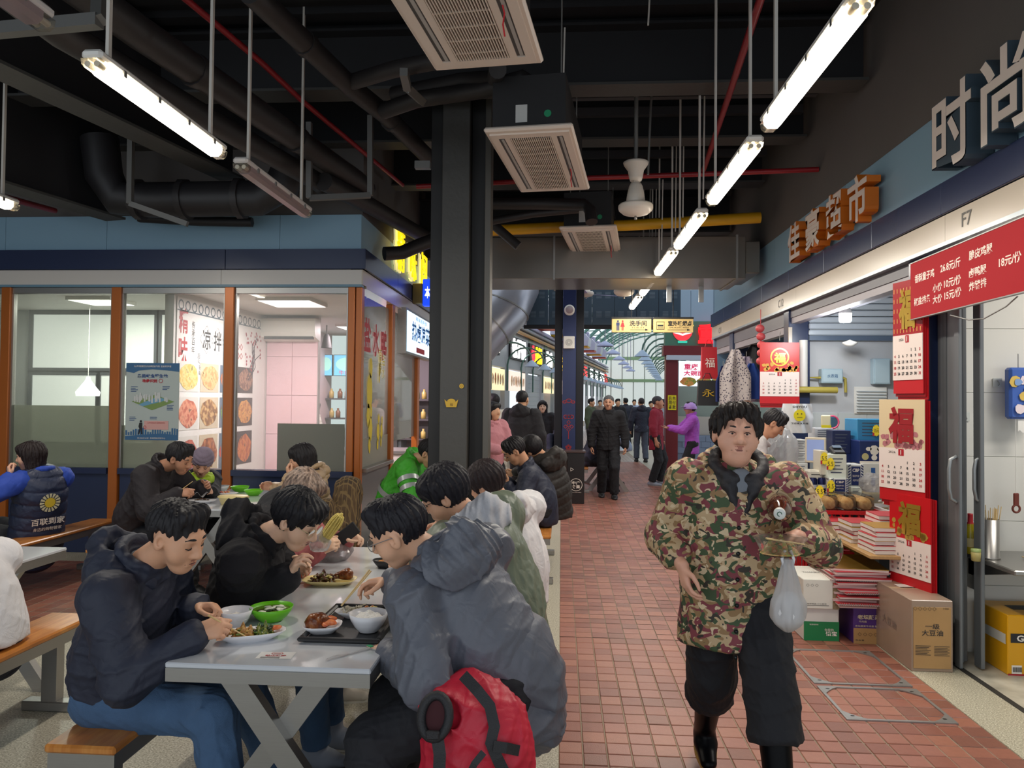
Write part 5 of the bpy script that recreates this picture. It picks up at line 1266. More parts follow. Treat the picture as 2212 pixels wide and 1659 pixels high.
        if J.get('collar',True):
            n=14; rr=J.get('collar_r',.078)*S_; hh=J.get('collar_h',.03)
            for k in range(n):
                a,b_=2*math.pi*k/n,2*math.pi*(k+1)/n
                f=lambda a:c0+cr*(rr*math.sin(a))+cf*(rr*.95*math.cos(a)+.012)+spn*(hh-.028*math.cos(a))
                if J.get('open') and (k==0 or k==n-1): continue
                F.cone(f(a),f(b_),.02*S_,.02*S_,.012); 
                if hh>.04: F.cone(f(a)-spn*.03,f(b_)-spn*.03,.02*S_,.02*S_,.015)
        zc=J.get('cutz',(pel.z+J['hem'][2]-.02) if J.get('hem') is not None else (.465 if pel.z<.66 else None))
        if zc is not None: F.add((pel.x-1,pel.y-1,zc-1),(pel.x+1,pel.y+1,zc),(lambda P:P[2]+0*P[0]+0*P[1]-zc),.012,'s')
        fo=folds(st.get('seed',1),J.get('fold',.009),J.get('ff',34)); ql=J.get('quilt')
        o_=np.array(pel); ax_=np.array(spn)
        def disp(P):
            d=fo(P)
            if ql:
                u=(P[0]-o_[0])*ax_[0]+(P[1]-o_[1])*ax_[1]+(P[2]-o_[2])*ax_[2]; d=d*.5+J.get('qa',.012)*(1-np.abs(np.sin(np.pi*u/ql)))**3
            return d
        mm=m if isinstance(m,(list,tuple)) else [m]
        me=F.mesh('jacket',mm,disp,1); mobj(me,J.get('name','jacket'),root)
        hood=J.get('hood')
        if hood:
            F=Field(vox); hm=J.get('hoodmat',mm[0]); R3=(tuple(cr),tuple(cf),tuple(spn)); hz=J.get('hs',1.0)
            F.ell(c0-cf*.085*hz-spn*.015,R3,(.135*hz*S_,.075*hz*S_,.085*hz*S_),.03); 
            F.cone(c0-cr*.1*hz-cf*.03+spn*.01,c0-cf*.12*hz+spn*.05*hz,.04*hz,.045*hz,.03); F.cone(c0+cr*.1*hz-cf*.03+spn*.01,c0-cf*.12*hz+spn*.05*hz,.04*hz,.045*hz,.03)
            F.cone(c0-cr*.1*hz-cf*.03,c0-cr*.06+cf*.075-spn*.03,.038*hz,.026,.02); F.cone(c0+cr*.1*hz-cf*.03,c0+cr*.06+cf*.075-spn*.03,.038*hz,.026,.02)
            if J.get('hollow',True): F.ell(c0-cf*.04*hz+spn*.075*hz,R3,(.075*hz,.06*hz,.06*hz),.025,'s')
            me=F.mesh('hood',[hm],folds(st.get('seed',1)+9,J.get('fold',.009)*1.2,40),1); mobj(me,'hood',root)
        if J.get('zip'):
            b=MB(); fr=.72*cw/ .175*.175
            pts=[ch+spn*.1+cf*(cw*q*.62),ch+cf*(cw*q+.004),pel+spn*(.5*Ls)+cf*(bw*q+.012),low+cf*(bw*q+.008)]
            if J.get('hem') is not None: pts.append(low+Vector(J['hem'])+cf*(bw*q+.012))
            b.tube(pts,.004,5); o=b.build('zip',mat('zip_dark','#1a1a1c',.4,.4),root,False); o.matrix_parent_inverse=root.matrix_world.inverted()
    # --- trousers
    T=st.get('trousers')
    if T:
        F=Field(vox); r0,r1,r2=[x*S_ for x in T.get('r',(.098,.076,.062))]
        F.cone(pel-right*.06+Z*.02,pel+right*.06+Z*.02,.12*S_,.12*S_,.04,fwd,.95)
        for i in (0,1):
            e=an[i]+(kn[i]-an[i]).normalized()*T.get('end',.03)
            F.cone(hp_[i],kn[i],r0,r1,.035); F.cone(kn[i],e,r1*.98,r2,.02); d_=(an[i]-kn[i]).normalized(); e2=e+d_*r2*.35
            if T.get('cut',True): F.add(e-V3(.25),e+V3(.25),(lambda P,e2=e2,d_=d_:-((P[0]-e2.x)*d_.x+(P[1]-e2.y)*d_.y+(P[2]-e2.z)*d_.z)),.008,'s')
        me=F.mesh('trousers',[T['mat']],folds(st.get('seed',1)+5,T.get('fold',.007),44),1); mobj(me,'trousers',root)
    # --- shoes
    Sh=st.get('shoes')
    if Sh:
        for i in (0,1):
            fd=Vector(st.get('toe',[fwd,fwd])[i]); fd.z=0; fd.normalize(); a=an[i]; pit=st.get('pitch',[0,0])[i]
            rr=fd.cross(Z); fdp=fd*math.cos(pit)-Z*math.sin(pit); upv=Z*math.cos(pit)+fd*math.sin(pit)
            b0=a-upv*.05*S_
            F=Field(.005 if near else .01); z=S_*1.02
            F.cone(b0-fdp*.045*z,b0+fdp*.05*z,.042*z,.045*z,.02); F.cone(b0+fdp*.05*z-upv*.008,b0+fdp*.15*z-upv*.018,.048*z,.037*z,.03,upv,.72)
            sd=(kn[i]-an[i]).normalized() if Sh.get('shaft',0)>.1 else upv; F.cone(b0,a+sd*Sh.get('shaft',.04),.045*z,Sh.get('sr',.047)*z,.02)
            F.add(b0-fdp*.3-Vector((.3,.3,.3)),b0+fdp*.3+Vector((.3,.3,.0)),(lambda P,b0=b0,u=upv:((P[0]-b0.x)*u.x+(P[1]-b0.y)*u.y+(P[2]-b0.z)*u.z)+.034),.004,'s')
            me=F.mesh('shoe',[Sh['mat']],None,1); o=mobj(me,Sh.get('name','shoe'),root)
            b=MB(); poly=[]
            for k in range(18):
                an_=2*math.pi*k/18; yy=.055+.135*math.cos(an_); xx=(.05 if yy>.03 else .044)*math.sin(an_)*(1 if yy<.12 else .92); poly.append((xx*z,yy*z))
            Mx=Matrix(((rr.x,fdp.x,upv.x,0),(rr.y,fdp.y,upv.y,0),(rr.z,fdp.z,upv.z,0),(0,0,0,1))); Mx=Matrix.Translation(b0-upv*.052*z)@Mx
            b.prism(poly,.022*z,Mx); so=b.build('sole',Sh.get('sole',m_white),o,False); so.matrix_parent_inverse=Matrix(); so.data.transform(Matrix())
    return dict(root=root,head=hd,HM=HM,wr=wr,el=el,sh=sh,kn=kn,an=an,hinf=hinf,cf=cf,cr=cr,sp=spn,neck=neck,pel=pel,hchild=hchild)
def pchild(P,mb,nm,m):
    o=mb.build(nm,m,P['root'],False); o.matrix_parent_inverse=P['root'].matrix_world.inverted(); return o
# ---------------- people ----------------
def camo_mat():
    n='camouflage_cloth'
    if n in _mats: return _mats[n]
    m=mat(n,'#c6aa84',.7,bump=.1,bscale=400); nt=m.node_tree; N=nt.nodes; b=N['Principled BSDF']
    tc=N.new('ShaderNodeTexCoord'); last=None; col=(*lin('#c6aa84'),1)
    for i,(sc,th,c,off) in enumerate(((18,.52,'#9a7a54',0),(17,.545,'#853f47',7),(18,.56,'#435639',15),(26,.63,'#dcc6a2',31),(20,.65,'#3a352d',23))):
        mp=N.new('ShaderNodeMapping'); mp.inputs['Location'].default_value=(off,off*.7,off*.3); mp.inputs['Scale'].default_value=(1,1,1.25); nt.links.new(tc.outputs['Object'],mp.inputs[0])
        t=N.new('ShaderNodeTexNoise'); t.inputs['Scale'].default_value=sc; t.inputs['Detail'].default_value=1.2; t.inputs['Distortion'].default_value=.9; nt.links.new(mp.outputs[0],t.inputs['Vector'])
        r=N.new('ShaderNodeMath'); r.operation='GREATER_THAN'; r.inputs[1].default_value=th; nt.links.new(t.outputs[0],r.inputs[0])
        mx=N.new('ShaderNodeMix'); mx.data_type='RGBA'; nt.links.new(r.outputs[0],mx.inputs[0])
        if last is None: mx.inputs[6].default_value=col
        else: nt.links.new(last,mx.inputs[6])
        mx.inputs[7].default_value=(*lin(c),1); last=mx.outputs[2]
    nt.links.new(last,b.inputs['Base Color']); return m
c_navyblk=cloth('cloth_navy_black','#23283a',.62); c_black=cloth('cloth_black','#1e1e23',.85); c_fleece=cloth('cloth_fleece_black','#1c1b20',.95,.35,500)
c_grey=cloth('cloth_slate_nylon','#5f636e',.42); c_green=cloth('cloth_olive_nylon','#6d7766',.38); c_hoodgrey=cloth('cloth_marl_grey','#c3c4ca',.9,.3)
c_white=cloth('cloth_white_fleece','#dfdde0',.9,.25); c_denim=cloth('cloth_denim','#466386',.85,.4,600,.25); c_blkpants=cloth('cloth_black_trousers','#1b1c22',.8)
c_beige=cloth('cloth_beige_puffer','#b79b79',.5); c_navy2=cloth('cloth_navy_vest','#1f2a47',.45); c_royal=cloth('cloth_royal_blue','#2547ab',.7)
c_hivis=cloth('cloth_bright_green','#45b02f',.6); c_red=cloth('cloth_maroon','#8e1f35',.8); c_purple=cloth('cloth_purple','#a94cc0',.6)
c_pink=cloth('cloth_pink_wool','#c98a93',.95,.3); c_cream=cloth('cloth_cream_puffer','#d2cdc2',.5); c_rose=cloth('cloth_rose','#a85a5c',.85); c_khaki=cloth('cloth_beige_trousers','#b0a48e',.85)
m_shoe_w=mat('shoe_offwhite','#cfc6b8',.6,bump=.1); m_shoe_b=mat('shoe_black','#1b1b1d',.5); m_shoe_g=mat('shoe_grey','#8d93a0',.6); m_boot=mat('rubber_boot_black','#08090d',.34,spec=.12); m_sole=mat('sole_offwhite','#d8d2c4',.6); m_solet=mat('sole_tan','#b08f4a',.6); m_soleb=mat('sole_black','#202022',.7)
A=at
def V(x,y,z): return Vector((x,y,z))
# man 1: left bench, nearest
p1=person('person','man in dark navy hooded jacket and blue jeans eating with chopsticks',
  A(255,1492,2.7),(1,.02,0),A(300,1222,2.62),A(381,1158,2.56),(.93,-.2,-.36),(A(424,1314,2.74),A(424,1368,2.48)),(V(-1.1,2.93,.09),V(-1.13,2.52,.09)),
  dict(vox=.0052,seed=1,hair='fade',eyes='down',elbow=[None,(-.3,-.45,-1)],hand=[dict(D=(.9,-.1,.12),N=(.2,-.5,-.8),curl=.95,thumb=.7),dict(D=(.85,.15,.2),N=(.1,.75,-.55),curl=1.15,thumb=.8)],skin='#c8987a',
  jacket=dict(mat=c_navyblk,hood=True,hs=1.1,fold=.009,belly=.175,chest=.185,low=-.13,sleeve=(.092,.078,.06),collar_h=.045,collar_r=.085,cuff=.02,back=True),
  trousers=dict(mat=c_denim,r=(.102,.08,.07)),shoes=dict(mat=m_shoe_b,sole=m_sole)))
# man 2: black hoodie, glasses
p2=person('person','young man with glasses in plush black hoodie leaning over the cream compartment plate',
  A(470,1392,3.2),(1,.02,0),A(566,1160,3.12),A(640,1122,3.08),(.86,-.14,-.5),(V(-1.3,3.45,.84),A(622,1248,3.06)),(V(-1.05,3.42,.09),V(-1.06,3.22,.09)),
  dict(vox=.006,seed=2,hair='mop',glasses='#c9b48a',elbow=[(-1,.4,-.4),(-1,.1,-.25)],hand=[{},dict(D=(.45,-.1,.85),N=(.75,.3,-.3),curl=.7,thumb=.6)],skin='#d3aa90',haircol='#121115',
  jacket=dict(mat=c_fleece,hood=True,hs=1.15,fold=.011,belly=.17,chest=.185,low=-.05,sleeve=(.095,.08,.064),cuff=.01,name='hoodie'),trousers=dict(mat=c_denim),shoes=dict(mat=m_shoe_g,sole=m_sole)))
# person 3: ash hair, pink sleeves, corn
p3=person('person','person with ash blond layered hair and rose sleeves holding corn on the cob',
  A(545,1292,4.02),(1,0,0),A(608,1100,3.98),A(655,1062,3.94),(.72,-.3,-.62),(A(748,1168,3.95),A(690,1190,3.75)),(V(-1.2,3.95,.09),A(700,1548,3.62)),
  dict(vox=.007,seed=3,hair='bob',hairmat=ramp_mat('hair_ash',[(.3,'#3f302b'),(.5,'#8a7364'),(.7,'#b59c8a')],scale=60,rough=.5,stretch=(1,1,.2),bump=.4),glasses='#2a2a2e',hand=[dict(D=(.8,-.2,.3),N=(.2,-.4,-.9),curl=.9),dict(D=(.8,0,.45),N=(0,.7,-.5),curl=1.0)],skin='#d8b298',s=.96,
  jacket=dict(mat=c_rose,fold=.009,belly=.17,chest=.18,low=-.05,sleeve=(.09,.075,.055)),trousers=dict(mat=c_khaki,r=(.1,.08,.08)),shoes=dict(mat=m_shoe_w,sole=m_sole)))
# vest over person 3
F=Field(.008); F.cone(p3['pel'],p3['neck']-p3['sp']*.03,.19,.16,.03,p3['cf'],.8); F.cone(p3['sh'][0],p3['sh'][1],.1,.1,.04)
mobj(F.mesh('waistcoat',[c_black],folds(33,.008),1),'waistcoat',p3['root'])
# man 4: slate jacket right side
p4=person('person','man with glasses in slate grey hooded jacket and black trousers on the nearest right seat',
  A(1088,1478,2.62),(-.95,.1,0),A(962,1208,2.62),A(862,1148,2.58),(-.9,.14,-.42),(V(-.59,2.56,.74),A(846,1254,2.86)),(V(-.58,2.3,.09),V(-.6,2.7,.09)),
  dict(vox=.0052,seed=4,hair='fade',glasses='#8a8a8e',chest_fwd=(-.78,.62,0),elbow=[(.5,-.6,-1),(.3,.2,-1)],hand=[dict(D=(-.9,0,-.2),N=(.2,.6,-.6),curl=.8),dict(D=(-.97,-.1,-.1),N=(.05,-.35,-.9),curls=[.55,.7,.9,1.0],thumb=.8)],skin='#cfa083',haircol='#17151a',
  jacket=dict(mat=c_grey,hood=True,hs=1.2,fold=.014,ff=26,belly=.178,chest=.185,low=-.12,sleeve=(.094,.084,.062),collar_h=.05,collar_r=.08,back=True,flat=.8),
  trousers=dict(mat=c_blkpants,r=(.112,.1,.1),end=.0),shoes=dict(mat=m_shoe_b,sole=m_soleb)))
F=Field(.007); hv=A(1165,1530,2.66)  # jacket tail hanging over the bench
F.cone(p4['pel']+V(.02,0,.08),V(-.11,2.7,.52),.2,.15,.05,p4['cf'],.7); F.cone(V(-.14,2.66,.62),V(-.1,2.66,.5),.17,.13,.04,(0,1,0),1.0)
mobj(F.mesh('jacket_tail',[c_grey],folds(41,.014,24),1),'jacket_tail',p4['root'])
# man 5: olive jacket and grey hood
p5=person('person','young man with dark glasses in olive green jacket over pale grey hood',
  A(1098,1372,3.28),(-.95,.1,0),A(1022,1122,3.25),A(962,1068,3.2),(-.84,-.02,-.42),(V(-.66,3.1,.84),V(-.66,3.45,.86)),(V(-.8,3.1,.09),V(-.8,3.4,.09)),
  dict(vox=.006,seed=5,hair='mop',glasses='#1c1c20',chest_fwd=(-.8,.6,0),skin='#cb9c80',haircol='#141318',
  jacket=dict(mat=c_green,fold=.014,ff=24,belly=.2,chest=.205,low=-.1,sleeve=(.105,.095,.066),hood=True,hollow=False,hoodmat=c_hoodgrey,hs=1.0,back=True,flat=.82,collar=False),trousers=dict(mat=c_blkpants),shoes=dict(mat=m_shoe_b,sole=m_soleb)))
# man 6: white hoodie, mustard collar
p6=person('person','dark haired diner in white hoodie with mustard collar, seen from behind',
  A(1122,1275,4.2),(-.95,.1,0),A(1092,1098,4.15),A(1052,1045,4.1),(-.82,.42,-.35),(V(-.66,4.05,.84),V(-.66,4.3,.86)),(V(-.8,4.05,.09),V(-.8,4.3,.09)),
  dict(vox=.007,seed=6,hair='mop',haircol='#1d1517',chest_fwd=(-.75,.66,0),skin='#c99a7e',
  jacket=dict(mat=c_white,fold=.01,belly=.18,chest=.185,low=-.05,sleeve=(.095,.08,.06),hood=True,hs=.98,hollow=False,name='hoodie',back=True),trousers=dict(mat=c_blkpants),shoes=dict(mat=m_shoe_w,sole=m_sole)))
b=MB(); c0=p6['neck']+p6['sp']*.03
b.tube([c0+p6['cr']*(.078*math.sin(a))+p6['cf']*(.075*math.cos(a)+.01) for a in [2*math.pi*k/14 for k in range(14)]],.024,8,closed=True); pchild(p6,b,'mustard_collar',cloth('cloth_mustard','#c08a24',.8))
# man 7 / person 8: far right table
p7=person('person','man in dark navy jacket bent over his cupped hands beside the white hoodie',
  A(1172,1100,6.95),(-1,.0,0),A(1140,1012,6.9),A(1112,974,6.85),(-.8,-.1,-.6),(A(1098,1050,6.75),A(1096,1040,6.95)),(V(-.58,6.8,.09),V(-.58,7.0,.09)),
  dict(vox=.008,seed=7,hair='short',skin='#b98a6c',hand=[dict(D=(-.7,.2,.6),N=(.1,.6,.5),curl=.8),dict(D=(-.7,-.2,.6),N=(.1,-.6,.5),curl=.8)],jacket=dict(mat=c_navyblk,fold=.01,belly=.18,chest=.19,low=-.04,sleeve=(.09,.08,.058),collar_h=.045,back=True),trousers=dict(mat=c_blkpants),shoes=dict(mat=m_shoe_b,sole=m_soleb)))
p8=person('person','diner in bulky brown black hooded puffer with back turned, just behind the navy jacket',
  A(1196,1085,7.3),(-.7,.7,0),A(1176,990,7.2),A(1150,968,7.1),(-.75,.55,-.3),(V(-.6,7.2,.85),V(-.55,7.6,.85)),(V(-.6,7.3,.09),V(-.5,7.6,.09)),
  dict(vox=.01,near=False,seed=8,hair='mop',jacket=dict(mat=cloth('cloth_brown_black','#2b2724',.6),hood=True,hs=1.3,fold=.012,belly=.2,chest=.2,low=-.1,quilt=.09,back=True),trousers=dict(mat=c_blkpants),shoes=dict(mat=m_shoe_b,sole=m_soleb)))
# green hi-vis
p10=person('person','person in bright green jacket with silver bands bending behind the steel column',
  A(842,1100,6.95),(1,0,0),A(890,992,6.85),A(926,980,6.8),(.8,-.2,-.55),(V(-1.05,6.9,.85),V(-1.1,6.6,.85)),(V(-1.1,7.0,.09),V(-1.1,6.8,.09)),
  dict(vox=.008,seed=10,hair='short',jacket=dict(mat=c_hivis,fold=.013,belly=.2,chest=.2,low=-.08,sleeve=(.1,.085,.06),hood=False,back=True),trousers=dict(mat=c_blkpants),shoes=dict(mat=m_shoe_b,sole=m_soleb)))
ms=mat('reflective_silver','#b9bec0',.35,.3)
for (fa,r_) in ((.45,.093),(.75,.085)):
    c=p10['sh'][1].lerp(p10['el'][1],fa); d=(p10['el'][1]-p10['sh'][1]).normalized(); b=MB(); b.tube([c-d*.024,c+d*.024],r_+.009,16,caps=False); pchild(p10,b,'reflective_band',ms)
c=p10['pel']+p10['sp']*.2; b=MB(); u=p10['cr'];w=p10['cf']
rg=[[c+p10['sp']*dz+u*(.236*math.sin(a))+w*(.19*math.cos(a)) for a in [2*math.pi*k/20 for k in range(20)]] for dz in (-.025,.025)]
b.add(rg[0]+rg[1],[(k,(k+1)%20,20+(k+1)%20,20+k) for k in range(20)],True); pchild(p10,b,'reflective_band',ms)
# woman in vest
p11=person('person','dark bobbed woman in navy padded vest and royal blue sleeves',
  A(78,1160,6.05),(-1,.1,0),A(92,1024,5.98),A(66,985,5.95),(-.95,-.22,-.12),(A(24,1030,5.8),V(-4.7,6.1,.85)),(V(-4.75,5.9,.09),V(-4.75,6.15,.09)),
  dict(vox=.007,seed=11,hair='bob',haircol='#1a1213',eyes='open',skin='#d2a389',s=.97,chest_fwd=(-.85,.5,0),sw=.165,elbow=[(.1,-.5,-1),(-1,.3,-.5)],hand=[dict(D=(-.3,0,.9),N=(.3,.3,.1),curl=1.0),{}],jacket=dict(mat=c_royal,fold=.008,belly=.175,chest=.175,low=-.04,sleeve=(.09,.08,.058)),trousers=dict(mat=c_blkpants),shoes=dict(mat=m_shoe_b,sole=m_soleb)))
F=Field(.008); F.cone(p11['pel']-p11['sp']*.1,p11['neck']-p11['sp']*.16,.215,.21,.03,p11['cf'],.8); F.cone(p11['neck']-p11['sp']*.16,p11['neck']-p11['sp']*.03,.2,.12,.03,p11['cf'],.8); F.cone(p11['sh'][0]*.75+p11['sh'][1]*.25,p11['sh'][1]*.75+p11['sh'][0]*.25,.1,.1,.04)
fo=folds(12,.006); o_=np.array(p11['pel']); ax_=np.array(p11['sp'])
mobj(F.mesh('padded_vest',[c_navy2],lambda P:fo(P)+.012*(1-np.abs(np.sin(np.pi*((P[0]-o_[0])*ax_[0]+(P[1]-o_[1])*ax_[1]+(P[2]-o_[2])*ax_[2])/.11)))**3,1),'padded_vest',p11['root'])
def backprint(P,off_r,off_u,w,fn,mats,dist=.2):
    # print on the back of a garment: plane behind the spine
    c=P['pel']+P['sp']*off_u-P['cf']*dist+P['cr']*off_r
    return frame(c,P['cr'],y=P['sp'])
# sunflower emblem + characters, wrapped on the back surface
def drape(P,mb,M,Rw):
    return mb
Mv=frame(p11['pel']+p11['sp']*.36-p11['cf']*.176+p11['cr']*.0,p11['cr'],y=p11['sp'])
b=MB(); 
for k in range(16):
    a=2*math.pi*k/16; b.add([Mv@Vector((.075*math.cos(a+q_)*r_/.075,.075*math.sin(a+q_)*r_/.075,.004)) for r_,q_ in ((.045,-.12),(.08,-.14),(.08,.14),(.045,.12))],[(0,1,2,3)])
pchild(p11,b,'emblem_petals',mat('emblem_pale','#d6d2b0',.6)); b=MB(); disc(b,Mv,0,0,.042,z=.004,n=16); pchild(p11,b,'emblem_centre',mat('emblem_yellow','#d9bf3a',.6))
b=MB(); text(b,'百联到家',Mv,.0,-.16,w=.26,h=.062,bold=.02,z=.004); text(b,'身边的购物管家',Mv,.0,-.225,w=.22,h=.03,z=.004); pchild(p11,b,'back_lettering',m_txt_white)
# couple at the third table
p12=person('person','man in black jacket hunched over the far table beside the woman in the knitted hat',
  A(285,1150,5.95),(1,0,0),A(345,1008,5.88),A(388,990,5.82),(.93,-.1,-.4),(V(-2.95,5.98,.88),A(385,1066,5.68)),(V(-3.0,5.9,.09),V(-3.0,5.7,.09)),
  dict(vox=.007,seed=12,hair='short',skin='#a87a60',elbow=[None,(-.2,-.4,-1)],hand=[{},dict(D=(.9,0,.1),N=(.1,.7,-.6),curl=1.0)],jacket=dict(mat=cloth('cloth_plum_black','#221d22',.75),fold=.01,belly=.2,chest=.2,low=-.06,sleeve=(.1,.085,.062),collar_h=.045,back=True),trousers=dict(mat=c_blkpants),shoes=dict(mat=m_shoe_b,sole=m_soleb)))
p13=person('person','elderly woman in mauve knitted hat and lime green scarf at the far table',
  A(405,1140,6.55),(.9,-.3,0),A(428,1035,6.45),A(437,1000,6.36),(.35,-.86,-.5),(A(455,1062,6.2),A(425,1062,6.15)),(V(-2.95,6.5,.09),V(-2.95,6.3,.09)),
  dict(vox=.007,seed=13,hair='cap',hairmat=cloth('knit_mauve','#8d8093',.95,.5,200),skin='#c79a80',s=.95,hs=1.02,jacket=dict(mat=c_black,fold=.01,belly=.19,chest=.19,low=-.04,sleeve=(.09,.08,.06)),trousers=dict(mat=c_blkpants),shoes=dict(mat=m_shoe_b,sole=m_soleb)))
F=Field(.007); n_=p13['neck']+p13['sp']*.03
for k in range(12):
    a,b_=2*math.pi*k/12,2*math.pi*(k+1)/12; f=lambda a:n_+p13['cr']*.078*math.sin(a)+p13['cf']*(.078*math.cos(a)+.015); F.cone(f(a),f(b_),.036,.036,.02)
F.cone(n_+p13['cf']*.1,n_+p13['cf']*.13-p13['sp']*.2,.045,.06,.03,p13['cf'],.6)
mobj(F.mesh('scarf',[cloth('cloth_lime','#a9cc3a',.8)],folds(14,.012,60),1),'scarf',p13['root'])
p14=person('person','long haired woman in beige padded coat facing left, hand at her mouth',
  A(672,1145,6.15),(-1,.0,0),A(676,1018,6.1),A(652,990,6.06),(-.93,-.18,-.28),(A(628,1030,5.95),V(-2.45,6.2,.85)),(V(-2.5,6.0,.09),V(-2.5,6.2,.09)),
  dict(vox=.007,seed=15,hair='long',skin='#cfa084',s=.96,elbow=[(.2,-.5,-1),None],hand=[dict(D=(-.4,0,.9),N=(.5,.3,.2),curl=1.1),{}],jacket=dict(mat=c_beige,fold=.008,belly=.185,chest=.185,low=-.08,sleeve=(.095,.085,.062),quilt=.075,qa=.016,collar_h=.03,back=True),trousers=dict(mat=c_blkpants),shoes=dict(mat=m_shoe_b,sole=m_soleb)))
p15=person('person','diner in white jacket and dark jeans cut off by the left edge',
  A(-32,1432,3.3),(-1,.05,0),A(-72,1205,3.28),A(-130,1130,3.25),(-.9,0,-.4),(V(-2.95,3.1,.85),V(-2.95,3.4,.85)),(V(-2.95,3.1,.09),V(-2.95,3.4,.09)),
  dict(vox=.008,seed=16,near=False,hair='short',jacket=dict(mat=c_white,fold=.009,belly=.19,chest=.2,low=-.02,sleeve=(.095,.085,.06),back=True),trousers=dict(mat=cloth('cloth_dark_jeans','#1c2030',.85)),shoes=dict(mat=m_shoe_b,sole=m_soleb)))
# walking man in camouflage
p16=person('person','stocky man in camouflage coat and black rubber boots walking with takeaway food',
  A(1584,1258,3.1),(-.06,-1,0),A(1592,1018,3.08),A(1590,940,3.02),(-.06,-1,.06),(A(1722,1158,2.84),A(1474,1222,2.95)),(V(.81,2.75,.1),V(.66,3.44,.16)),
  dict(vox=.0055,seed=17,hair='short',hv=1.07,ha=.006,hl=.014,haircol='#1c1715',eyes='open',wide=1.14,hs=.96,chub=.8,sw=.2,skin='#d29e86',s=.97,up=(.05,0,1),
  elbow=[(.75,.8,-.45),(-.28,1,-.1)],hand=[dict(D=(-.86,-.3,-.2),N=(-.1,.1,-1),curl=.75,thumb=.6),dict(D=(.14,-.3,-.95),N=(.95,.2,.1),curl=.5,thumb=.3)],pitch=[0,.35],toe=[(0,-1,0),(-.05,-1,0)],
  jacket=dict(mat=camo_mat(),fold=.008,ff=30,belly=.215,chest=.205,low=.02,hem=(0,.0,-.22),flare=1.08,sleeve=(.09,.08,.066),collar=False,cuff=(.08,.085),flat=.74,name='camouflage_coat'),
  trousers=dict(mat=c_blkpants,r=(.12,.102,.104),end=.27,fold=.009),shoes=dict(mat=m_boot,sole=m_solet,shaft=.33,sr=.064,name='rubber_boot')))
# lined collar, zip placket, buttons, mole hood of the camouflage coat
F=Field(.006); c0=p16['neck']; cr,cf,sp=p16['cr'],p16['cf'],p16['sp']
for k in range(16):
    a,b_=.28+(2*math.pi-.56)*k/16,.28+(2*math.pi-.56)*(k+1)/16
    f=lambda a:c0+cr*(.094*math.sin(a))+cf*(.09*math.cos(a)+.02)+sp*(.018-.055*math.cos(a)); F.cone(f(a)+sp*.02,f(b_)+sp*.02,.022,.022,.012); F.cone(f(a)-sp*.02,f(b_)-sp*.02,.024,.024,.014)
for s in (-1,1): F.cone(c0+cr*s*.05+cf*.115-sp*.045,c0+cr*s*.014+cf*.14-sp*.14,.024,.012,.015)
mobj(F.mesh('collar',[cloth('cloth_quilted_black','#26252a',.55,.3)],folds(18,.006,60),1),'collar',p16['root'])
F=Field(.008); F.ell(c0-cf*.09+sp*.01,(tuple(cr),tuple(cf),tuple(sp)),(.15,.07,.1),.03)
for s in (-1,1): F.cone(c0+cr*s*.12-cf*.04+sp*.03,c0+cr*s*.13+cf*.03-sp*.04,.042,.03,.03)
mobj(F.mesh('hood',[camo_mat()],folds(19,.01),1),'hood',p16['root'])
F=Field(.006); F.ell(c0+cf*.085-sp*.06,(tuple(cr),tuple(cf),tuple(sp)),(.06,.045,.085),.02); mobj(F.mesh('grey_shirt',[cloth('cloth_grey_tee','#7d838c',.9)],None,1),'grey_shirt',p16['root'])
b=MB()
for k in range(6):
    b.ball(c0+cf*(.153+.004*k)-sp*(.2+.1*k)+cr*.012,.009,.009,.009,8)
pchild(p16,b,'snap_buttons',mat('snap_dark','#2b2f30',.3,.6))
# ----- standing figures further down the aisle -----
def stand(label,px,yfeet,fwd,st,h=1.68,Y=None,lean=0,hands=None,step=.12,look=None):
    g=atz(px,yfeet,0) if Y is None else Vector((at(px,865,Y).x,Y,0)); s=h/1.7; st=dict(st); st.setdefault('s',s); st.setdefault('near',False); st.setdefault('vox',.011)
    f=Vector(fwd).normalized(); r=f.cross(V(0,0,1)); pel=g+V(0,0,.535*h); nk=g+V(0,0,.83*h)+f*lean; hd=g+V(0,0,.925*h)+f*(lean*1.3+.03)
    hd_=hands or [pel-r*.28*s+f*.05-V(0,0,.06),pel+r*.28*s+f*.05-V(0,0,.06)]
    hd_=[(pel+r*q[0]+f*q[1]+V(0,0,q[2])) if isinstance(q,tuple) else q for q in hd_]
    ft=[g-r*.1+f*step+V(0,0,.085),g+r*.1-f*step+V(0,0,.085)]
    return person('person',label,pel,f,nk,hd,look or f,hd_,ft,st)
dk=lambda m,**k: dict(dict(mat=m,fold=.009,hem=(0,0,-.1),belly=.18,chest=.19,low=.0,sleeve=(.092,.08,.06)),**k)
bp=dict(mat=c_blkpants,r=(.1,.085,.075),end=.02); bs=dict(mat=m_shoe_b,sole=m_soleb)
stand('grey haired man in black jacket and trousers walking towards us beside the navy column',1313,1075,(.0,-1,0),dict(vox=.008,near=True,eyes='open',seed=21,hair='crop',haircol='#4a4a4c',skin='#c08f74',wide=1.05,jacket=dk(c_black,collar_h=.045,zip=True,hood=True,hs=.9,belly=.19),trousers=bp,shoes=bs),h=1.72,look=V(-.15,-1,0))
stand('man in maroon top and maroon apron standing by the noodle booth post',1417,1048,(.95,-.3,0),dict(vox=.009,seed=22,hair='crop',haircol='#333236',skin='#b98468',jacket=dk(c_red,hem=(0,0,-.22),sleeve=(.09,.075,.055),cuff=.12),trousers=bp,shoes=dict(mat=m_shoe_g,sole=m_sole)),h=1.73,step=.06)
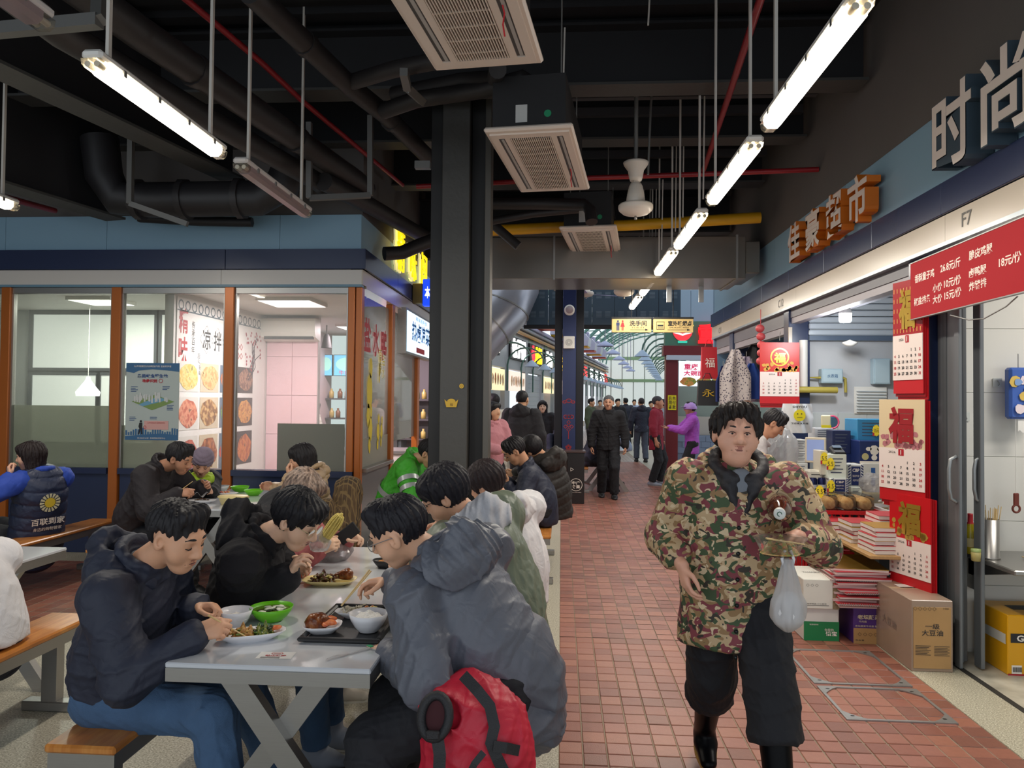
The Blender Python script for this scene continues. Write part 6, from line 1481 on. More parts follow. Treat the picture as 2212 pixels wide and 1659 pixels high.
stand('bald man in dark jacket and grey jeans walking away down the hall',1385,998,(-.1,1,0),dict(seed=23,hair='thin',haircol='#2a2526',jacket=dk(c_navyblk,hood=True),trousers=dict(mat=cloth('cloth_grey_jeans','#4d5564',.9),r=(.1,.085,.075)),shoes=bs),h=1.72)
r19=stand('delivery rider in purple jacket and lilac helmet holding a red plate by the booth',1495,0,(-1,.05,0),dict(vox=.009,seed=24,hair='short',skin='#b08068',jacket=dk(c_purple,collar_h=.05,hem=(0,0,-.16),belly=.18),trousers=bp,shoes=bs,hand=[dict(D=(-1,0,0),N=(0,0,1),curl=.3),dict(D=(-1,0,0),N=(0,0,1),curl=.3)]),h=1.62,Y=13.6,hands=[(-.12,.4,.28),(.12,.4,.28)])
b=MB(); b.lathe([(0,.125),(.06,.118),(.1,.09),(.122,.04),(.128,.0),(.124,-.01),(.115,.0)],20,Matrix.Scale(1,4)); r19['hchild'](b,'helmet',mat('helmet_lilac','#b78fd8',.3)); b=MB(); b.bbox(-.09,.09,.09,.17,.02,.035,.005); r19['hchild'](b,'helmet_peak',mat('helmet_dark','#6a4a86',.35))
stand('broad man in black hooded jacket with a black backpack seen from behind past the column',1127,0,(.25,1,0),dict(vox=.01,seed=25,hair='crop',jacket=dk(c_black,hood=True,hs=1.1,belly=.22,chest=.22,sw=.2),trousers=bp,shoes=bs),h=1.76,Y=10.4)
w21=stand('woman in dusty pink coat with black handbag half hidden by the steel column',1062,0,(.6,-.5,0),dict(vox=.01,seed=26,hair='long',jacket=dk(c_pink,hem=(0,0,-.45),belly=.19,hood=True,sleeve=(.1,.09,.07)),trousers=bp,shoes=bs,s=.95),h=1.6,Y=9.4,hands=[(-.2,.25,.1),(.15,.28,.15)])
stand('person in pale puffer coat behind the pink coat, head turned away',1068,0,(-.5,.8,0),dict(seed=27,hair='short',jacket=dk(c_cream,quilt=.12,belly=.22,chest=.22,hem=(0,0,-.4)),trousers=bp,shoes=bs),h=1.72,Y=11.8)
stand('long haired woman in white top and black jacket facing us past the backpack man',1172,0,(.05,-1,0),dict(vox=.01,near=True,eyes='open',seed=28,hair='long',skin='#dcb8a0',jacket=dk(c_black,zip=True),trousers=bp,shoes=bs),h=1.62,Y=14.5)
stand('dark haired shopkeeper in red and white top bending over the grocery counter',1570,0,(.9,-.25,0),dict(vox=.008,near=True,seed=29,hair='short',skin='#b9866a',jacket=dict(mat=cloth('cloth_white_top','#cfc9c9',.8),fold=.009,belly=.18,chest=.17,low=0,sleeve=(.09,.075,.055),hem=(0,0,-.1)),trousers=bp,shoes=bs),h=1.56,Y=6.5,lean=.27,hands=[(-.2,.45,.1),(.2,.45,.1)],look=V(.75,-.2,-.65))
stand('brown haired customer standing behind the camouflage man, back turned',1612,0,(.3,.9,0),dict(seed=30,hair='mop',haircol='#3a2419',jacket=dk(c_black,belly=.2),trousers=bp,shoes=bs),h=1.63,Y=7.4)
stand('woman in pale padded jacket seen through the glass inside the left shop',680,0,(-1,-.2,0),dict(seed=36,hair='long',skin='#d8b09a',jacket=dk(c_cream,quilt=.09,belly=.19)),h=1.6,Y=12.2)
def sit(label,px,Y,fwd,st,zp=.55,lean=.22,hx=.4):
    st=dict(st); st.setdefault('near',False); st.setdefault('vox',.011); f=Vector(fwd).normalized(); r=f.cross(V(0,0,1)); x=at(px,900,Y).x
    pel=V(x,Y,zp); nk=pel+V(0,0,.48)+f*lean; hd=nk+V(0,0,.13)+f*.1
    return person('person',label,pel,f,nk,hd,(f+V(0,0,-.35)),[pel+f*hx+V(0,0,.3)-r*.12,pel+f*hx+V(0,0,.3)+r*.12],[pel+f*.4-r*.1+V(0,0,.09-zp),pel+f*.4+r*.1+V(0,0,.09-zp)],st)
sit('dark haired man in navy jacket seated left of the navy column',1178,12.6,(.8,-.4,0),dict(vox=.009,seed=31,hair='short',skin='#c39377',jacket=dict(mat=cloth('cloth_navy_suit','#1f2740',.7),fold=.008,belly=.18,chest=.185,low=0),trousers=bp,shoes=bs))
sit('seated diner in dark coat and grey cap right of the navy column',1268,13.4,(.9,.2,0),dict(seed=32,hair='cap',hairmat=cloth('cap_grey','#4a4e58',.8),jacket=dict(mat=c_navyblk,fold=.008,belly=.19,chest=.19,low=0),trousers=bp,shoes=bs))
sit('second seated diner in black leaning behind the walking man',1284,14.6,(.9,-.1,0),dict(seed=33,hair='mop',jacket=dict(mat=c_black,fold=.008,belly=.19,chest=.19,low=0),trousers=bp,shoes=bs))
sit('seated diner in pale blue jacket behind the walking man',1352,17.5,(-.9,-.1,0),dict(seed=34,hair='short',jacket=dict(mat=cloth('cloth_pale_blue','#a9b8d6',.7),fold=.008,belly=.2,chest=.2,low=0),trousers=bp,shoes=bs))
for i,(px,Y,fw,cm,lab,h) in enumerate(((1334,24,(.2,-1,0),c_black,'tiny figure in black far down the hall, above the walking man shoulder',1.7),(1352,27,(-.3,1,0),c_navyblk,'tiny figure in navy far down the hall, second from the walking man',1.74),(1276,22,(.9,-.4,0),cloth('cloth_moss','#4c5540',.8),'far figure in moss green jacket by the hall stalls',1.7),(1296,30,(.1,-1,0),cloth('cloth_dust','#8a7a70',.8),'far figure in dusty brown near the hall end',1.66),(1436,18.5,(-.4,.9,0),cloth('cloth_pale_grey','#aab0ba',.8),'far figure in pale grey half hidden by the maroon apron man',1.68),(1406,26,(.2,-1,0),c_red,'tiny figure in red top beyond the bald man',1.64),(1370,32,(0,-1,0),cloth('cloth_pale_blue','#a9b8d6',.7),'tiny figure in pale blue at the hall end',1.7))):
    stand(lab,px,0,fw,dict(vox=.018,seed=40+i,hair='short',jacket=dk(cm),trousers=bp,shoes=None),h=h,Y=Y)
# ---------------- tables and benches ----------------
m_top = mat('table_top_white','#ccd0d6',.1,coat=.3); m_wood = ramp_mat('varnished_wood',[(.25,'#a8662c'),(.5,'#c07a38'),(.75,'#cf8f4a')],scale=6,rough=.28,detail=4,stretch=(8,1,1))
def table(label,x0,x1,y0,y1,h=.75,legs=True):
    cx=(x0+x1)/2; hx=(x1-x0)/2; t=thing('canteen_table',label,'table',(cx,y0,0)); L=y1-y0
    MB().bbox(-hx,hx,0,L,h-.018,h,.004).build('tabletop',m_top,t)
    b=MB(); z0,z1=h-.062,h-.018; b.box(-hx+.002,hx-.002,.002,.05,z0,z1); b.build('front_rail',m_steel,t)
    MB().box(-hx+.002,hx-.002,L-.05,L-.002,z0,z1).build('rear_rail',m_steel,t)
    for s in (-1,1): MB().box(s*hx-.04 if s>0 else -hx+.002,s*hx-.002 if s>0 else -hx+.04,.05,L-.05,z0,z1).build('side_rail',m_steel,t)
    for yy in (.12,L-.15):
        MB().rbar((-.16,yy-.022,z0),(.34,yy-.022,0),.045,.075,up=(1,0,0)).build('crossed_leg',m_steel,t)
        MB().rbar((.16,yy+.022,z0),(-.34,yy+.022,0),.045,.075,up=(1,0,0)).build('crossed_leg',m_steel,t)
    return t
def bench(label,x0,x1,y0,y1,h=.45):
    cx=(x0+x1)/2; hx=(x1-x0)/2; t=thing('bench',label,'bench',(cx,y0,0)); L=y1-y0
    MB().bbox(-hx,hx,0,L,h-.03,h,.008).build('seat_plank',m_wood,t)
    b=MB()
    MB().box(-hx+.008,hx-.008,.012,.045,h-.085,h-.03).build('end_rail',m_steel,t); MB().box(-hx+.008,hx-.008,L-.045,L-.012,h-.085,h-.03).build('end_rail',m_steel,t)
    for s in (-1,1): MB().box(s*hx-s*.008-.02,s*hx-s*.008+.02,.045,L-.045,h-.085,h-.03).build('side_rail',m_steel,t) if False else MB().box(min(s*(hx-.01),s*(hx-.045)),max(s*(hx-.01),s*(hx-.045)),.045,L-.045,h-.085,h-.03).build('side_rail',m_steel,t)
    for yy in (.16,L-.16):
        MB().box(-.04,.04,yy-.03,yy+.03,.05,h-.085).build('leg',m_steel,t); MB().bbox(-hx-.02,hx+.02,yy-.035,yy+.035,0,.05,.005).build('foot',m_steel,t)
    return t
table('glossy white canteen table with crossed steel legs, the nearest one, set with food',-1.29,-.605,2.365,4.3)
table('white canteen table cut by the left edge, empty corner showing',-3.5,-2.83,2.2,4.1)
table('white canteen table in front of the poster, shared by the couple',-3.13,-2.46,5.62,6.9)
table('small white canteen table behind the dark steel column',-1.2,-.55,6.75,8.2)
bench('wooden bench at the nearest table under the man in navy',-1.725,-1.475,2.4,4.35)
bench('wooden bench under the man in the slate jacket',-.42,-.17,2.36,4.4)
bench('wooden bench under the diner in the white jacket',-2.74,-2.49,2.0,3.86)
bench('wooden bench under the woman in the padded vest',-4.48,-4.22,5.3,6.85)
bench('wooden bench under the man in black jacket at the far table',-3.62,-3.37,5.45,6.95)
bench('wooden bench under the woman in the beige padded coat',-2.22,-1.97,5.5,6.95)
bench('wooden bench under the bright green jacket',-1.7,-1.45,6.7,8.1)
bench('wooden bench under the navy jacket and the puffer coat',-.33,-.08,6.45,8.0)
table('white canteen table in the hall beside the walking man in black',.55,1.15,13.3,14.8)
bench('wooden bench under the diners right of the navy column',.25,.48,13.0,14.9)
p=A(742,1150,5.95); t=thing('coat','brown plaid coat draped over the bench beside the beige padded coat','coat',(p.x,p.y,.45))
def plaid():
    m=mat('plaid_cloth','#4a3a28',.9); nt=m.node_tree; n=nt.nodes; tc=n.new('ShaderNodeTexCoord'); ck=n.new('ShaderNodeTexBrick'); ck.inputs['Scale'].default_value=14; ck.inputs['Color1'].default_value=(*lin('#3b3026'),1); ck.inputs['Color2'].default_value=(*lin('#5a4630'),1); ck.inputs['Mortar'].default_value=(*lin('#75603f'),1); ck.inputs['Mortar Size'].default_value=.04; ck.offset=0
    nt.links.new(tc.outputs['Object'],ck.inputs[0]); nt.links.new(ck.outputs[0],n['Principled BSDF'].inputs['Base Color']); return m
F=Field(.01); F.cone((0,0,.05),(.02,.05,.42),.13,.12,.05,(0,1,0),.7); F.cone((-.05,-.03,.05),(-.1,-.1,.3),.08,.07,.05); me=F.mesh('cloth_body',[plaid()],folds(121,.014,40),1); o=bpy.data.objects.new('cloth_body',me); COL.objects.link(o); o.parent=t
# ---------------- food on the near table ----------------
TZ=.75
m_cer=mat('white_melamine','#e6e5e8',.22); m_cerc=mat('cream_plastic','#dcc98c',.4); m_grn=mat('green_plastic','#6cc520',.35); m_tray=mat('tray_black','#242426',.4)
def surf(px,py,z=TZ): return atz(px,py,z)
def bowl(name,label,p,r,h,m,fluted=False,group=None):
    t=thing(name,label,'bowl',p,group=group); n=36; prof=[(.45,0),(.5,.02),(.52,.06),(.72,.3),(.9,.65),(1.0,1.0),(.965,1.0),(.86,.66),(.66,.32),(.4,.12),(0,.1)]
    b=MB(); vs=[];fs=[]
    for i,(q,z) in enumerate(prof):
        for k in range(n):
            a=2*math.pi*k/n; rr=r*q*(1+(.022*math.cos(12*(a+z*1.0)) if fluted and 2<i<6 else 0)); vs.append((rr*math.cos(a),rr*math.sin(a),z*h))
    for i in range(len(prof)-1):
        for k in range(n): fs.append((i*n+k,i*n+(k+1)%n,(i+1)*n+(k+1)%n,(i+1)*n+k))
    b.add(vs,fs,True); b.build('bowl_body',m,t); return t
def mound(t,name,m,r,z,h,seed=0,rx=1.0,ry=1.0,cx=0,cy=0,rough=.25,n=22):
    q=np.random.RandomState(seed); ph=q.uniform(0,6,(6,)); b=MB()
    def fn(u,v):
        a=2*math.pi*u; rr=v; hh=h*(1-v*v)*(1+rough*math.sin(9*a*0+11*v*math.cos(a)+ph[0])+rough*math.sin(13*v*math.sin(a)+ph[1])) 
        return (cx+r*rx*rr*math.cos(a),cy+r*ry*rr*math.sin(a),z+hh)
    b.grid(fn,n,8); o=b.build(name,m,t); return o
def bits(t,name,m,n,rx,ry,z,h,size,seed,cx=0,cy=0,flat=.4):
    q=random.Random(seed)
    for k in range(n):
        a=q.uniform(0,6.28); r=math.sqrt(q.random()); s=size*q.uniform(.6,1.3); x,y=cx+rx*r*math.cos(a),cy+ry*r*math.sin(a)
        b=MB(); Mx=Matrix.Translation((x,y,z+h*(1-r*r)))@Matrix.Rotation(q.uniform(0,6),4,'Z')@Matrix.Rotation(q.uniform(-.6,.6),4,'X'); b.ball((0,0,0),s,s*.55,s*flat,8,Mx); b.build(name,m,t)
m_rice=mat('cooked_rice','#efece6',.6,bump=.8,bscale=160); m_greens=ramp_mat('stir_fry_greens',[(.3,'#23331a'),(.45,'#486327'),(.55,'#8a8a3a'),(.65,'#2f4420')],scale=60,rough=.3,bump=.6)
m_meat=ramp_mat('braised_meat',[(.3,'#3d1c10'),(.5,'#6d3517'),(.65,'#8d5226')],scale=40,rough=.28,bump=.6); m_shrimp=ramp_mat('shrimp_orange',[(.35,'#d0602f'),(.55,'#e58a55'),(.7,'#b8432a')],scale=30,rough=.35)
m_pork=ramp_mat('minced_stir_fry',[(.3,'#7a4a20'),(.5,'#b3813f'),(.6,'#c9a05a'),(.7,'#5c4a1c')],scale=55,rough=.4,bump=.6); m_dark=ramp_mat('dark_stir_fry',[(.3,'#2a160f'),(.5,'#5c3018'),(.62,'#3c4a1f'),(.72,'#8c4a22')],scale=50,rough=.3,bump=.7)
p=surf(509,1352); b_=bowl('rice_bowl','white fluted bowl of rice held beside the green bowl',p,.062,.062,m_cer,True); mound(b_,'rice',m_rice,.052,.03,.015,1)
p=surf(586,1340); b_=bowl('soup_bowl','bright green plastic bowl of clear soup on the nearest table',p,.083,.055,m_grn); MB().lathe([(0,.042),(.077,.042)],28).build('broth',mat('broth','#5d6a2c',.08),b_); bits(b_,'egg_ribbon',mat('egg_white','#dcdcc8',.4),12,.05,.05,.044,.004,.016,3,flat=.25); bits(b_,'seaweed',mat('seaweed','#2c3a1c',.4),7,.055,.055,.044,.003,.012,5,flat=.2)
def oval_plate(label,p,rx,ry,h,rz,m,name='oval_plate',sq=2.6):
    t=thing(name,label,'plate',p,rz); n=40; b=MB()
    def sup(a,s): c,d=math.cos(a),math.sin(a); return (rx*s*math.copysign(abs(c)**(2/sq),c),ry*s*math.copysign(abs(d)**(2/sq),d))
    prof=[(.6,0),(.66,.15),(.85,.55),(1.0,1.0),(.975,1.03),(.84,.7),(.64,.3),(0,.26)]; vs=[];fs=[]
    for q,z in prof:
        for k in range(n): x,y=sup(2*math.pi*k/n,q); vs.append((x,y,z*h))
    for i in range(len(prof)-1):
        for k in range(n): fs.append((i*n+k,i*n+(k+1)%n,(i+1)*n+(k+1)%n,(i+1)*n+k))
    b.add(vs,fs,True); b.build('plate_body',m,t); return t
t=oval_plate('white oval plate with greens, minced stir fry and shrimp in front of the navy man',surf(540,1382),.125,.058,.03,R(22),m_cer)
mound(t,'stir_fry',m_pork,.05,.012,.028,2,1.0,.75,-.02,0,.5); mound(t,'dark_greens',m_greens,.042,.012,.03,4,1.0,.9,.045,.004,.5); bits(t,'meat_piece',m_pork,26,.055,.034,.024,.018,.011,7,-.03,0); bits(t,'leaf',mat('leaf_dark','#22351c',.35),12,.036,.03,.03,.014,.014,9,.045,.004,.25); bits(t,'leaf_light',mat('leaf_light','#5d7a2c',.4),10,.05,.03,.026,.016,.011,19,-.02,0,.25); bits(t,'shrimp',m_shrimp,5,.02,.02,.025,.01,.017,12,.088,.01)
# serving tray
a0=surf(640,1391); a1=surf(822,1394); yb=surf(740,1314).y
tr=thing('serving_tray','black plastic serving tray carrying three dishes on the nearest table','tray',((a0.x+a1.x)/2,a0.y,TZ)); hw=(a1.x-a0.x)/2; L=yb-a0.y
b=MB(); MB().bbox(-hw+.02,hw-.02,.02,L-.02,.0,.008,.003).build('base',m_tray,tr)
for x0,x1,y0,y1 in ((-hw,hw,0,.022),(-hw,hw,L-.022,L),(-hw,-hw+.022,.022,L-.022),(hw-.022,hw,.022,L-.022)): MB().bbox(x0,x1,y0,y1,.006,.022,.006).build('rim',m_tray,tr)
tz=TZ+.009
t=oval_plate('small white square dish with braised chicken thigh and prawns on the black tray',surf(697,1364,tz),.07,.062,.028,R(10),m_cer,'dish',3.2)
F=Field(.004); F.cone((-.03,-.005,.035),(-.01,.008,.037),.034,.03,.02); F.cone((-.01,.008,.036),(.018,.012,.03),.026,.012,.015); me=F.mesh('chicken_thigh',[m_meat],folds(61,.004,200),1); o=bpy.data.objects.new('chicken_thigh',me); COL.objects.link(o); o.parent=t
for k,(x,y,rz) in enumerate(((.028,-.018,.3),(.032,.02,.9))):
    b=MB(); pts=[(x+.022*math.cos(a+rz),y+.02*math.sin(a+rz),.032+.004*k) for a in [math.pi*1.3*j/9 for j in range(10)]]; b.tube(pts,[.004,.008,.011,.012,.012,.011,.009,.008,.006,.003],8); b.build('prawn',m_shrimp,t)
t=oval_plate('white oval plate with pale noodles and vegetables at the back of the tray',surf(778,1333,tz),.1,.05,.026,R(3),m_cer)
for k in range(22):
    q=random.Random(k); b=MB(); x,y=q.uniform(-.06,.0),q.uniform(-.025,.025); b.tube([(x+q.uniform(-.03,.03)*j/3,y+q.uniform(-.02,.02),.022+q.uniform(0,.02)) for j in range(5)],.0022,5); b.build('noodle',mat('noodle_pale','#cfc6b0',.5),t)
bits(t,'cabbage',mat('cabbage','#c9b96a',.4),16,.035,.028,.022,.018,.013,23,.05,0,.3); bits(t,'carrot',mat('carrot','#c87a3a',.4),4,.03,.02,.035,.008,.009,24,.03,0)
b_=bowl('rice_bowl','white fluted rice bowl standing on the black tray',surf(796,1363,tz),.072,.068,m_cer,True); mound(b_,'rice',m_rice,.062,.042,.028,31,rough=.15)
# compartment plate
t=oval_plate('cream compartment plate of dark stir fry and a glazed drumstick before the hooded man',surf(712,1262),.125,.075,.026,R(4),m_cerc,'compartment_plate',3.5)
mound(t,'stir_fry',m_dark,.06,.012,.03,41,1.05,.8,-.03,.004,.5); bits(t,'stir_fry_piece',m_dark,34,.065,.042,.026,.018,.014,42,-.025,.0); bits(t,'bean_piece',mat('bean_pale','#b9ad6a',.4),9,.065,.04,.032,.016,.009,43,-.02,0)
F=Field(.004); F.cone((.075,.03,.04),(.03,.02,.035),.03,.014,.02); me=F.mesh('drumstick',[m_meat],folds(62,.003,200),1); o=bpy.data.objects.new('drumstick',me); COL.objects.link(o); o.parent=t
b=MB()
for x0,x1,y0,y1 in ((-.004,.004,-.06,.0),(-.1,.1,-.004,.004)): b.box(x0,x1,y0,y1,.01,.02)
b.build('divider',m_cerc,t)
b_=bowl('soup_bowl','orange red bowl with white inside beside the hooded man hand',surf(654,1247),.045,.045,mat('orange_bowl','#c8552c',.35)); MB().lathe([(.0,.03),(.038,.038),(.044,.046)],24).build('white_lining',m_cer,b_)
t=oval_plate('black dish with breaded cutlet behind the slate jacket',surf(838,1226),.08,.05,.04,0,m_tray,'dish'); mound(t,'cutlet',ramp_mat('breaded_cutlet',[(.3,'#a8642a'),(.6,'#cf8f45')],scale=90,rough=.6,bump=.8),.06,.025,.02,51,1,.7,0,0,.3)
# crumpled bags and corn
m_bag=glass_mat('clear_bag','#f4f3f4',.9,.15,haze=.36,hazecol='#e8e6e6')
def crumple(name,label,p,r,seed,sq=(1,1,.7),m=None,cat='bag'):
    t=thing(name,label,cat,p); q=np.random.RandomState(seed); D=q.normal(size=(9,3)); ph=q.uniform(0,6,9); b=MB(); vs=[];fs=[];n=26;mm=14
    for i in range(mm+1):
        th=math.pi*i/mm
        for k in range(n):
            a=2*math.pi*k/n; d=np.array((math.sin(th)*math.cos(a),math.sin(th)*math.sin(a),-math.cos(th))); s=1+.13*sum(abs(math.sin(3.2*float(D[j]@d)+ph[j]))-.5 for j in range(9))/2
            v=d*r*s*np.array(sq); v[2]=max(v[2],-r*sq[2]*.8); vs.append(v+np.array((0,0,r*sq[2]*.8)))
    for i in range(mm):
        for k in range(n): fs.append((i*n+k,i*n+(k+1)%n,(i+1)*n+(k+1)%n,(i+1)*n+k))
    b.add(vs,fs,False); b.build('film',m or m_bag,t); return t
crumple('plastic_bag','crumpled clear plastic bag lying on the far end of the nearest table',surf(716,1210),.1,71,(1,.8,.62))
t=crumple('plastic_bag','clear plastic bag wrapped round the foot of the corn cob',A(690,1190,3.66),.05,72,(1,.9,1.1))
tc=thing('corn_cob','yellow corn on the cob held upright in its bag','corn',A(697,1168,3.66)); d=(A(724,1130,3.66)-A(697,1168,3.66)); u=d.normalized()
b=MB(); L=.17; b.tube([u*(L*k/8) for k in range(9)],[.02,.026,.028,.028,.027,.025,.022,.016,.006],14); b.build('core',mat('corn_core','#d9c46a',.5),tc)
side=u.cross(V(0,1,0)).normalized(); fr_=u.cross(side); me=MB().ball((0,0,0),.0042,.0042,.0042,6).mesh('kernel',mat('corn_kernel','#e3cf74',.4)); 
kb=MB()
for j in range(26):
    z=.008+.0058*j; rr=(.021+.008*math.sin(min(1,z/.1)*math.pi/2)) if z<.11 else .029-.02*((z-.11)/.06)**2
    for k in range(14):
        a=2*math.pi*k/14; p=u*z+side*rr*math.cos(a)+fr_*rr*math.sin(a); kb.ball(p,.0046,.0046,.0042,6)
stuff(kb.build('kernels',mat('corn_kernel','#e3cf74',.4),tc))
# no smoking sticker, wrapper
c=surf(596,1416); t=thing('sticker','white no smoking sticker on the near edge of the table','sticker',(c.x,c.y,TZ)); Mt=frame((0,0,.0008),(1,.06,0),y=(0,1,0))
b=MB(); rect(b,Mt,-.06,.06,-.034,.034,z=0); b.build('paper',mat('paper_white','#e4e2df',.45),t)
b=MB(); ring(b,Mt,0,.016,.02,.003,ry=.012); rect(b,Mt,-.012,.012,.0145,.0175); text(b,'禁止吸烟',Mt,0,-.004,w=.07,h=.012,bold=.03); text(b,'NO SMOKING',Mt,0,-.013,w=.05,h=.004); b.build('red_print',m_txt_red,t)
b=MB(); 
for k in range(3): rect(b,Mt,-.045,.02,-.02-.005*k,-.018-.005*k)
b.build('dark_print',m_txt_dark,t)
c=surf(755,1414); t=thing('wrapper','clear torn chopstick wrapper with green end on the table edge','wrapper',(c.x,c.y,TZ)); 
b=MB(); b.grid(lambda u_,v_:((u_-.5)*.12,(u_-.5)*.13+(v_-.5)*.022,.004+.006*math.sin(u_*9)*math.sin(v_*3)),14,3); b.build('film',m_bag,t)
b=MB(); rect(b,Matrix.Rotation(.82,4,'Z'),.075,.088,-.012,.012,z=.01,t=.003); b.build('green_end',mat('wrapper_green','#2c9a62',.4),t)
# chopsticks
m_ch=mat('bamboo','#d9bb82',.5)
def sticks(label,a,b_,gap=.008,group=None):
    a,b_=Vector(a),Vector(b_); d=(b_-a).normalized(); s=d.cross(V(0,0,1)).normalized(); t=thing('chopsticks',label,'chopsticks',a)
    for k in (-1,1): MB().tube([s*gap*.9*k,(b_-a)+s*gap*.35*k],[.0032,.002],6).build('stick',m_ch,t)
sticks('bamboo chopsticks held by the man in navy over his oval plate',A(452,1330,2.47),A(533,1376,2.58))
sticks('bamboo chopsticks held by the man in the slate jacket over the tray',A(800,1232,2.84),A(737,1309,2.78),.011)
sticks('bamboo chopsticks in the raised hand of the hunched man in black',A(378,1068,5.68),A(416,1040,5.7),.008)
sticks('bamboo chopsticks in the hand of the woman in the knitted hat',A(425,1062,6.15),A(456,1050,6.2),.008)
# phone
t=thing('phone','dark phone in the rose sleeved diner hand at the far table end','phone',A(752,1152,3.9)); MB().bbox(-.035,.035,-.005,.005,-.06,.06,.004,Matrix.Rotation(.9,4,'Y')).build('case',m_black,t)
# far table ware
b_=bowl('rice_bowl','white bowl behind the cream box on the far shared table',surf(478,1062),.07,.055,m_cer)
b_=bowl('soup_bowl','green plastic bowl on the far shared table, next to the white bowl',surf(518,1062),.085,.05,m_grn)
b_=bowl('soup_bowl','green plastic bowl on the far shared table, nearer the beige coat',surf(548,1070),.085,.05,m_grn)
t=oval_plate('white plate with tomato pieces on the far shared table',surf(486,1070),.12,.06,.025,0,m_cer); bits(t,'tomato',mat('tomato','#c8442c',.35),8,.06,.03,.022,.012,.014,81); bits(t,'egg',mat('egg_yellow','#d9b04a',.4),6,.06,.03,.022,.01,.014,82)
t=oval_plate('white plate of fish bones and a paper napkin on the far shared table',surf(436,1086),.12,.06,.025,0,m_cer); bits(t,'fish_scrap',m_dark,10,.06,.03,.022,.012,.015,83)
t2=thing('napkin','crumpled white paper napkin on the fish bone plate','napkin',surf(437,1076,.79)); MB().grid(lambda u_,v_:((u_-.5)*.1,(v_-.5)*.06,.03+.02*math.sin(7*u_+3*v_)),8,6).build('sheet',m_cer,t2)
t=thing('lunch_box','cream lidded food box on the near end of the far shared table','box',surf(504,1090)); 
b=MB(); n=28; 
for nm,prof,mm in (('box_body',[(0,0),(.085,0),(.105,.055),(.11,.06)],m_cerc),('lid',[(.112,.06),(.112,.068),(.1,.075),(0,.078)],m_cerc)): MB().lathe(prof,n,sx=1.15,sy=.75).build(nm,mm,t)
# ---------------- red roll-top bag ----------------
t=thing('backpack','red roll-top backpack with black straps on the bench beside the slate jacket','bag',A(1015,1700,2.3)); bpy.context.view_layer.update()
rm=cloth('red_ripstop','#c8203a',.5); bk=mat('strap_black','#222226',.55,bump=.3,bscale=300)
F=Field(.006); ax=(A(1035,1480,2.34)-A(1010,1720,2.3)); 
F.cone(A(1010,1700,2.3),A(1022,1600,2.32),.155,.15,.05,(0,1,0),.75); F.cone(A(1022,1600,2.32),A(1010,1510,2.36),.145,.085,.06,(0,1,0),.8); F.cone(A(1010,1530,2.34),A(955,1545,2.26),.1,.075,.05); F.cone(A(1060,1560,2.35),A(1080,1640,2.34),.11,.11,.05)
F.cone(A(950,1545,2.2),A(925,1545,2.13),.062,.058,.012,op='s')
me=F.mesh('bag_body',[rm],folds(77,.012,40),1); ob=mobj(me,'bag_body',t)
bpy.context.view_layer.update()
def strap(name,pts,w,th=.003,m=bk):
    b=MB(); n=len(pts); b2=[]
    for i,p in enumerate(pts):
        p=Vector(p); d=(Vector(pts[min(i+1,n-1)])-Vector(pts[max(i-1,0)])).normalized(); toc=(CAM-p).normalized(); s=d.cross(toc).normalized()*w/2; b2+=[p-s,p+s,p+s-toc*th,p-s-toc*th]
    fs=[]
    for i in range(n-1):
        for k in range(4): fs.append((4*i+k,4*i+(k+1)%4,4*(i+1)+(k+1)%4,4*(i+1)+k))
    b.add(b2,fs,False); o=b.build(name,m,t,False); o.matrix_parent_inverse=t.matrix_world.inverted(); return o
strap('shoulder_strap',[A(1000,1458,2.27),A(1030,1490,2.235),A(1058,1525,2.215),A(1068,1570,2.205),A(1060,1605,2.195),A(1075,1640,2.19),A(1100,1690,2.2)],.034)
strap('compression_strap',[A(945,1595,2.16),A(950,1630,2.15),A(948,1690,2.14)],.036)
strap('zip_pocket',[A(1066,1612,2.185),A(1095,1616,2.2),A(1122,1622,2.24)],.03)
strap('side_strap',[A(1045,1625,2.16),A(1025,1650,2.15),A(1010,1680,2.15)],.02)
# roll top mouth: black rimmed opening
c=A(940,1548,2.185); nrm=(A(900,1542,1.98)-c).normalized(); s1=nrm.cross(V(0,0,1)).normalized(); s2=s1.cross(nrm)
b=MB(); b.tube([c+s1*.042*math.cos(a)+s2*.058*math.sin(a) for a in [2*math.pi*k/20 for k in range(20)]],.014,8,closed=True); o=b.build('roll_top_rim',bk,t,False); o.matrix_parent_inverse=t.matrix_world.inverted()
b=MB(); b.add([c-nrm*.004+s1*.04*math.cos(2*math.pi*k/20)+s2*.056*math.sin(2*math.pi*k/20) for k in range(20)],[tuple(range(20))]); o=b.build('dark_inside_disc',mat('disc_dark_red','#3d0f16',.8),t,False); o.matrix_parent_inverse=t.matrix_world.inverted()  # flat disc coloured dark for the shaded inside of the bag
b=MB(); b.bbox(-.02,.02,-.008,.008,-.012,.012,.004); b.v=[tuple(A(935,1588,2.15)+Vector(v)) for v in b.v]; o=b.build('buckle',bk,t,False); o.matrix_parent_inverse=t.matrix_world.inverted()
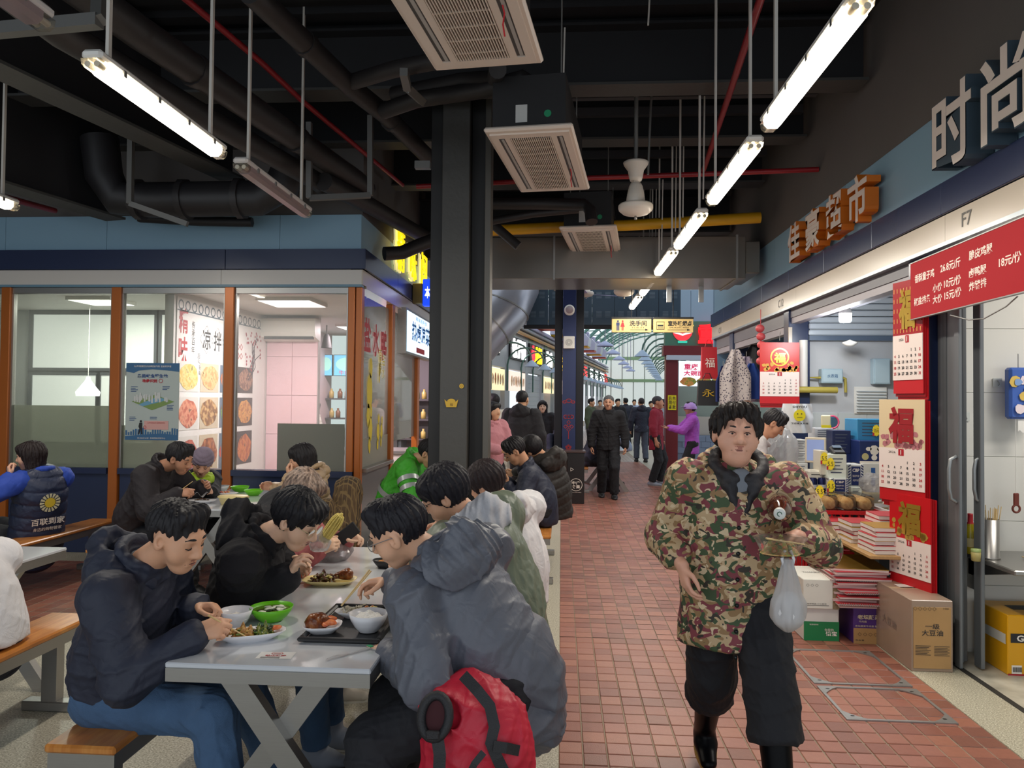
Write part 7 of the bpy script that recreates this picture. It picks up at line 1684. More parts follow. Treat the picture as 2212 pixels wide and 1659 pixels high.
# ---------------- things carried by the camouflage man ----------------
w=p16['wr'][0]
m_clear=glass_mat('clear_tub','#fbfaf8',.5,.06,haze=.1,hazecol='#f2eee8')
t=thing('takeaway_tub','clear takeaway tub of salad in the camouflage man hand with chopsticks on its lid','container',A(1685,1199,2.76))
MB().lathe([(0,0),(.06,0),(.085,.055),(.088,.058)],28,sx=1.05,sy=.8).build('tub',m_clear,t); MB().lathe([(.092,.058),(.092,.064),(.08,.068),(0,.069)],28,sx=1.05,sy=.8).build('lid',m_clear,t)
mound(t,'salad',ramp_mat('mixed_salad',[(.3,'#a8703e'),(.45,'#d6ad74'),(.55,'#8f9a4c'),(.65,'#d8734a'),(.75,'#ead6a4')],scale=45,rough=.4,bump=.5),.068,.006,.045,91,1.05,.8,0,0,.3); bits(t,'salad_piece',mat('salad_leaf','#61763a',.4),8,.05,.04,.03,.016,.012,92); bits(t,'salad_piece',mat('salad_nut','#b0793f',.4),10,.05,.04,.03,.016,.011,93)
sticks('chopsticks lying across the lid of the takeaway tub',A(1655,1163,2.7),A(1738,1176,2.7),.006)
t=thing('shopping_bag','white plastic bag with a white parcel hanging from the camouflage man hand','bag',A(1702,1365,2.72))
hL=(A(1702,1205,2.74)-t.location).z; 
def bagf(u_,v_):
    a=2*math.pi*u_; z=v_*hL; rr=.058*math.sin(min(1,v_*4.2+.12)*math.pi/2)*(1-.72*max(0,(v_-.42)/.58)**.8); rr*=1+.09*math.sin(7*a+6*v_)+.07*math.sin(13*a-9*v_); return (rr*math.cos(a)*1.0,rr*math.sin(a)*.7,z)
MB().grid(bagf,40,30).build('film',glass_mat('white_bag_film','#efeef0',.9,.25,haze=.62,hazecol='#efeeee'),t)
F=Field(.006); F.ell((0,0,.075),((1,0,0),(0,1,0),(0,0,1)),(.052,.036,.07),.02); me=F.mesh('parcel',[mat('white_parcel','#eeeceb',.6)],folds(95,.006,90),1); o=bpy.data.objects.new('parcel',me); COL.objects.link(o); o.parent=t
b=MB(); b.tube([(-.01,0,hL*.86),(-.022,0,hL*1.0),(-.01,0,hL*1.12)],.006,6); b.build('handle',m_cer,t); b=MB(); b.tube([(.012,0,hL*.86),(.02,0,hL*1.0),(.008,0,hL*1.12)],.006,6); b.build('handle',m_cer,t)
t=thing('bottle','brown bottle with white cap clamped under the camouflage man arm, neck towards us','bottle',A(1684,1104,2.8)); toc=(CAM-t.location); toc.z=0; Mr_=toc.to_track_quat('Z','Y').to_matrix().to_4x4()
MB().lathe([(0,-.2),(.042,-.2),(.045,-.18),(.045,-.03),(.035,.02),(.02,.05),(.017,.06),(0,.06)],24,Mr_).build('glass',mat('brown_glass','#4a1f0c',.12,coat=.3),t); MB().lathe([(.019,.05),(.021,.052),(.021,.075),(.018,.08),(0,.08)],20,Mr_).build('cap',mat('cap_white','#dfe2de',.4),t)
b=MB(); b.tube([Mr_@V(.008*math.cos(a),.008*math.sin(a),.081) for a in [2*math.pi*k/8 for k in range(7)]],.0015,4); b.build('cap_print',mat('cap_green','#3d6a55',.5),t)
# ---------------- fascia letters, numbers, menu board ----------------
def letters(label,chars,xf,pos,depth,face,side,w,h,bold,edge=None):
    t=thing('shop_sign',label,'sign',(XR,pos[0][0],pos[0][1]))
    for ch,(y,z) in zip(chars,pos):
        Mk=frame((xf-XR,y-pos[0][0],z-pos[0][1]),(0,-1,0))
        b=MB(); text(b,ch,Mk,0,0,w=w*1.03,h=h*1.03,bold=bold+.006,depth=depth,z=-depth); q_=b.build('letter_side',side,t)
        b=MB(); text(b,ch,Mk,0,0,w=w,h=h,bold=bold,z=.002); b.build('letter_face',face,q_)
    return t
letters('row of four orange sided raised characters over the grocery','佳豪超市',XR-.14,[(7.4,3.2),(6.86,3.2),(6.33,3.2),(5.84,3.2)],.1,mat('letter_face_white','#e4d9d2',.4),mat('letter_orange','#d0701a',.4),.37,.36,.022)
letters('pair of large dark edged white raised characters over the nearest shop','时尚',XR-.16,[(4.42,3.23),(3.9,3.23)],.15,mat('letter_face_white','#e4d9d2',.4),mat('letter_side_slate','#3f4f5c',.35),.43,.46,.02)
for s,(y,z),nm in (('F7',(4.5,2.715),'unit number F7 printed on the cream fascia'),('C12',(8.2,2.7),'unit number C12 printed on the cream fascia'),('C11',(11.3,2.7),'unit number C11 at the far end of the cream fascia')):
    b=MB(); text(b,s,frame((XR-.031,y,z),(0,-1,0)),0,0,h=.085,bold=.01); o=b.build('unit_number',mat('number_grey','#5b5955',.5)); tag(o,nm,'number')
b0,b1,b2=atx(1963,573,2.3),atx(2212,460,2.3),atx(1967,690,2.3)
xd=(b1-b0); xd=Vector((-.04,xd.y,xd.z)); H=(b0-b2).length; L=1.9
t=thing('menu_board','red price board with white characters hung below the fascia at the nearest shop','sign',b2); Mb=frame((0,0,0),(xd.x,xd.y,0.0) if False else (0,-1,0))
Mb=frame((0,0,0),(-.03,-1,.0))
MB().box(0,L,0,H,-.02,0,Mb).build('board',mat('board_signal_red','#a81c26',.7,spec=.2),t)
b=MB(); b.box(-.004,L,-.006,.0,-.024,.003,Mb); b.box(-.004,L,H,H+.006,-.024,.003,Mb); b.build('edge_trim',m_galv,t)
b=MB()
text(b,'香酥童子鸡',Mb,.2,.255,w=.27,h=.055,bold=.02); text(b,'26.8元/斤',Mb,.535,.262,w=.24,h=.058,bold=.02); text(b,'脆皮鸡腿',Mb,.87,.275,w=.24,h=.055,bold=.02)
text(b,'小份',Mb,.375,.155,w=.12,h=.052,bold=.02); text(b,'10元/份',Mb,.56,.162,w=.2,h=.056,bold=.02); text(b,'椒盐排条',Mb,.17,.105,w=.23,h=.052,bold=.02); text(b,'大份',Mb,.375,.085,w=.12,h=.052,bold=.02); text(b,'15元/份',Mb,.565,.09,w=.2,h=.056,bold=.02)
text(b,'卤鸭腿',Mb,.84,.175,w=.18,h=.052,bold=.02); text(b,'炸猪排',Mb,.84,.1,w=.18,h=.052,bold=.02); text(b,'18元/份',Mb,1.15,.18,w=.2,h=.056,bold=.02)
b.build('lettering',mat('board_white','#f0ded2',.5),t)
# ---------------- hung calendars ----------------
def calendar(label,M,w,h,style,curl=0):
    t=thing('wall_calendar',label,'calendar',M.translation); Ml=M.copy(); Ml.translation=(0,0,0)
    for k in range(3):
        MB().box(-w/2+.006*k,w/2+.006*k,-.02*k,h-.004*k,-.012*k-.012,-.012*k-.003,Ml).build('backing_sheet',mat('cal_red_%d'%(k%2),('#c1121c','#a80f18')[k%2],.45),t)
    hs=h*(.42 if style!='cream' else .45); ht=h*.98
    bgc={'gold':'#a3131b','cream':'#dfc9a2','red':'#c8141d','horse':'#cf1f12'}[style]
    top=MB(); top.box(-w/2,w/2,h*.52,h,-.003,.001,Ml); top=top.build('picture_sheet',mat('cal_top_'+style,bgc,.35),t)
    gc=mat('cal_gold','#d9b24a',.25,.7) if style!='cream' else mat('cal_crimson','#9c1f26',.5)
    b=MB(); text(b,'福',Ml,0,h*.75,w=w*(.55 if style!='horse' else .3),h=h*(.36 if style!='horse' else .17),bold=.04,z=.004,depth=.002)
    if style=='horse': ring(b,Ml,0,h*.76,w*.24,.014,z=.003)
    b.build('blessing_character',gc,top)
    q=random.Random(hash(style)%100 if False else len(style)); b=MB()
    if style=='gold':
        for i in range(9):
            for j in range(5): rect(b,Ml,-w/2+.01+i*w/9,-w/2+.02+i*w/9,h*.54+j*h*.09,h*.54+j*h*.09+.03,z=.0025)
    else:
        for k in range(26): disc(b,Ml,q.uniform(-.46,.46)*w,h*.54+abs(q.gauss(0,.06))*h,.012+q.random()*.012,z=.0025,n=7,jitter=.3,rs=q)
    b.build('ornament',mat('cal_orn_'+style,{'gold':'#d08a4a','cream':'#b8757a','red':'#b08a3a','horse':'#d9a23a'}[style],.45),top)
    pg=MB(); pg.box(-w/2,w/2,h*.12,h*.52,-.002,.002,Ml); pg=pg.build('month_page',mat('cal_page','#ecdcd4',.5),t)
    b=MB(); r_=MB(); cw=w/7.2; chh=h*.052
    text(b,'2026',Ml,-w*.2,h*.48,w=w*.16,h=h*.022,z=.004); d=1; col=4
    for row in range(5):
        while col<7 and d<=31:
            text(r_ if col in(0,6) else b,str(d),Ml,-w/2+cw*(.6+col),h*.385-row*chh,h=h*.026,bold=.03,z=.004); d+=1; col+=1
        col=0
    b.build('black_dates',m_txt_dark,pg); rect(r_,Ml,-w*.06,w*.06,h*.45,h*.515,z=.003); r_.build('red_dates',m_txt_red,pg)
    b=MB(); text(b,'1',Ml,0,h*.482,h=h*.045,bold=.03,z=.005); b.build('month_number',mat('cal_page','#ecdcd4',.5),pg)
    return t
def cal_frame(p,xdir): return frame(p,xdir)
hook=lambda p,l: tag(MB().tube([Vector(p),Vector(p)+V(0,0,.06),Vector(p)+V(0,-.02,.09),Vector(p)+V(0,-.03,.06)],.003,5).build('wire_hook',m_galv),l,'hook')
XCAL=XR-.06
c=calendar('gold 福 calendar hung highest on the navy post beside the red board',frame((XCAL-.03,5.12,1.69),(.2,-1,0)),.3,.76,'gold'); hook((XCAL,5.12,2.47),'bent wire hook holding the gold calendar')
calendar('cream calendar with crimson 福 hung in the middle of the navy post',frame((XCAL-.08,5.1,.97),(.45,-1,0)),.36,.68,'cream')
calendar('red calendar with dark gold 福 hung lowest on the navy post above the oil carton',frame((XCAL-.06,5.03,.42),(.3,-1,0)),.36,.6,'red')
cd_=at(1684,872,7.9); calendar('red and gold horse calendar hung on the second navy post facing the camera',frame(cd_,(1,0,0)),.4,.64,'horse'); hook(cd_+V(0,0,.66),'wire hook above the horse calendar')
# wrapped goods hanging
t=thing('lantern_string','string of small red fabric lanterns hanging by the second navy post','decoration',at(1643,790,8.3))
for k in range(5): MB().ball((.01*math.sin(k),0,.05+.09*k),.05,.05,.045,12).build('lantern',mat('lantern_pinkred','#b8464a',.5,bump=.4,bscale=40),t)
MB().tube([(0,0,0),(0,0,.62)],.004,5).build('cord',m_txt_red,t)
def apron(label,px,py0,py1,Y,w,m,cat='apron',seed=0):
    p=at(px,py1,Y); h=(at(px,py0,Y)-p).z; t=thing('hanging_apron',label,cat,p)
    MB().grid(lambda u_,v_:((u_-.5)*w*(1-.75*max(0,v_-.55)/.45),.035*math.sin(u_*11+seed)*(1-v_*.6)-.01,v_*h),18,14).build('cloth_panel',m,t)
    o=MB().grid(lambda u_,v_:((u_-.5)*w*(1-.75*max(0,v_-.55)/.45),.035*math.sin(u_*11+seed)*(1-v_*.6)+.0,v_*h),18,14).build('cloth_back',m,t); MB().tube([(0,0,h),(0,0,h+.06)],.004,5).build('loop',m_galv,t)
apron('dotted pale apron hanging in the middle of the aprons by the stall post',1588,755,875,9.0,.36,ramp_mat('dotted_fabric',[(.0,'#2a2636'),(.3,'#4a4456'),(.36,'#b9b0b0'),(1,'#c4bab6')],scale=42,kind='voronoi'),seed=1)
apron('violet patterned apron edge hanging behind the dotted one',1612,770,868,9.3,.34,ramp_mat('violet_fabric',[(.3,'#8d86a8'),(.5,'#b7a9b8'),(.7,'#6a6a90')],scale=30),seed=2)
apron('royal blue apron hanging beside the dotted one',1624,785,862,9.15,.3,mat('blue_cloth','#24489a',.8),seed=3)
apron('dark blue apron hanging left of the dotted one',1562,790,868,9.6,.2,mat('blue_cloth_dark','#1f2f6a',.8),seed=4)
apron('black padded garment hanging behind the aprons',1632,745,860,9.8,.5,mat('black_padded','#1d1d22',.6,bump=.5,bscale=30),'garment',seed=5)
def giftbag(label,px0,px1,py0,py1,Y,m,d=.1,txt=None,m2=None):
    a,c=at(px0,py1,Y),at(px1,py0,Y); w=c.x-a.x; h=c.z-a.z; t=thing('gift_bag',label,'bag',((a.x+c.x)/2,Y,a.z))
    b=MB(); F_=[(-w/2,-d/2,0),(w/2,-d/2,0),(w/2,d/2,0),(-w/2,d/2,0),(-w*.46,-d*.25,h),(w*.46,-d*.25,h),(w*.46,d*.25,h),(-w*.46,d*.25,h)]; b.add(F_,[(3,2,1,0),(4,5,6,7),(0,1,5,4),(1,2,6,5),(2,3,7,6),(3,0,4,7)]); b.build('bag_body',m,t)
    MB().tube([(-w*.25,0,h),(-w*.1,0,h+.1),(w*.1,0,h+.1),(w*.25,0,h)],.006,6).build('handle',m,t)
    if txt: b=MB(); text(b,txt,frame((0,-d*.42,h*.5),(1,0,0)),0,0,w=w*.6,h=h*.3,z=.012); b.build('print',m2,t)
    return t
giftbag('red gift bag with white panel hung on the furthest navy post',1514,1549,750,818,10.6,mat('gift_red','#b8202c',.45),.12,'福',mat('print_white','#f1ebe2',.5))
giftbag('black shoulder bag with yellow stripe hung under the red gift bag',1506,1550,822,876,10.5,mat('bag_black','#1c1d22',.5),.14,'永',mat('bag_yellow','#c9a22a',.5))
t=thing('carrier_bag','white carrier bag with yellow smiling face hanging at the grocery','bag',at(1722,935,7.2)); h=(at(1722,872,7.2)-t.location).z
MB().grid(lambda u_,v_:((u_-.5)*.31*(1-.35*abs(v_-.5)),-.05*math.sin(math.pi*u_)+.012*math.sin(17*u_+7*v_),v_*h),20,14).build('film',mat('carrier_white','#dedfe2',.3),t)
MB().grid(lambda u_,v_:((u_-.5)*.31*(1-.35*abs(v_-.5)),.02+.01*math.sin(9*u_),v_*h),10,8).build('film_back',mat('carrier_white','#dedfe2',.3),t)
Mq=frame((0,-.07,h*.6),(1,0,0)); b=MB(); disc(b,Mq,0,0,.055); b.build('smiling_face',mat('smiley_yellow','#e0cf1c',.5),t); b=MB(); disc(b,Mq,-.018,.015,.006,z=.003); disc(b,Mq,.018,.015,.006,z=.003); rect(b,Mq,-.025,.025,-.02,-.016,z=.003); text(b,'SHIYOU',Mq,0,.08,w=.13,h=.022,bold=.03,z=.003); text(b,'欢迎再次光临',Mq,0,-.075,w=.16,h=.018,bold=.03,z=.003); b.build('lettering',m_txt_dark,t)
# ---------------- cartons and stacks on the floor ----------------
def carton(label,x0,x1,y0,y1,z0,z1,m,name='carton',tape=None):
    t=thing(name,label,'box',((x0+x1)/2,(y0+y1)/2,z0)); MB().bbox(x0-(x0+x1)/2,x1-(x0+x1)/2,y0-(y0+y1)/2,y1-(y0+y1)/2,0,z1-z0,.004).build('box_body',m,t)
    if tape: MB().box(-(x1-x0)*.5-.001,(x1-x0)*.5+.001,-.02,.02,z1-z0-.0005,z1-z0+.001).build('tape',tape,t)
    hw,hd,h=(x1-x0)/2,(y1-y0)/2,z1-z0
    return t,frame((0,-hd-.001,h/2),(1,0,0)),frame((-hw-.001,0,h/2),(0,-1,0)),hw,hd,h
m_kraft=mat('kraft_board','#b08a58',.55,var=.08,vscale=6); m_kraftg=mat('wrapped_kraft','#9c8674',.25,var=.08,vscale=4)
t,Mf,Ms_,hw,hd,h=carton('tall taped cardboard oil carton standing by the sliding door',2.13,2.375,4.68,5.28,0,.43,m_kraftg,tape=mat('clear_tape','#b9a384',.2))
MB().bbox(-hw+.012,hw-.012,-hd-.003,-hd,.02,h-.04,.002).build('kraft_panel',m_kraft,t)
b=MB(); text(b,'一级',Mf,0,.06,w=.085,h=.032,bold=.01,z=.004); text(b,'大豆油',Mf,0,.02,w=.125,h=.036,bold=.01,z=.004); text(b,'100',Mf,.08,.168,w=.03,h=.01,z=.004)
for k in range(7): rect(b,Mf,-.1,-.01-.01*(k%3),-.06-.009*k,-.057-.009*k,z=.004); rect(b,Mf,.01,.1-.012*(k%2),-.062-.009*k,-.059-.009*k,z=.004)
for k in range(5): ring(b,Mf,-.1+.028*k,.165,.012,.002,n=4,z=.004)
b.build('print',m_txt_dark,t); b=MB(); text(b,'大豆油',Ms_,0,.0,w=.2,h=.05,z=.002); b.build('faint_print',mat('faint_print','#7f6f66',.5),t)
MB().box(-.05,.06,.0,.1,h,h+.001).build('shipping_label',mat('label_white','#d9d6d0',.5),t)
t,Mf,Ms_,hw,hd,h=carton('purple and kraft noodle carton under the stack of calendars',1.98,2.22,5.18,5.5,0,.24,mat('carton_purple','#4f2f7a',.4))
b=MB(); rect(b,Mf,-hw,hw,-h/2,-.015,z=.001); b.build('kraft_band',m_kraft,t); b=MB(); text(b,'老坛酸菜',Mf,-.02,.06,w=.15,h=.03,bold=.03,z=.003); text(b,'牛肉面',Mf,-.06,.03,w=.05,h=.014,z=.003); text(b,'老坛酸菜牛肉面 酸爽够味',Mf,-.01,.0,w=.2,h=.013,z=.003); disc(b,Mf,.1,.05,.03,z=.003); b.build('pale_print',mat('noodle_print','#d8cba8',.5),t)
b=MB()
for k in range(4): ring(b,Mf,-.08+.035*k,-.055,.013,.002,n=4,z=.003)
for k in range(7): rect(b,Mf,.06+.006*k,.063+.006*k,-.075,-.04,z=.003)
text(b,'净含量',Mf,-.08,-.095,w=.06,h=.01,z=.003); b.build('dark_print',m_txt_dark,t)
t,Mf,Ms_,hw,hd,h=carton('green water carton with white upper half on the tiles under the white carton',1.665,1.9,5.22,5.6,0,.22,mat('carton_white','#d9dad4',.4))
b=MB(); rect(b,Mf,-hw,hw,-h/2,.02,z=.001); b.build('green_band',mat('carton_green','#157a45',.4),t); b=MB(); text(b,'你我的',Mf,.05,-.035,w=.06,h=.02,z=.003); text(b,'怡宝',Mf,.065,-.06,w=.075,h=.032,bold=.02,z=.003); text(b,'饮用纯净水',Mf,-.05,-.0,w=.06,h=.01,z=.003); b.build('print',m_txt_white,t)
t,Mf,Ms_,hw,hd,h=carton('scuffed white carton stacked on the green water carton',1.655,1.895,5.2,5.62,.22,.42,mat('carton_white2','#dcdcd2',.4))
b=MB(); rect(b,Mf,.075,hw,-h/2,h/2-.02,z=.001); b.build('torn_kraft',mat('torn_kraft','#8a7a5e',.8,bump=.6,bscale=60),t); b=MB(); rect(b,Mf,-.11,.05,-.078,-.075); text(b,'易碎物品 小心轻放',Mf,-.03,-.065,w=.13,h=.01)
for k in range(3): ring(b,Mf,-.09+.03*k,.06,.011,.002,n=4)
text(b,'THANKS',Matrix.Translation((0,0,h+.001)),0,0,w=.12,h=.03); b.build('print',m_txt_dark,t)
# loose stack of calendars
q=random.Random(21); m_cred=mat('cal_cover_red','#b3202c',.4); m_cpage=mat('cal_pages','#e2c9c4',.6); z=.24
for k in range(17):
    th=.011+q.random()*.008; x,y=2.06+q.uniform(-.02,.02)-(.03 if k>9 else 0),5.4+q.uniform(-.03,.03)
    t=thing('calendar_pad','calendar in the loose stack on the noodle carton, %s from the bottom'%ORD[k],'calendar',(x,y,z),q.uniform(-.1,.1),'loose calendar stack')
    MB().box(-.18,.18,-.24,.24,0,th*.65).build('pages',m_cpage,t); MB().box(-.183,.183,-.243,.243,th*.65,th*.95).build('cover',m_cred if k%3 else mat('cal_cover_pale','#d6bdb6',.4),t)
    if k%5==2:
        b=MB()
        for j in range(24): b.tube([(-.17+.0145*j,-.245,th*.1),(-.17+.0145*j,-.256,th*.5),(-.17+.0145*j,-.245,th*1.0)],.0022,4)
        stuff(b.build('wire_binding',m_galv,t))
    z+=th
t=thing('calendar_pad','gold covered calendar lying on top of the loose stack','calendar',(2.05,5.42,z),-.12); MB().box(-.18,.18,-.25,.25,0,.014).build('pages',m_cpage,t); MB().box(-.182,.182,-.252,.252,.014,.018).build('cover',mat('gold_foil','#a8843a',.18,.8,bump=.15,bscale=6),t)
ztop=z
# shelf board with booklets
t=thing('shelf_board','pale wooden shelf board carrying booklet stacks beside the red calendar','shelf',(2.26,5.1,.585)); MB().bbox(-.2,.24,0,.95,0,.022,.003).build('board',mat('board_wood','#b08a58',.5,var=.15,vscale=9,stretch=(10,1,1)),t)
for yy in (.1,.85): MB().box(.12,.2,yy-.02,yy+.02,-.585,0).build('support',m_grey,t)
q=random.Random(31)
k=0
for i,(x,y0,n) in enumerate(((2.4,5.22,7),(2.2,5.28,6),(2.38,5.62,7),(2.2,5.66,5),(2.12,5.9,4))):
    for j in range(n):
        o=thing('booklet','booklet in the '+['front stack nearest the red calendar','front stack towards the aisle','rear stack by the post','rear stack towards the aisle','last low stack on the board'][i]+', %s from the bottom'%ORD[j],'booklet',(x+q.uniform(-.012,.012),y+q.uniform(-.01,.01) if False else y0+q.uniform(-.01,.01),.607+.03*j),q.uniform(-.06,.06),['front booklet stack by the calendar','front booklet stack by the aisle','rear booklet stack by the post','rear booklet stack by the aisle','last low booklet stack'][i])
        MB().box(-.095,.095,-.13,.13,.002,.026).build('pages',mat('booklet_pages','#ded3cb',.6),o); MB().box(-.096,.096,-.131,.131,.026,.029).build('cover',mat('booklet_red','#c0323a',.35) if (j+i)%3 else mat('booklet_gold','#c8962c',.3,.4),o)
# crates
def crate(label,x0,x1,y0,y1,z0,z1,m,cells=7,name='crate'):
    t=thing(name,label,'crate',((x0+x1)/2,(y0+y1)/2,z0)); hw,hd,h=(x1-x0)/2,(y1-y0)/2,z1-z0
    MB().box(-hw,hw,-hd,hd,0,.008).build('floor_panel',m,t)
    for nm,Mx,L in (('front_side',frame((-hw,-hd,0),(1,0,0)),2*hw),('rear_side',frame((-hw,hd,0),(1,0,0)),2*hw),('left_side',frame((-hw,-hd,0),(0,1,0)),2*hd),('right_side',frame((hw,-hd,0),(0,1,0)),2*hd)):
        b=MB(); b.box(0,L,h-.03,h,-.006,.006,Mx); b.box(0,L,0,.02,-.005,.005,Mx)
        n=max(3,int(cells*L/(2*max(hw,hd)))); s=L/n
        for k in range(n):
            b.rbar(Mx@V(s*k,.02,0),Mx@V(s*(k+.5),h-.03,0),.006,.008); b.rbar(Mx@V(s*(k+1),.02,0),Mx@V(s*(k+.5),h-.03,0),.006,.008)
        b.build(nm,m,t)
    return t
mcr=mat('crate_red','#b8141c',.4); mcw=mat('basket_white','#dfdfe0',.4)
crate('red lattice crate of biscuit packs above the booklets',2.02,2.5,5.98,6.42,.6,.78,mcr)
crate('white lattice basket heaped with wrapped sweets beside the biscuits',2.52,2.95,5.8,6.3,.64,.8,mcw)
crate('red lattice crate on the floor holding red envelopes behind the white carton',1.86,2.2,5.75,6.2,.2,.5,mcr)
carton('green plastic lined box under the red lattice crate',1.86,2.5,5.98,6.5,0,.2,mat('dark_green_box','#1f4a38',.5))
carton('mustard snack carton under the red biscuit crate',2.12,2.42,6.0,6.4,.42,.595,mat('carton_mustard','#c0a04a',.5))
q=random.Random(41)
for k in range(12): 
    o=thing('red_envelope_pack','red envelope pack lying loose in the floor crate','envelope',(1.95+.05*(k%4)+q.uniform(-.02,.02),5.85+.09*(k//4)+q.uniform(-.02,.02),.47+.014*k*.6),q.uniform(-.5,.5),'red envelopes in the floor crate'); MB().bbox(-.09,.09,-.06,.06,0,.012,.002,Matrix.Rotation(q.uniform(-.25,.25),4,'X')).build('pack',mat('envelope_red','#c01a26',.3),o)
for i in range(3):
    t=thing('biscuit_pack',['clear pack of round biscuits in the red crate, nearest the white basket','clear pack of round biscuits in the middle of the red crate','clear pack of round biscuits at the aisle end of the red crate'][i],'biscuits',(2.4-.14*i,6.15,.77)); 
    for k in range(9): MB().lathe([(0,0),(.05,0),(.054,.008),(.045,.016),(0,.018)],14,Matrix.Translation((.0,-.1+.026*k,.055))@Matrix.Rotation(1.2,4,'X')).build('biscuit',ramp_mat('biscuit_brown',[(.35,'#c08a4c'),(.6,'#ddb273')],scale=40,rough=.7,bump=.3),t)
    MB().bbox(-.065,.065,-.14,.16,.0,.125,.02).build('wrapper',glass_mat('pack_film','#f6f4ee',.9,.08,haze=.06),t)
q=random.Random(43)
for k in range(60):
    o=MB().bbox(-.022,.022,-.012,.012,-.008,.008,.005,Matrix.Rotation(q.uniform(0,6),4,'Z')@Matrix.Rotation(q.uniform(-.7,.7),4,'X')).build('wrapped_sweet',mat('sweet_%d'%(k%3),('#d8d2cc','#9a4a3a','#c9bfae')[k%3],.35)); o.location=(2.56+.35*q.random(),5.85+.4*q.random(),.79+.05*q.random()); tag(o,'small wrapped sweet in the white lattice basket','sweet','sweets in the white basket')
# ---------------- grocery counter and boxes ----------------
t=thing('grocery_counter','dark counter inside the grocery stacked with milk boxes','counter',(2.75,6.95,0)); MB().bbox(-.45,.6,-.5,.9,0,.72,.01).build('body',mat('counter_dark','#3b3f4a',.5),t); MB().bbox(-.47,.62,-.52,.92,.72,.75,.008).build('worktop',mat('counter_top','#a08a62',.4),t)
def pbox(label,px0,py0,px1,py1,Y,d,m,fn=None,name='milk_box',cat='box',grp=None):
    a,c=at(px0,py1,Y),at(px1,py0,Y); t,Mf,Ms_,hw,hd,h=carton(label,a.x,c.x,Y,Y+d,a.z,c.z,m,name); t['category']=cat
    if fn: fn(t,Mf,hw,h)
    return t
mbl=mat('milk_blue','#1e2f66',.35); mwt=mat('milk_white','#e0e2e0',.35); mgn=mat('milk_green_white','#dfe6da',.35); msk=mat('milk_sky','#3d8fc0',.35)
def striped(t,Mf,hw,h):
    b=MB(); n=8
    for k in range(n):
        z0=-h/2+h*k/n; 
        for s in (-1,1): b.add([Mf@V(s*hw,z0,.002),Mf@V(s*hw*.68,z0+h/n*.6,.002),Mf@V(s*hw*.68,z0+h/n*1.1,.002),Mf@V(s*hw,z0+h/n*.5,.002)],[(0,1,2,3) if s<0 else (3,2,1,0)])
    b.build('stripes',mbl,t); b=MB(); rect(b,Mf,-hw*.6,hw*.6,-h*.42,h*.42,z=.002); b.build('label_panel',mbl,t); b=MB(); text(b,'CBP',Mf,0,h*.25,w=hw*.9,h=h*.16,bold=.02,z=.004); text(b,'骆驼牛奶',Mf,0,.0,w=hw*.9,h=h*.1,z=.004); text(b,'纯牛奶',Mf,0,-h*.2,w=hw*.8,h=h*.1,z=.004); b.build('lettering',m_txt_white,t)
def cow(t,Mf,hw,h):
    b=MB(); disc(b,Mf,0,.02,hw*.3,h*.22,jitter=.08,rs=random.Random(2)); disc(b,Mf,-hw*.38,h*.15,hw*.2,h*.09); disc(b,Mf,hw*.38,h*.15,hw*.2,h*.09); disc(b,Mf,0,-h*.22,hw*.2,h*.12,z=.0012); rect(b,Mf,-hw,hw,-h*.5,-h*.38); b.build('cow_head_print',m_txt_white,t); b=MB(); disc(b,Mf,-hw*.62,-h*.18,.03); b.build('seal_print',mat('seal_gold','#c8c08a',.5),t)
def lines(t,Mf,hw,h):
    b=MB(); 
    for k in range(5): rect(b,Mf,-hw*.7,hw*(.6-.15*(k%3)),h*(.3-.14*k),h*(.3-.14*k)+h*.04,z=.002)
    b.build('print',mat('print_slate2','#50596e',.5),t)
def price(lab,px,py,Y,s='5.5'):
    t=thing('price_tag',lab,'price tag',at(px,py,Y)); Mq=frame((0,0,0),(.9,-.4,0)); b=MB(); vs=[Mq@V((.034 if k%2 else .027)*math.cos(2*math.pi*k/28),(.055 if k%2 else .046)*math.sin(2*math.pi*k/28),0) for k in range(28)]; b.add(vs,[tuple(range(28))]); b.build('yellow_burst',mat('burst_yellow','#f0d81c',.5),t); b=MB(); text(b,s,Mq,0,0,w=.042,h=.036,z=.003); b.build('price_print',m_txt_dark,t); b=MB(); rect(b,Mq,-.03,-.016,-.05,-.02,z=.002); b.build('red_corner',m_txt_red,t)
pbox('white milk box, lowest of the left column behind the monitor',1712,1000,1745,1040,7.3,.2,mwt,lines); pbox('white milk box, middle of the left column behind the monitor',1712,976,1745,999,7.3,.2,mwt,lines); pbox('white milk box, top of the left column behind the monitor',1712,950,1745,975,7.3,.2,mwt,lines)
pbox('small navy milk box with white cow at the foot of the left column',1711,1006,1730,1034,7.1,.1,mbl,cow)
pbox('grey and white cat milk box behind the pink hand mirror',1760,925,1800,955,7.25,.2,mat('milk_greywhite','#c9ccd2',.35),lines)
pbox('navy formula box with grey facts panel in the middle of the grocery boxes',1798,930,1838,980,6.95,.16,mat('milk_indigo','#26305a',.35),lines)
pbox('dark blue box under the navy formula box',1815,980,1842,1005,6.95,.16,mbl)
pbox('blue and yellow oat box at the top right of the grocery boxes',1852,906,1920,953,6.9,.3,msk,lines)
pbox('navy milk box with white cow head on the right of the grocery boxes',1857,953,1920,1002,6.75,.3,mbl,cow)
pbox('pale milk box with blue bottle picture below the cow box',1862,1002,1922,1062,6.72,.3,mwt,lambda t,Mf,hw,h:[MBx:=MB(),rect(MBx,Mf,-hw*.35,-hw*.05,-h*.3,h*.35),MBx.build('bottle_print',mat('bottle_blue','#2f5fa8',.4),t)])
pbox('organic milk box with green leaves print and yellow price burst',1788,982,1829,1034,6.3,.2,mgn,lines)
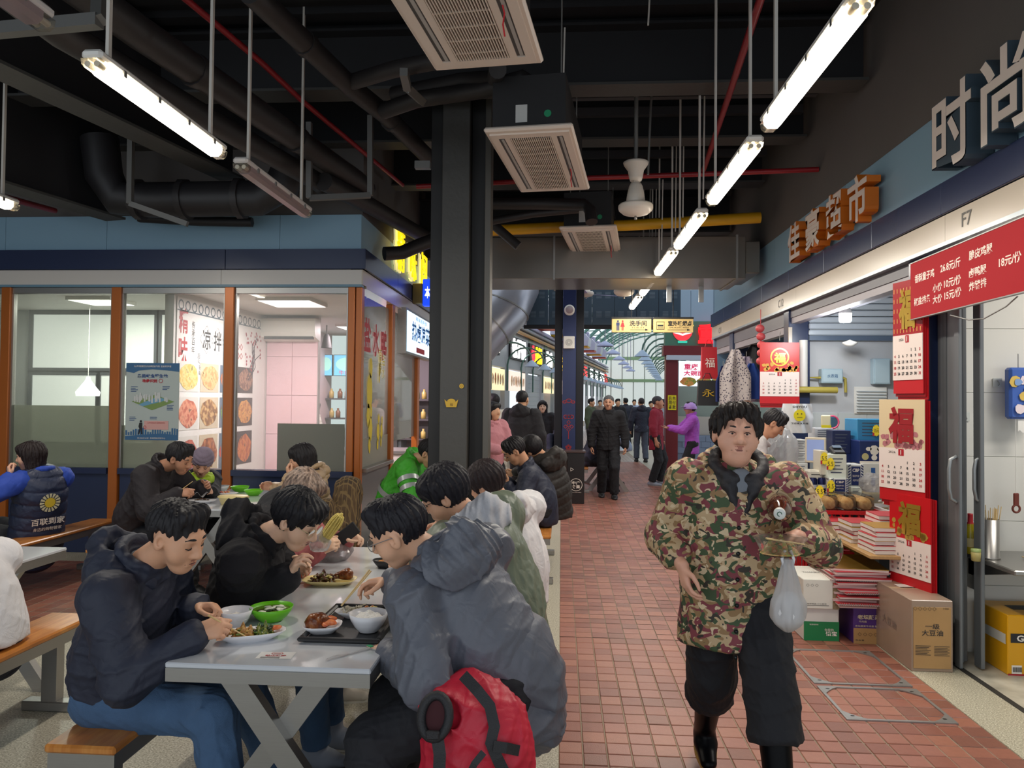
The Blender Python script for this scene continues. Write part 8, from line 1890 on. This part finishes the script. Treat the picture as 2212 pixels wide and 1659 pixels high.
pbox('white milk box edge facing the aisle beside the organic box',1772,974,1788,1026,6.35,.18,mat('milk_floral','#cfc8b8',.4))
pbox('navy striped camel milk box below the organic box',1795,1034,1833,1064,6.25,.2,mwt,striped)
pbox('tall navy striped camel milk box right of the organic box',1832,1004,1865,1052,6.4,.2,mwt,striped)
pbox('small organic box below the tall striped one',1838,1052,1862,1072,6.3,.15,mgn,lines)
price('yellow price burst on the organic milk box',1794,1002,6.28); price('yellow price burst on the floral box edge',1781,990,6.32); price('yellow price burst on the striped box',1795,1050,6.22); price('yellow price burst by the blue cans',1771,1062,6.0); price('yellow 55 price burst on the blue oat box',1893,930,6.85,'55元')
for i in range(2):
    o=thing('drink_can',['navy drink can beside the striped milk box','navy drink can next to the crate of biscuits'][i],'can',at(1775-19*i,1062,6.3)); MB().lathe([(0,0),(.028,0),(.033,.008),(.033,.1),(.028,.112),(.027,.115),(0,.113)],18).build('can_body',mat('can_navy','#1a2150',.25,.5),o); MB().lathe([(.0335,.03),(.0335,.06)],18).build('label',mat('can_label','#b9bec8',.4),o)
t=thing('monitor','cream framed small monitor on the grocery counter','monitor',at(1762,1000,6.55)); Mz=Matrix.Rotation(-.5,4,'Z')
MB().bbox(-.085,.085,-.012,.012,.0,.22,.006,Mz).build('bezel',mat('monitor_cream','#d2c7b2',.4),t); MB().box(-.07,.07,-.0135,-.0125,.02,.2,Mz).build('screen',emat('monitor_glow','#6f7ca0',.8),t); MB().box(-.02,.02,.012,.04,-.06,.02,Mz).build('stand',mat('monitor_cream','#d2c7b2',.4),t)
t=thing('card_reader','dark payment terminal on top of the organic milk box','terminal',at(1808,982,6.4)); MB().bbox(-.05,.05,-.07,.07,0,.05,.01,Matrix.Rotation(.35,4,'X')).build('case',m_black,t); MB().box(-.035,.035,.0,.05,.06,.064,Matrix.Rotation(.35,4,'X')).build('screen',mat('terminal_screen','#5d6f86',.2),t)
t=thing('printer','cream receipt printer on the grocery counter below the monitor','printer',at(1757,1037,6.45)); MB().bbox(-.06,.06,-.07,.07,0,.09,.015).build('case',mat('printer_cream','#d9d5c8',.4),t); MB().box(-.04,.04,-.071,-.069,.05,.056).build('slot',m_black,t)
t=thing('payment_stand','small cream and yellow payment stand, its face left blank, above the grey box','stand',at(1784,924,7.2)); MB().bbox(-.045,.045,-.01,.01,0,.12,.01).build('plate',mat('stand_cream','#e0d6b0',.4),t); MB().box(-.045,.045,-.0115,-.0105,.0,.025).build('yellow_foot',mat('smiley_yellow','#e0cf1c',.5),t)
t=thing('hand_mirror','pink rimmed round mirror standing on the milk boxes','mirror',at(1798,912,7.4)); MB().tube([(.06*math.cos(2*math.pi*k/24),0,.06*math.sin(2*math.pi*k/24)) for k in range(24)],.009,8,closed=True).build('rim',mat('rim_pink','#e0557a',.4),t); b=MB(); disc(b,frame((0,0,0),(1,0,0)),0,0,.055); b.build('glass',mat('mirror_glass','#b9c4c8',.05,.9),t)
crumple('produce_bag','tied white plastic bag of vegetables hanging by the shopkeeper',at(1690,1015,6.7),.13,101,(1,.7,1.5),glass_mat('white_bag_film2','#eceef0',.9,.2,haze=.5,hazecol='#e6e7ea'))
crumple('produce_bag','clear crumpled bag on the white basket of sweets',at(1885,1062,6.3),.1,102,(1,.8,.8))
t=thing('bulb_lamp','lit screw bulb hanging over the grocery counter','lamp',at(1826,697,7.0))
MB().lathe([(0,0),(.045,.003),(.055,.02),(.055,.08),(.058,.085)],20).build('diffuser',emat('bulb_glow','#f4fbff',7),t); MB().lathe([(.058,.085),(.05,.12),(.025,.15),(.022,.18),(0,.18)],20).build('base',m_white,t); MB().tube([(0,0,.18),(0,0,.85)],.005,5).build('cord',m_white,t)
l=bpy.data.lights.new('bulb_light','POINT'); l.energy=28; l.color=(.93,.97,1); l.shadow_soft_size=.07; o=bpy.data.objects.new('bulb_light',l); COL.objects.link(o); o.parent=t; o.location=(0,0,-.07)
t=thing('smoke_detector','white round smoke detector inside the grocery','detector',at(1836,742,7.6)); MB().lathe([(0,-.03),(.03,-.028),(.07,.0),(.07,.012),(.02,.03),(0,.04)],18).build('body',m_white,t)
for (x0,y0,x1,y1,lab,txt) in ((1772,797,1818,828,'pale blue water meter box with printed characters on the grocery wall','水表箱'),(1884,775,1920,830,'pale grey electric box beside the grey plaster edge in the grocery','')):
    a,c=at(x0,y1,8.05),at(x1,y0,8.05); t=thing('meter_box',lab,'box',((a.x+c.x)/2,8.08,a.z)); w=c.x-a.x; hh=c.z-a.z; MB().bbox(-w/2,w/2,-.07,.02,0,hh,.005).build('case',mat('meter_blue','#a9c0cc',.4),t); MB().bbox(-w/2+.012,w/2-.012,-.075,-.07,.012,hh-.012,.002).build('door',mat('meter_blue2','#b3c8d2',.4),t)
    if txt: b=MB(); text(b,txt,frame((0,-.077,hh/2),(1,0,0)),0,0,w=w*.5,h=.04); b.build('lettering',mat('meter_ink','#2f5f8a',.5),t)
def wallpipe(lab,pts,r,m): 
    p0=pts[0]; t=thing('wall_pipe',lab,'pipe',p0); MB().tube([p-p0 for p in pts],r,10).build('run',m,t)
wallpipe('white downpipe on the grocery wall',[at(1735,735,8.02),at(1735,835,8.02)],.045,m_white)
wallpipe('thick mustard pipe across the grocery wall',[at(1722,842,7.95),at(1800,843,7.95),at(1808,843,7.95)],.035,mat('pipe_mustard','#b0a048',.45))
wallpipe('thin mustard pipe bending to the meter box',[at(1746,740,8.05),at(1746,815,8.05),at(1772,816,8.05)],.015,mat('pipe_mustard','#b0a048',.45))
wallpipe('thin mustard pipe dropping right of the meter box',[at(1818,815,8.05),at(1826,818,8.05),at(1827,848,8.05)],.015,mat('pipe_mustard','#b0a048',.45))
a,c=at(1850,890,8.09),at(1912,840,8.09); t=thing('wall_vent','white louvred vent on the grocery wall','vent',((a.x+c.x)/2,8.09,a.z)); w=c.x-a.x; hh=c.z-a.z; MB().bbox(-w/2-.02,w/2+.02,0,.02,-.02,hh+.02,.004).build('frame',m_white,t)
for k in range(8): MB().box(-w/2,w/2,-.025,-.0,hh*k/8,hh*k/8+.008).build('louvre',mat('louvre_pale','#c9d2d8',.4),t)
# ---------------- nearest shop interior ----------------
t=thing('steel_shelf','stainless wall shelf with skewers and a beer bottle in the nearest shop','shelf',(2.6,4.45,.67)); MB().bbox(0,1.6,0,.6,-.03,0,.006).build('shelf_plate',m_steel,t); MB().prism([(0,0),(.55,0),(.55,-.12),(.5,-.12)],.02,Matrix(((0,0,1,.06),(1,0,0,.05),(0,1,0,-.03),(0,0,0,1)))).build('bracket',m_steel,t); MB().box(.06,.1,.5,.62,-.24,-.03).build('bracket_leg',m_steel,t)
t=thing('beer_bottle','yellow green beer bottle with red neck foil on the steel shelf','bottle',at(2096,1163,4.93)); t.location.z=.672
MB().lathe([(0,0),(.034,0),(.037,.01),(.037,.13),(.03,.17),(.015,.2),(.014,.25),(0,.25)],20).build('glass',mat('beer_glass','#b9a81c',.1,trans=.3),t); MB().lathe([(.0305,.165),(.016,.2),(.0155,.245),(.016,.252),(0,.253)],18).build('neck_foil',m_txt_red,t); MB().lathe([(.0378,.045),(.0378,.1)],20).build('label',mat('beer_label','#d8c890',.5),t)
t=thing('steel_cup','stainless cup holding bamboo skewers on the steel shelf','cup',at(2138,1170,4.8)); t.location.z=.672; MB().lathe([(0,0),(.058,0),(.058,.006),(.052,.01),(.052,.24),(.049,.24),(.049,.02),(0,.02)],24).build('cup',m_steel,t); q=random.Random(51)
for k in range(16): a=q.uniform(0,6.28); MB().tube([(.02*math.cos(a),.02*math.sin(a),.02),(.055*math.cos(a)*q.uniform(.6,1.2),.05*math.sin(a),.3+q.uniform(-.02,.03))],.0025,5).build('skewer',m_ch,t)
t=thing('toothpick_jar','small green lidded jar of toothpicks on the steel shelf','jar',at(2108,1172,4.7)); t.location.z=.672; MB().lathe([(0,0),(.025,0),(.027,.05),(.024,.055)],16).build('jar',mat('jar_sand','#b5a86a',.3),t); MB().lathe([(.027,.055),(.027,.072),(0,.074)],16).build('lid',mat('jar_green','#8a9a5a',.4),t)
for k in range(14):
    o=MB().tube([(2.82+.015*k,4.55+.01*(k%3),.682+.006*(k%4)),(2.86+.018*k,4.82,.68+.006*(k%4))],.003,5).build('bamboo_skewer',m_ch); tag(o,'loose bamboo skewer lying on the steel shelf','skewer','loose skewers on the shelf')
p=at(2195,1065,4.95); t=thing('bottle_opener','brown bottle opener hanging on a string against the white tiles','opener',p); MB().bbox(-.018,.018,-.006,.006,-.08,.0,.006).build('handle',mat('opener_brown','#6d2f22',.4),t); MB().tube([(.022*math.cos(2*math.pi*k/14),0,-.1+.024*math.sin(2*math.pi*k/14)) for k in range(14)],.007,8,closed=True).build('ring',mat('opener_brown','#6d2f22',.4),t); MB().tube([(0,0,0),(0,0,.55)],.002,4).build('string',m_white,t)
t=thing('tissue_pack','blue floral hanging tissue pack on the white tiles','tissue',at(2200,905,4.98)); MB().bbox(-.08,.1,-.05,.02,0,.33,.015).build('pack',mat('tissue_blue','#3f62b0',.35),t); q=random.Random(53)
for k in range(22):
    b=MB(); disc(b,frame((0,-.052,0),(1,0,0)),q.uniform(-.06,.09),q.uniform(.05,.28),q.uniform(.015,.035),z=.0005*k+.001,n=9,jitter=.2,rs=q); b.build('flower_print',mat('floral_%d'%(k%4),('#d9a0b8','#e6d8dc','#d8b85a','#7fa0d0')[k%4],.5),t)
MB().grid(lambda u_,v_:(-.02+.06*u_,-.03,-.08+.08*v_+.01*math.sin(9*u_)),6,4).build('tissue',m_white,t); MB().tube([(0,0,.33),(0,0,.42)],.003,5).build('hook',m_galv,t)
for px,py in ((2155,826),(2085,900)): 
    t=thing('adhesive_hook',('clear adhesive hook beside the tissue pack' if px==2155 else 'clear adhesive hook near the sliding door'),'hook',at(px,py,5.06)); MB().bbox(-.03,.03,0,.004,-.03,.03,.003).build('plate',mat('hook_clear','#cfd2cc',.15),t); MB().tube([(0,0,.01),(0,-.015,-.0),(0,-.02,-.015),(0,-.008,-.02)],.003,5).build('hook',m_galv,t)
t=thing('thermos','stainless thermos flask on the floor by the sliding door','flask',atz(2085,1404,0)); MB().lathe([(0,0),(.034,0),(.036,.01),(.036,.17),(.03,.19),(.028,.2),(0,.2)],20).build('flask_body',m_steel,t); MB().lathe([(.03,.2),(.03,.235),(.022,.245),(0,.245)],18).build('lid',m_black,t)
a=atz(2108,1415,0); t,Mf,Ms_,hw,hd,h=carton('yellow beer carton with red flame emblem on the floor of the nearest shop',2.68,3.1,4.66,5.0,.002,.36,mat('beer_yellow','#e3a512',.4))
b=MB(); rect(b,Mf,-hw*.92,hw,.015,.07); b.build('black_ribbon',m_txt_dark,t); b=MB(); text(b,'GUANGMING',Mf,.02,.043,w=.36,h=.038,bold=.03,z=.004); rect(b,Mf,-hw*.9,-hw*.62,-h*.47,-h*.33,z=.001); b.build('white_print',m_txt_white,t)
b=MB(); text(b,'光明啤酒',Mf,.03,-.02,w=.2,h=.042,bold=.03,z=.003); text(b,'精选优酿 纯净爽口',Mf,.03,-.065,w=.24,h=.018,z=.003); b.add([Mf@V(x*.05+.0,.08+y*.05,.003) for x,y in ((-.3,0),(.3,0),(.45,.5),(.2,.4),(.1,1.1),(-.15,.6),(-.45,.7))],[tuple(range(7))]); rect(b,Mf,-hw,hw,-h/2,-h/2+.01); b.build('red_print',m_txt_red,t)
b=MB(); text(b,'超纯',Mf,-.02,-.12,w=.16,h=.065,bold=.03,z=.003); ring(b,Mf,.0,.1,.085,.004,z=.002)
for k in range(9): rect(b,Mf,-hw*.87+.006*k,-hw*.87+.0035+.006*k,-h*.44,-h*.36,z=.003)
b.build('dark_print',m_txt_dark,t); MB().box(-.1,.08,-.04,.06,h,h+.001).build('torn_hole',m_txt_dark,t)
b=MB(); rect(b,Ms_,-hd*.9,hd*.9,-.0,.06); b.build('side_white_band',mat('band_white','#d9d6cc',.5),t)
# twisted wire under the red board
o=MB().tube([(XR-.1,4.55,2.15),(XR-.1,4.35,2.1),(XR-.1,4.2,2.09),(XR-.1,4.0,2.13),(XR-.1,3.9,2.17)],.004,5).build('twisted_wire',m_galv); tag(o,'slack twisted wire under the red price board','wire')
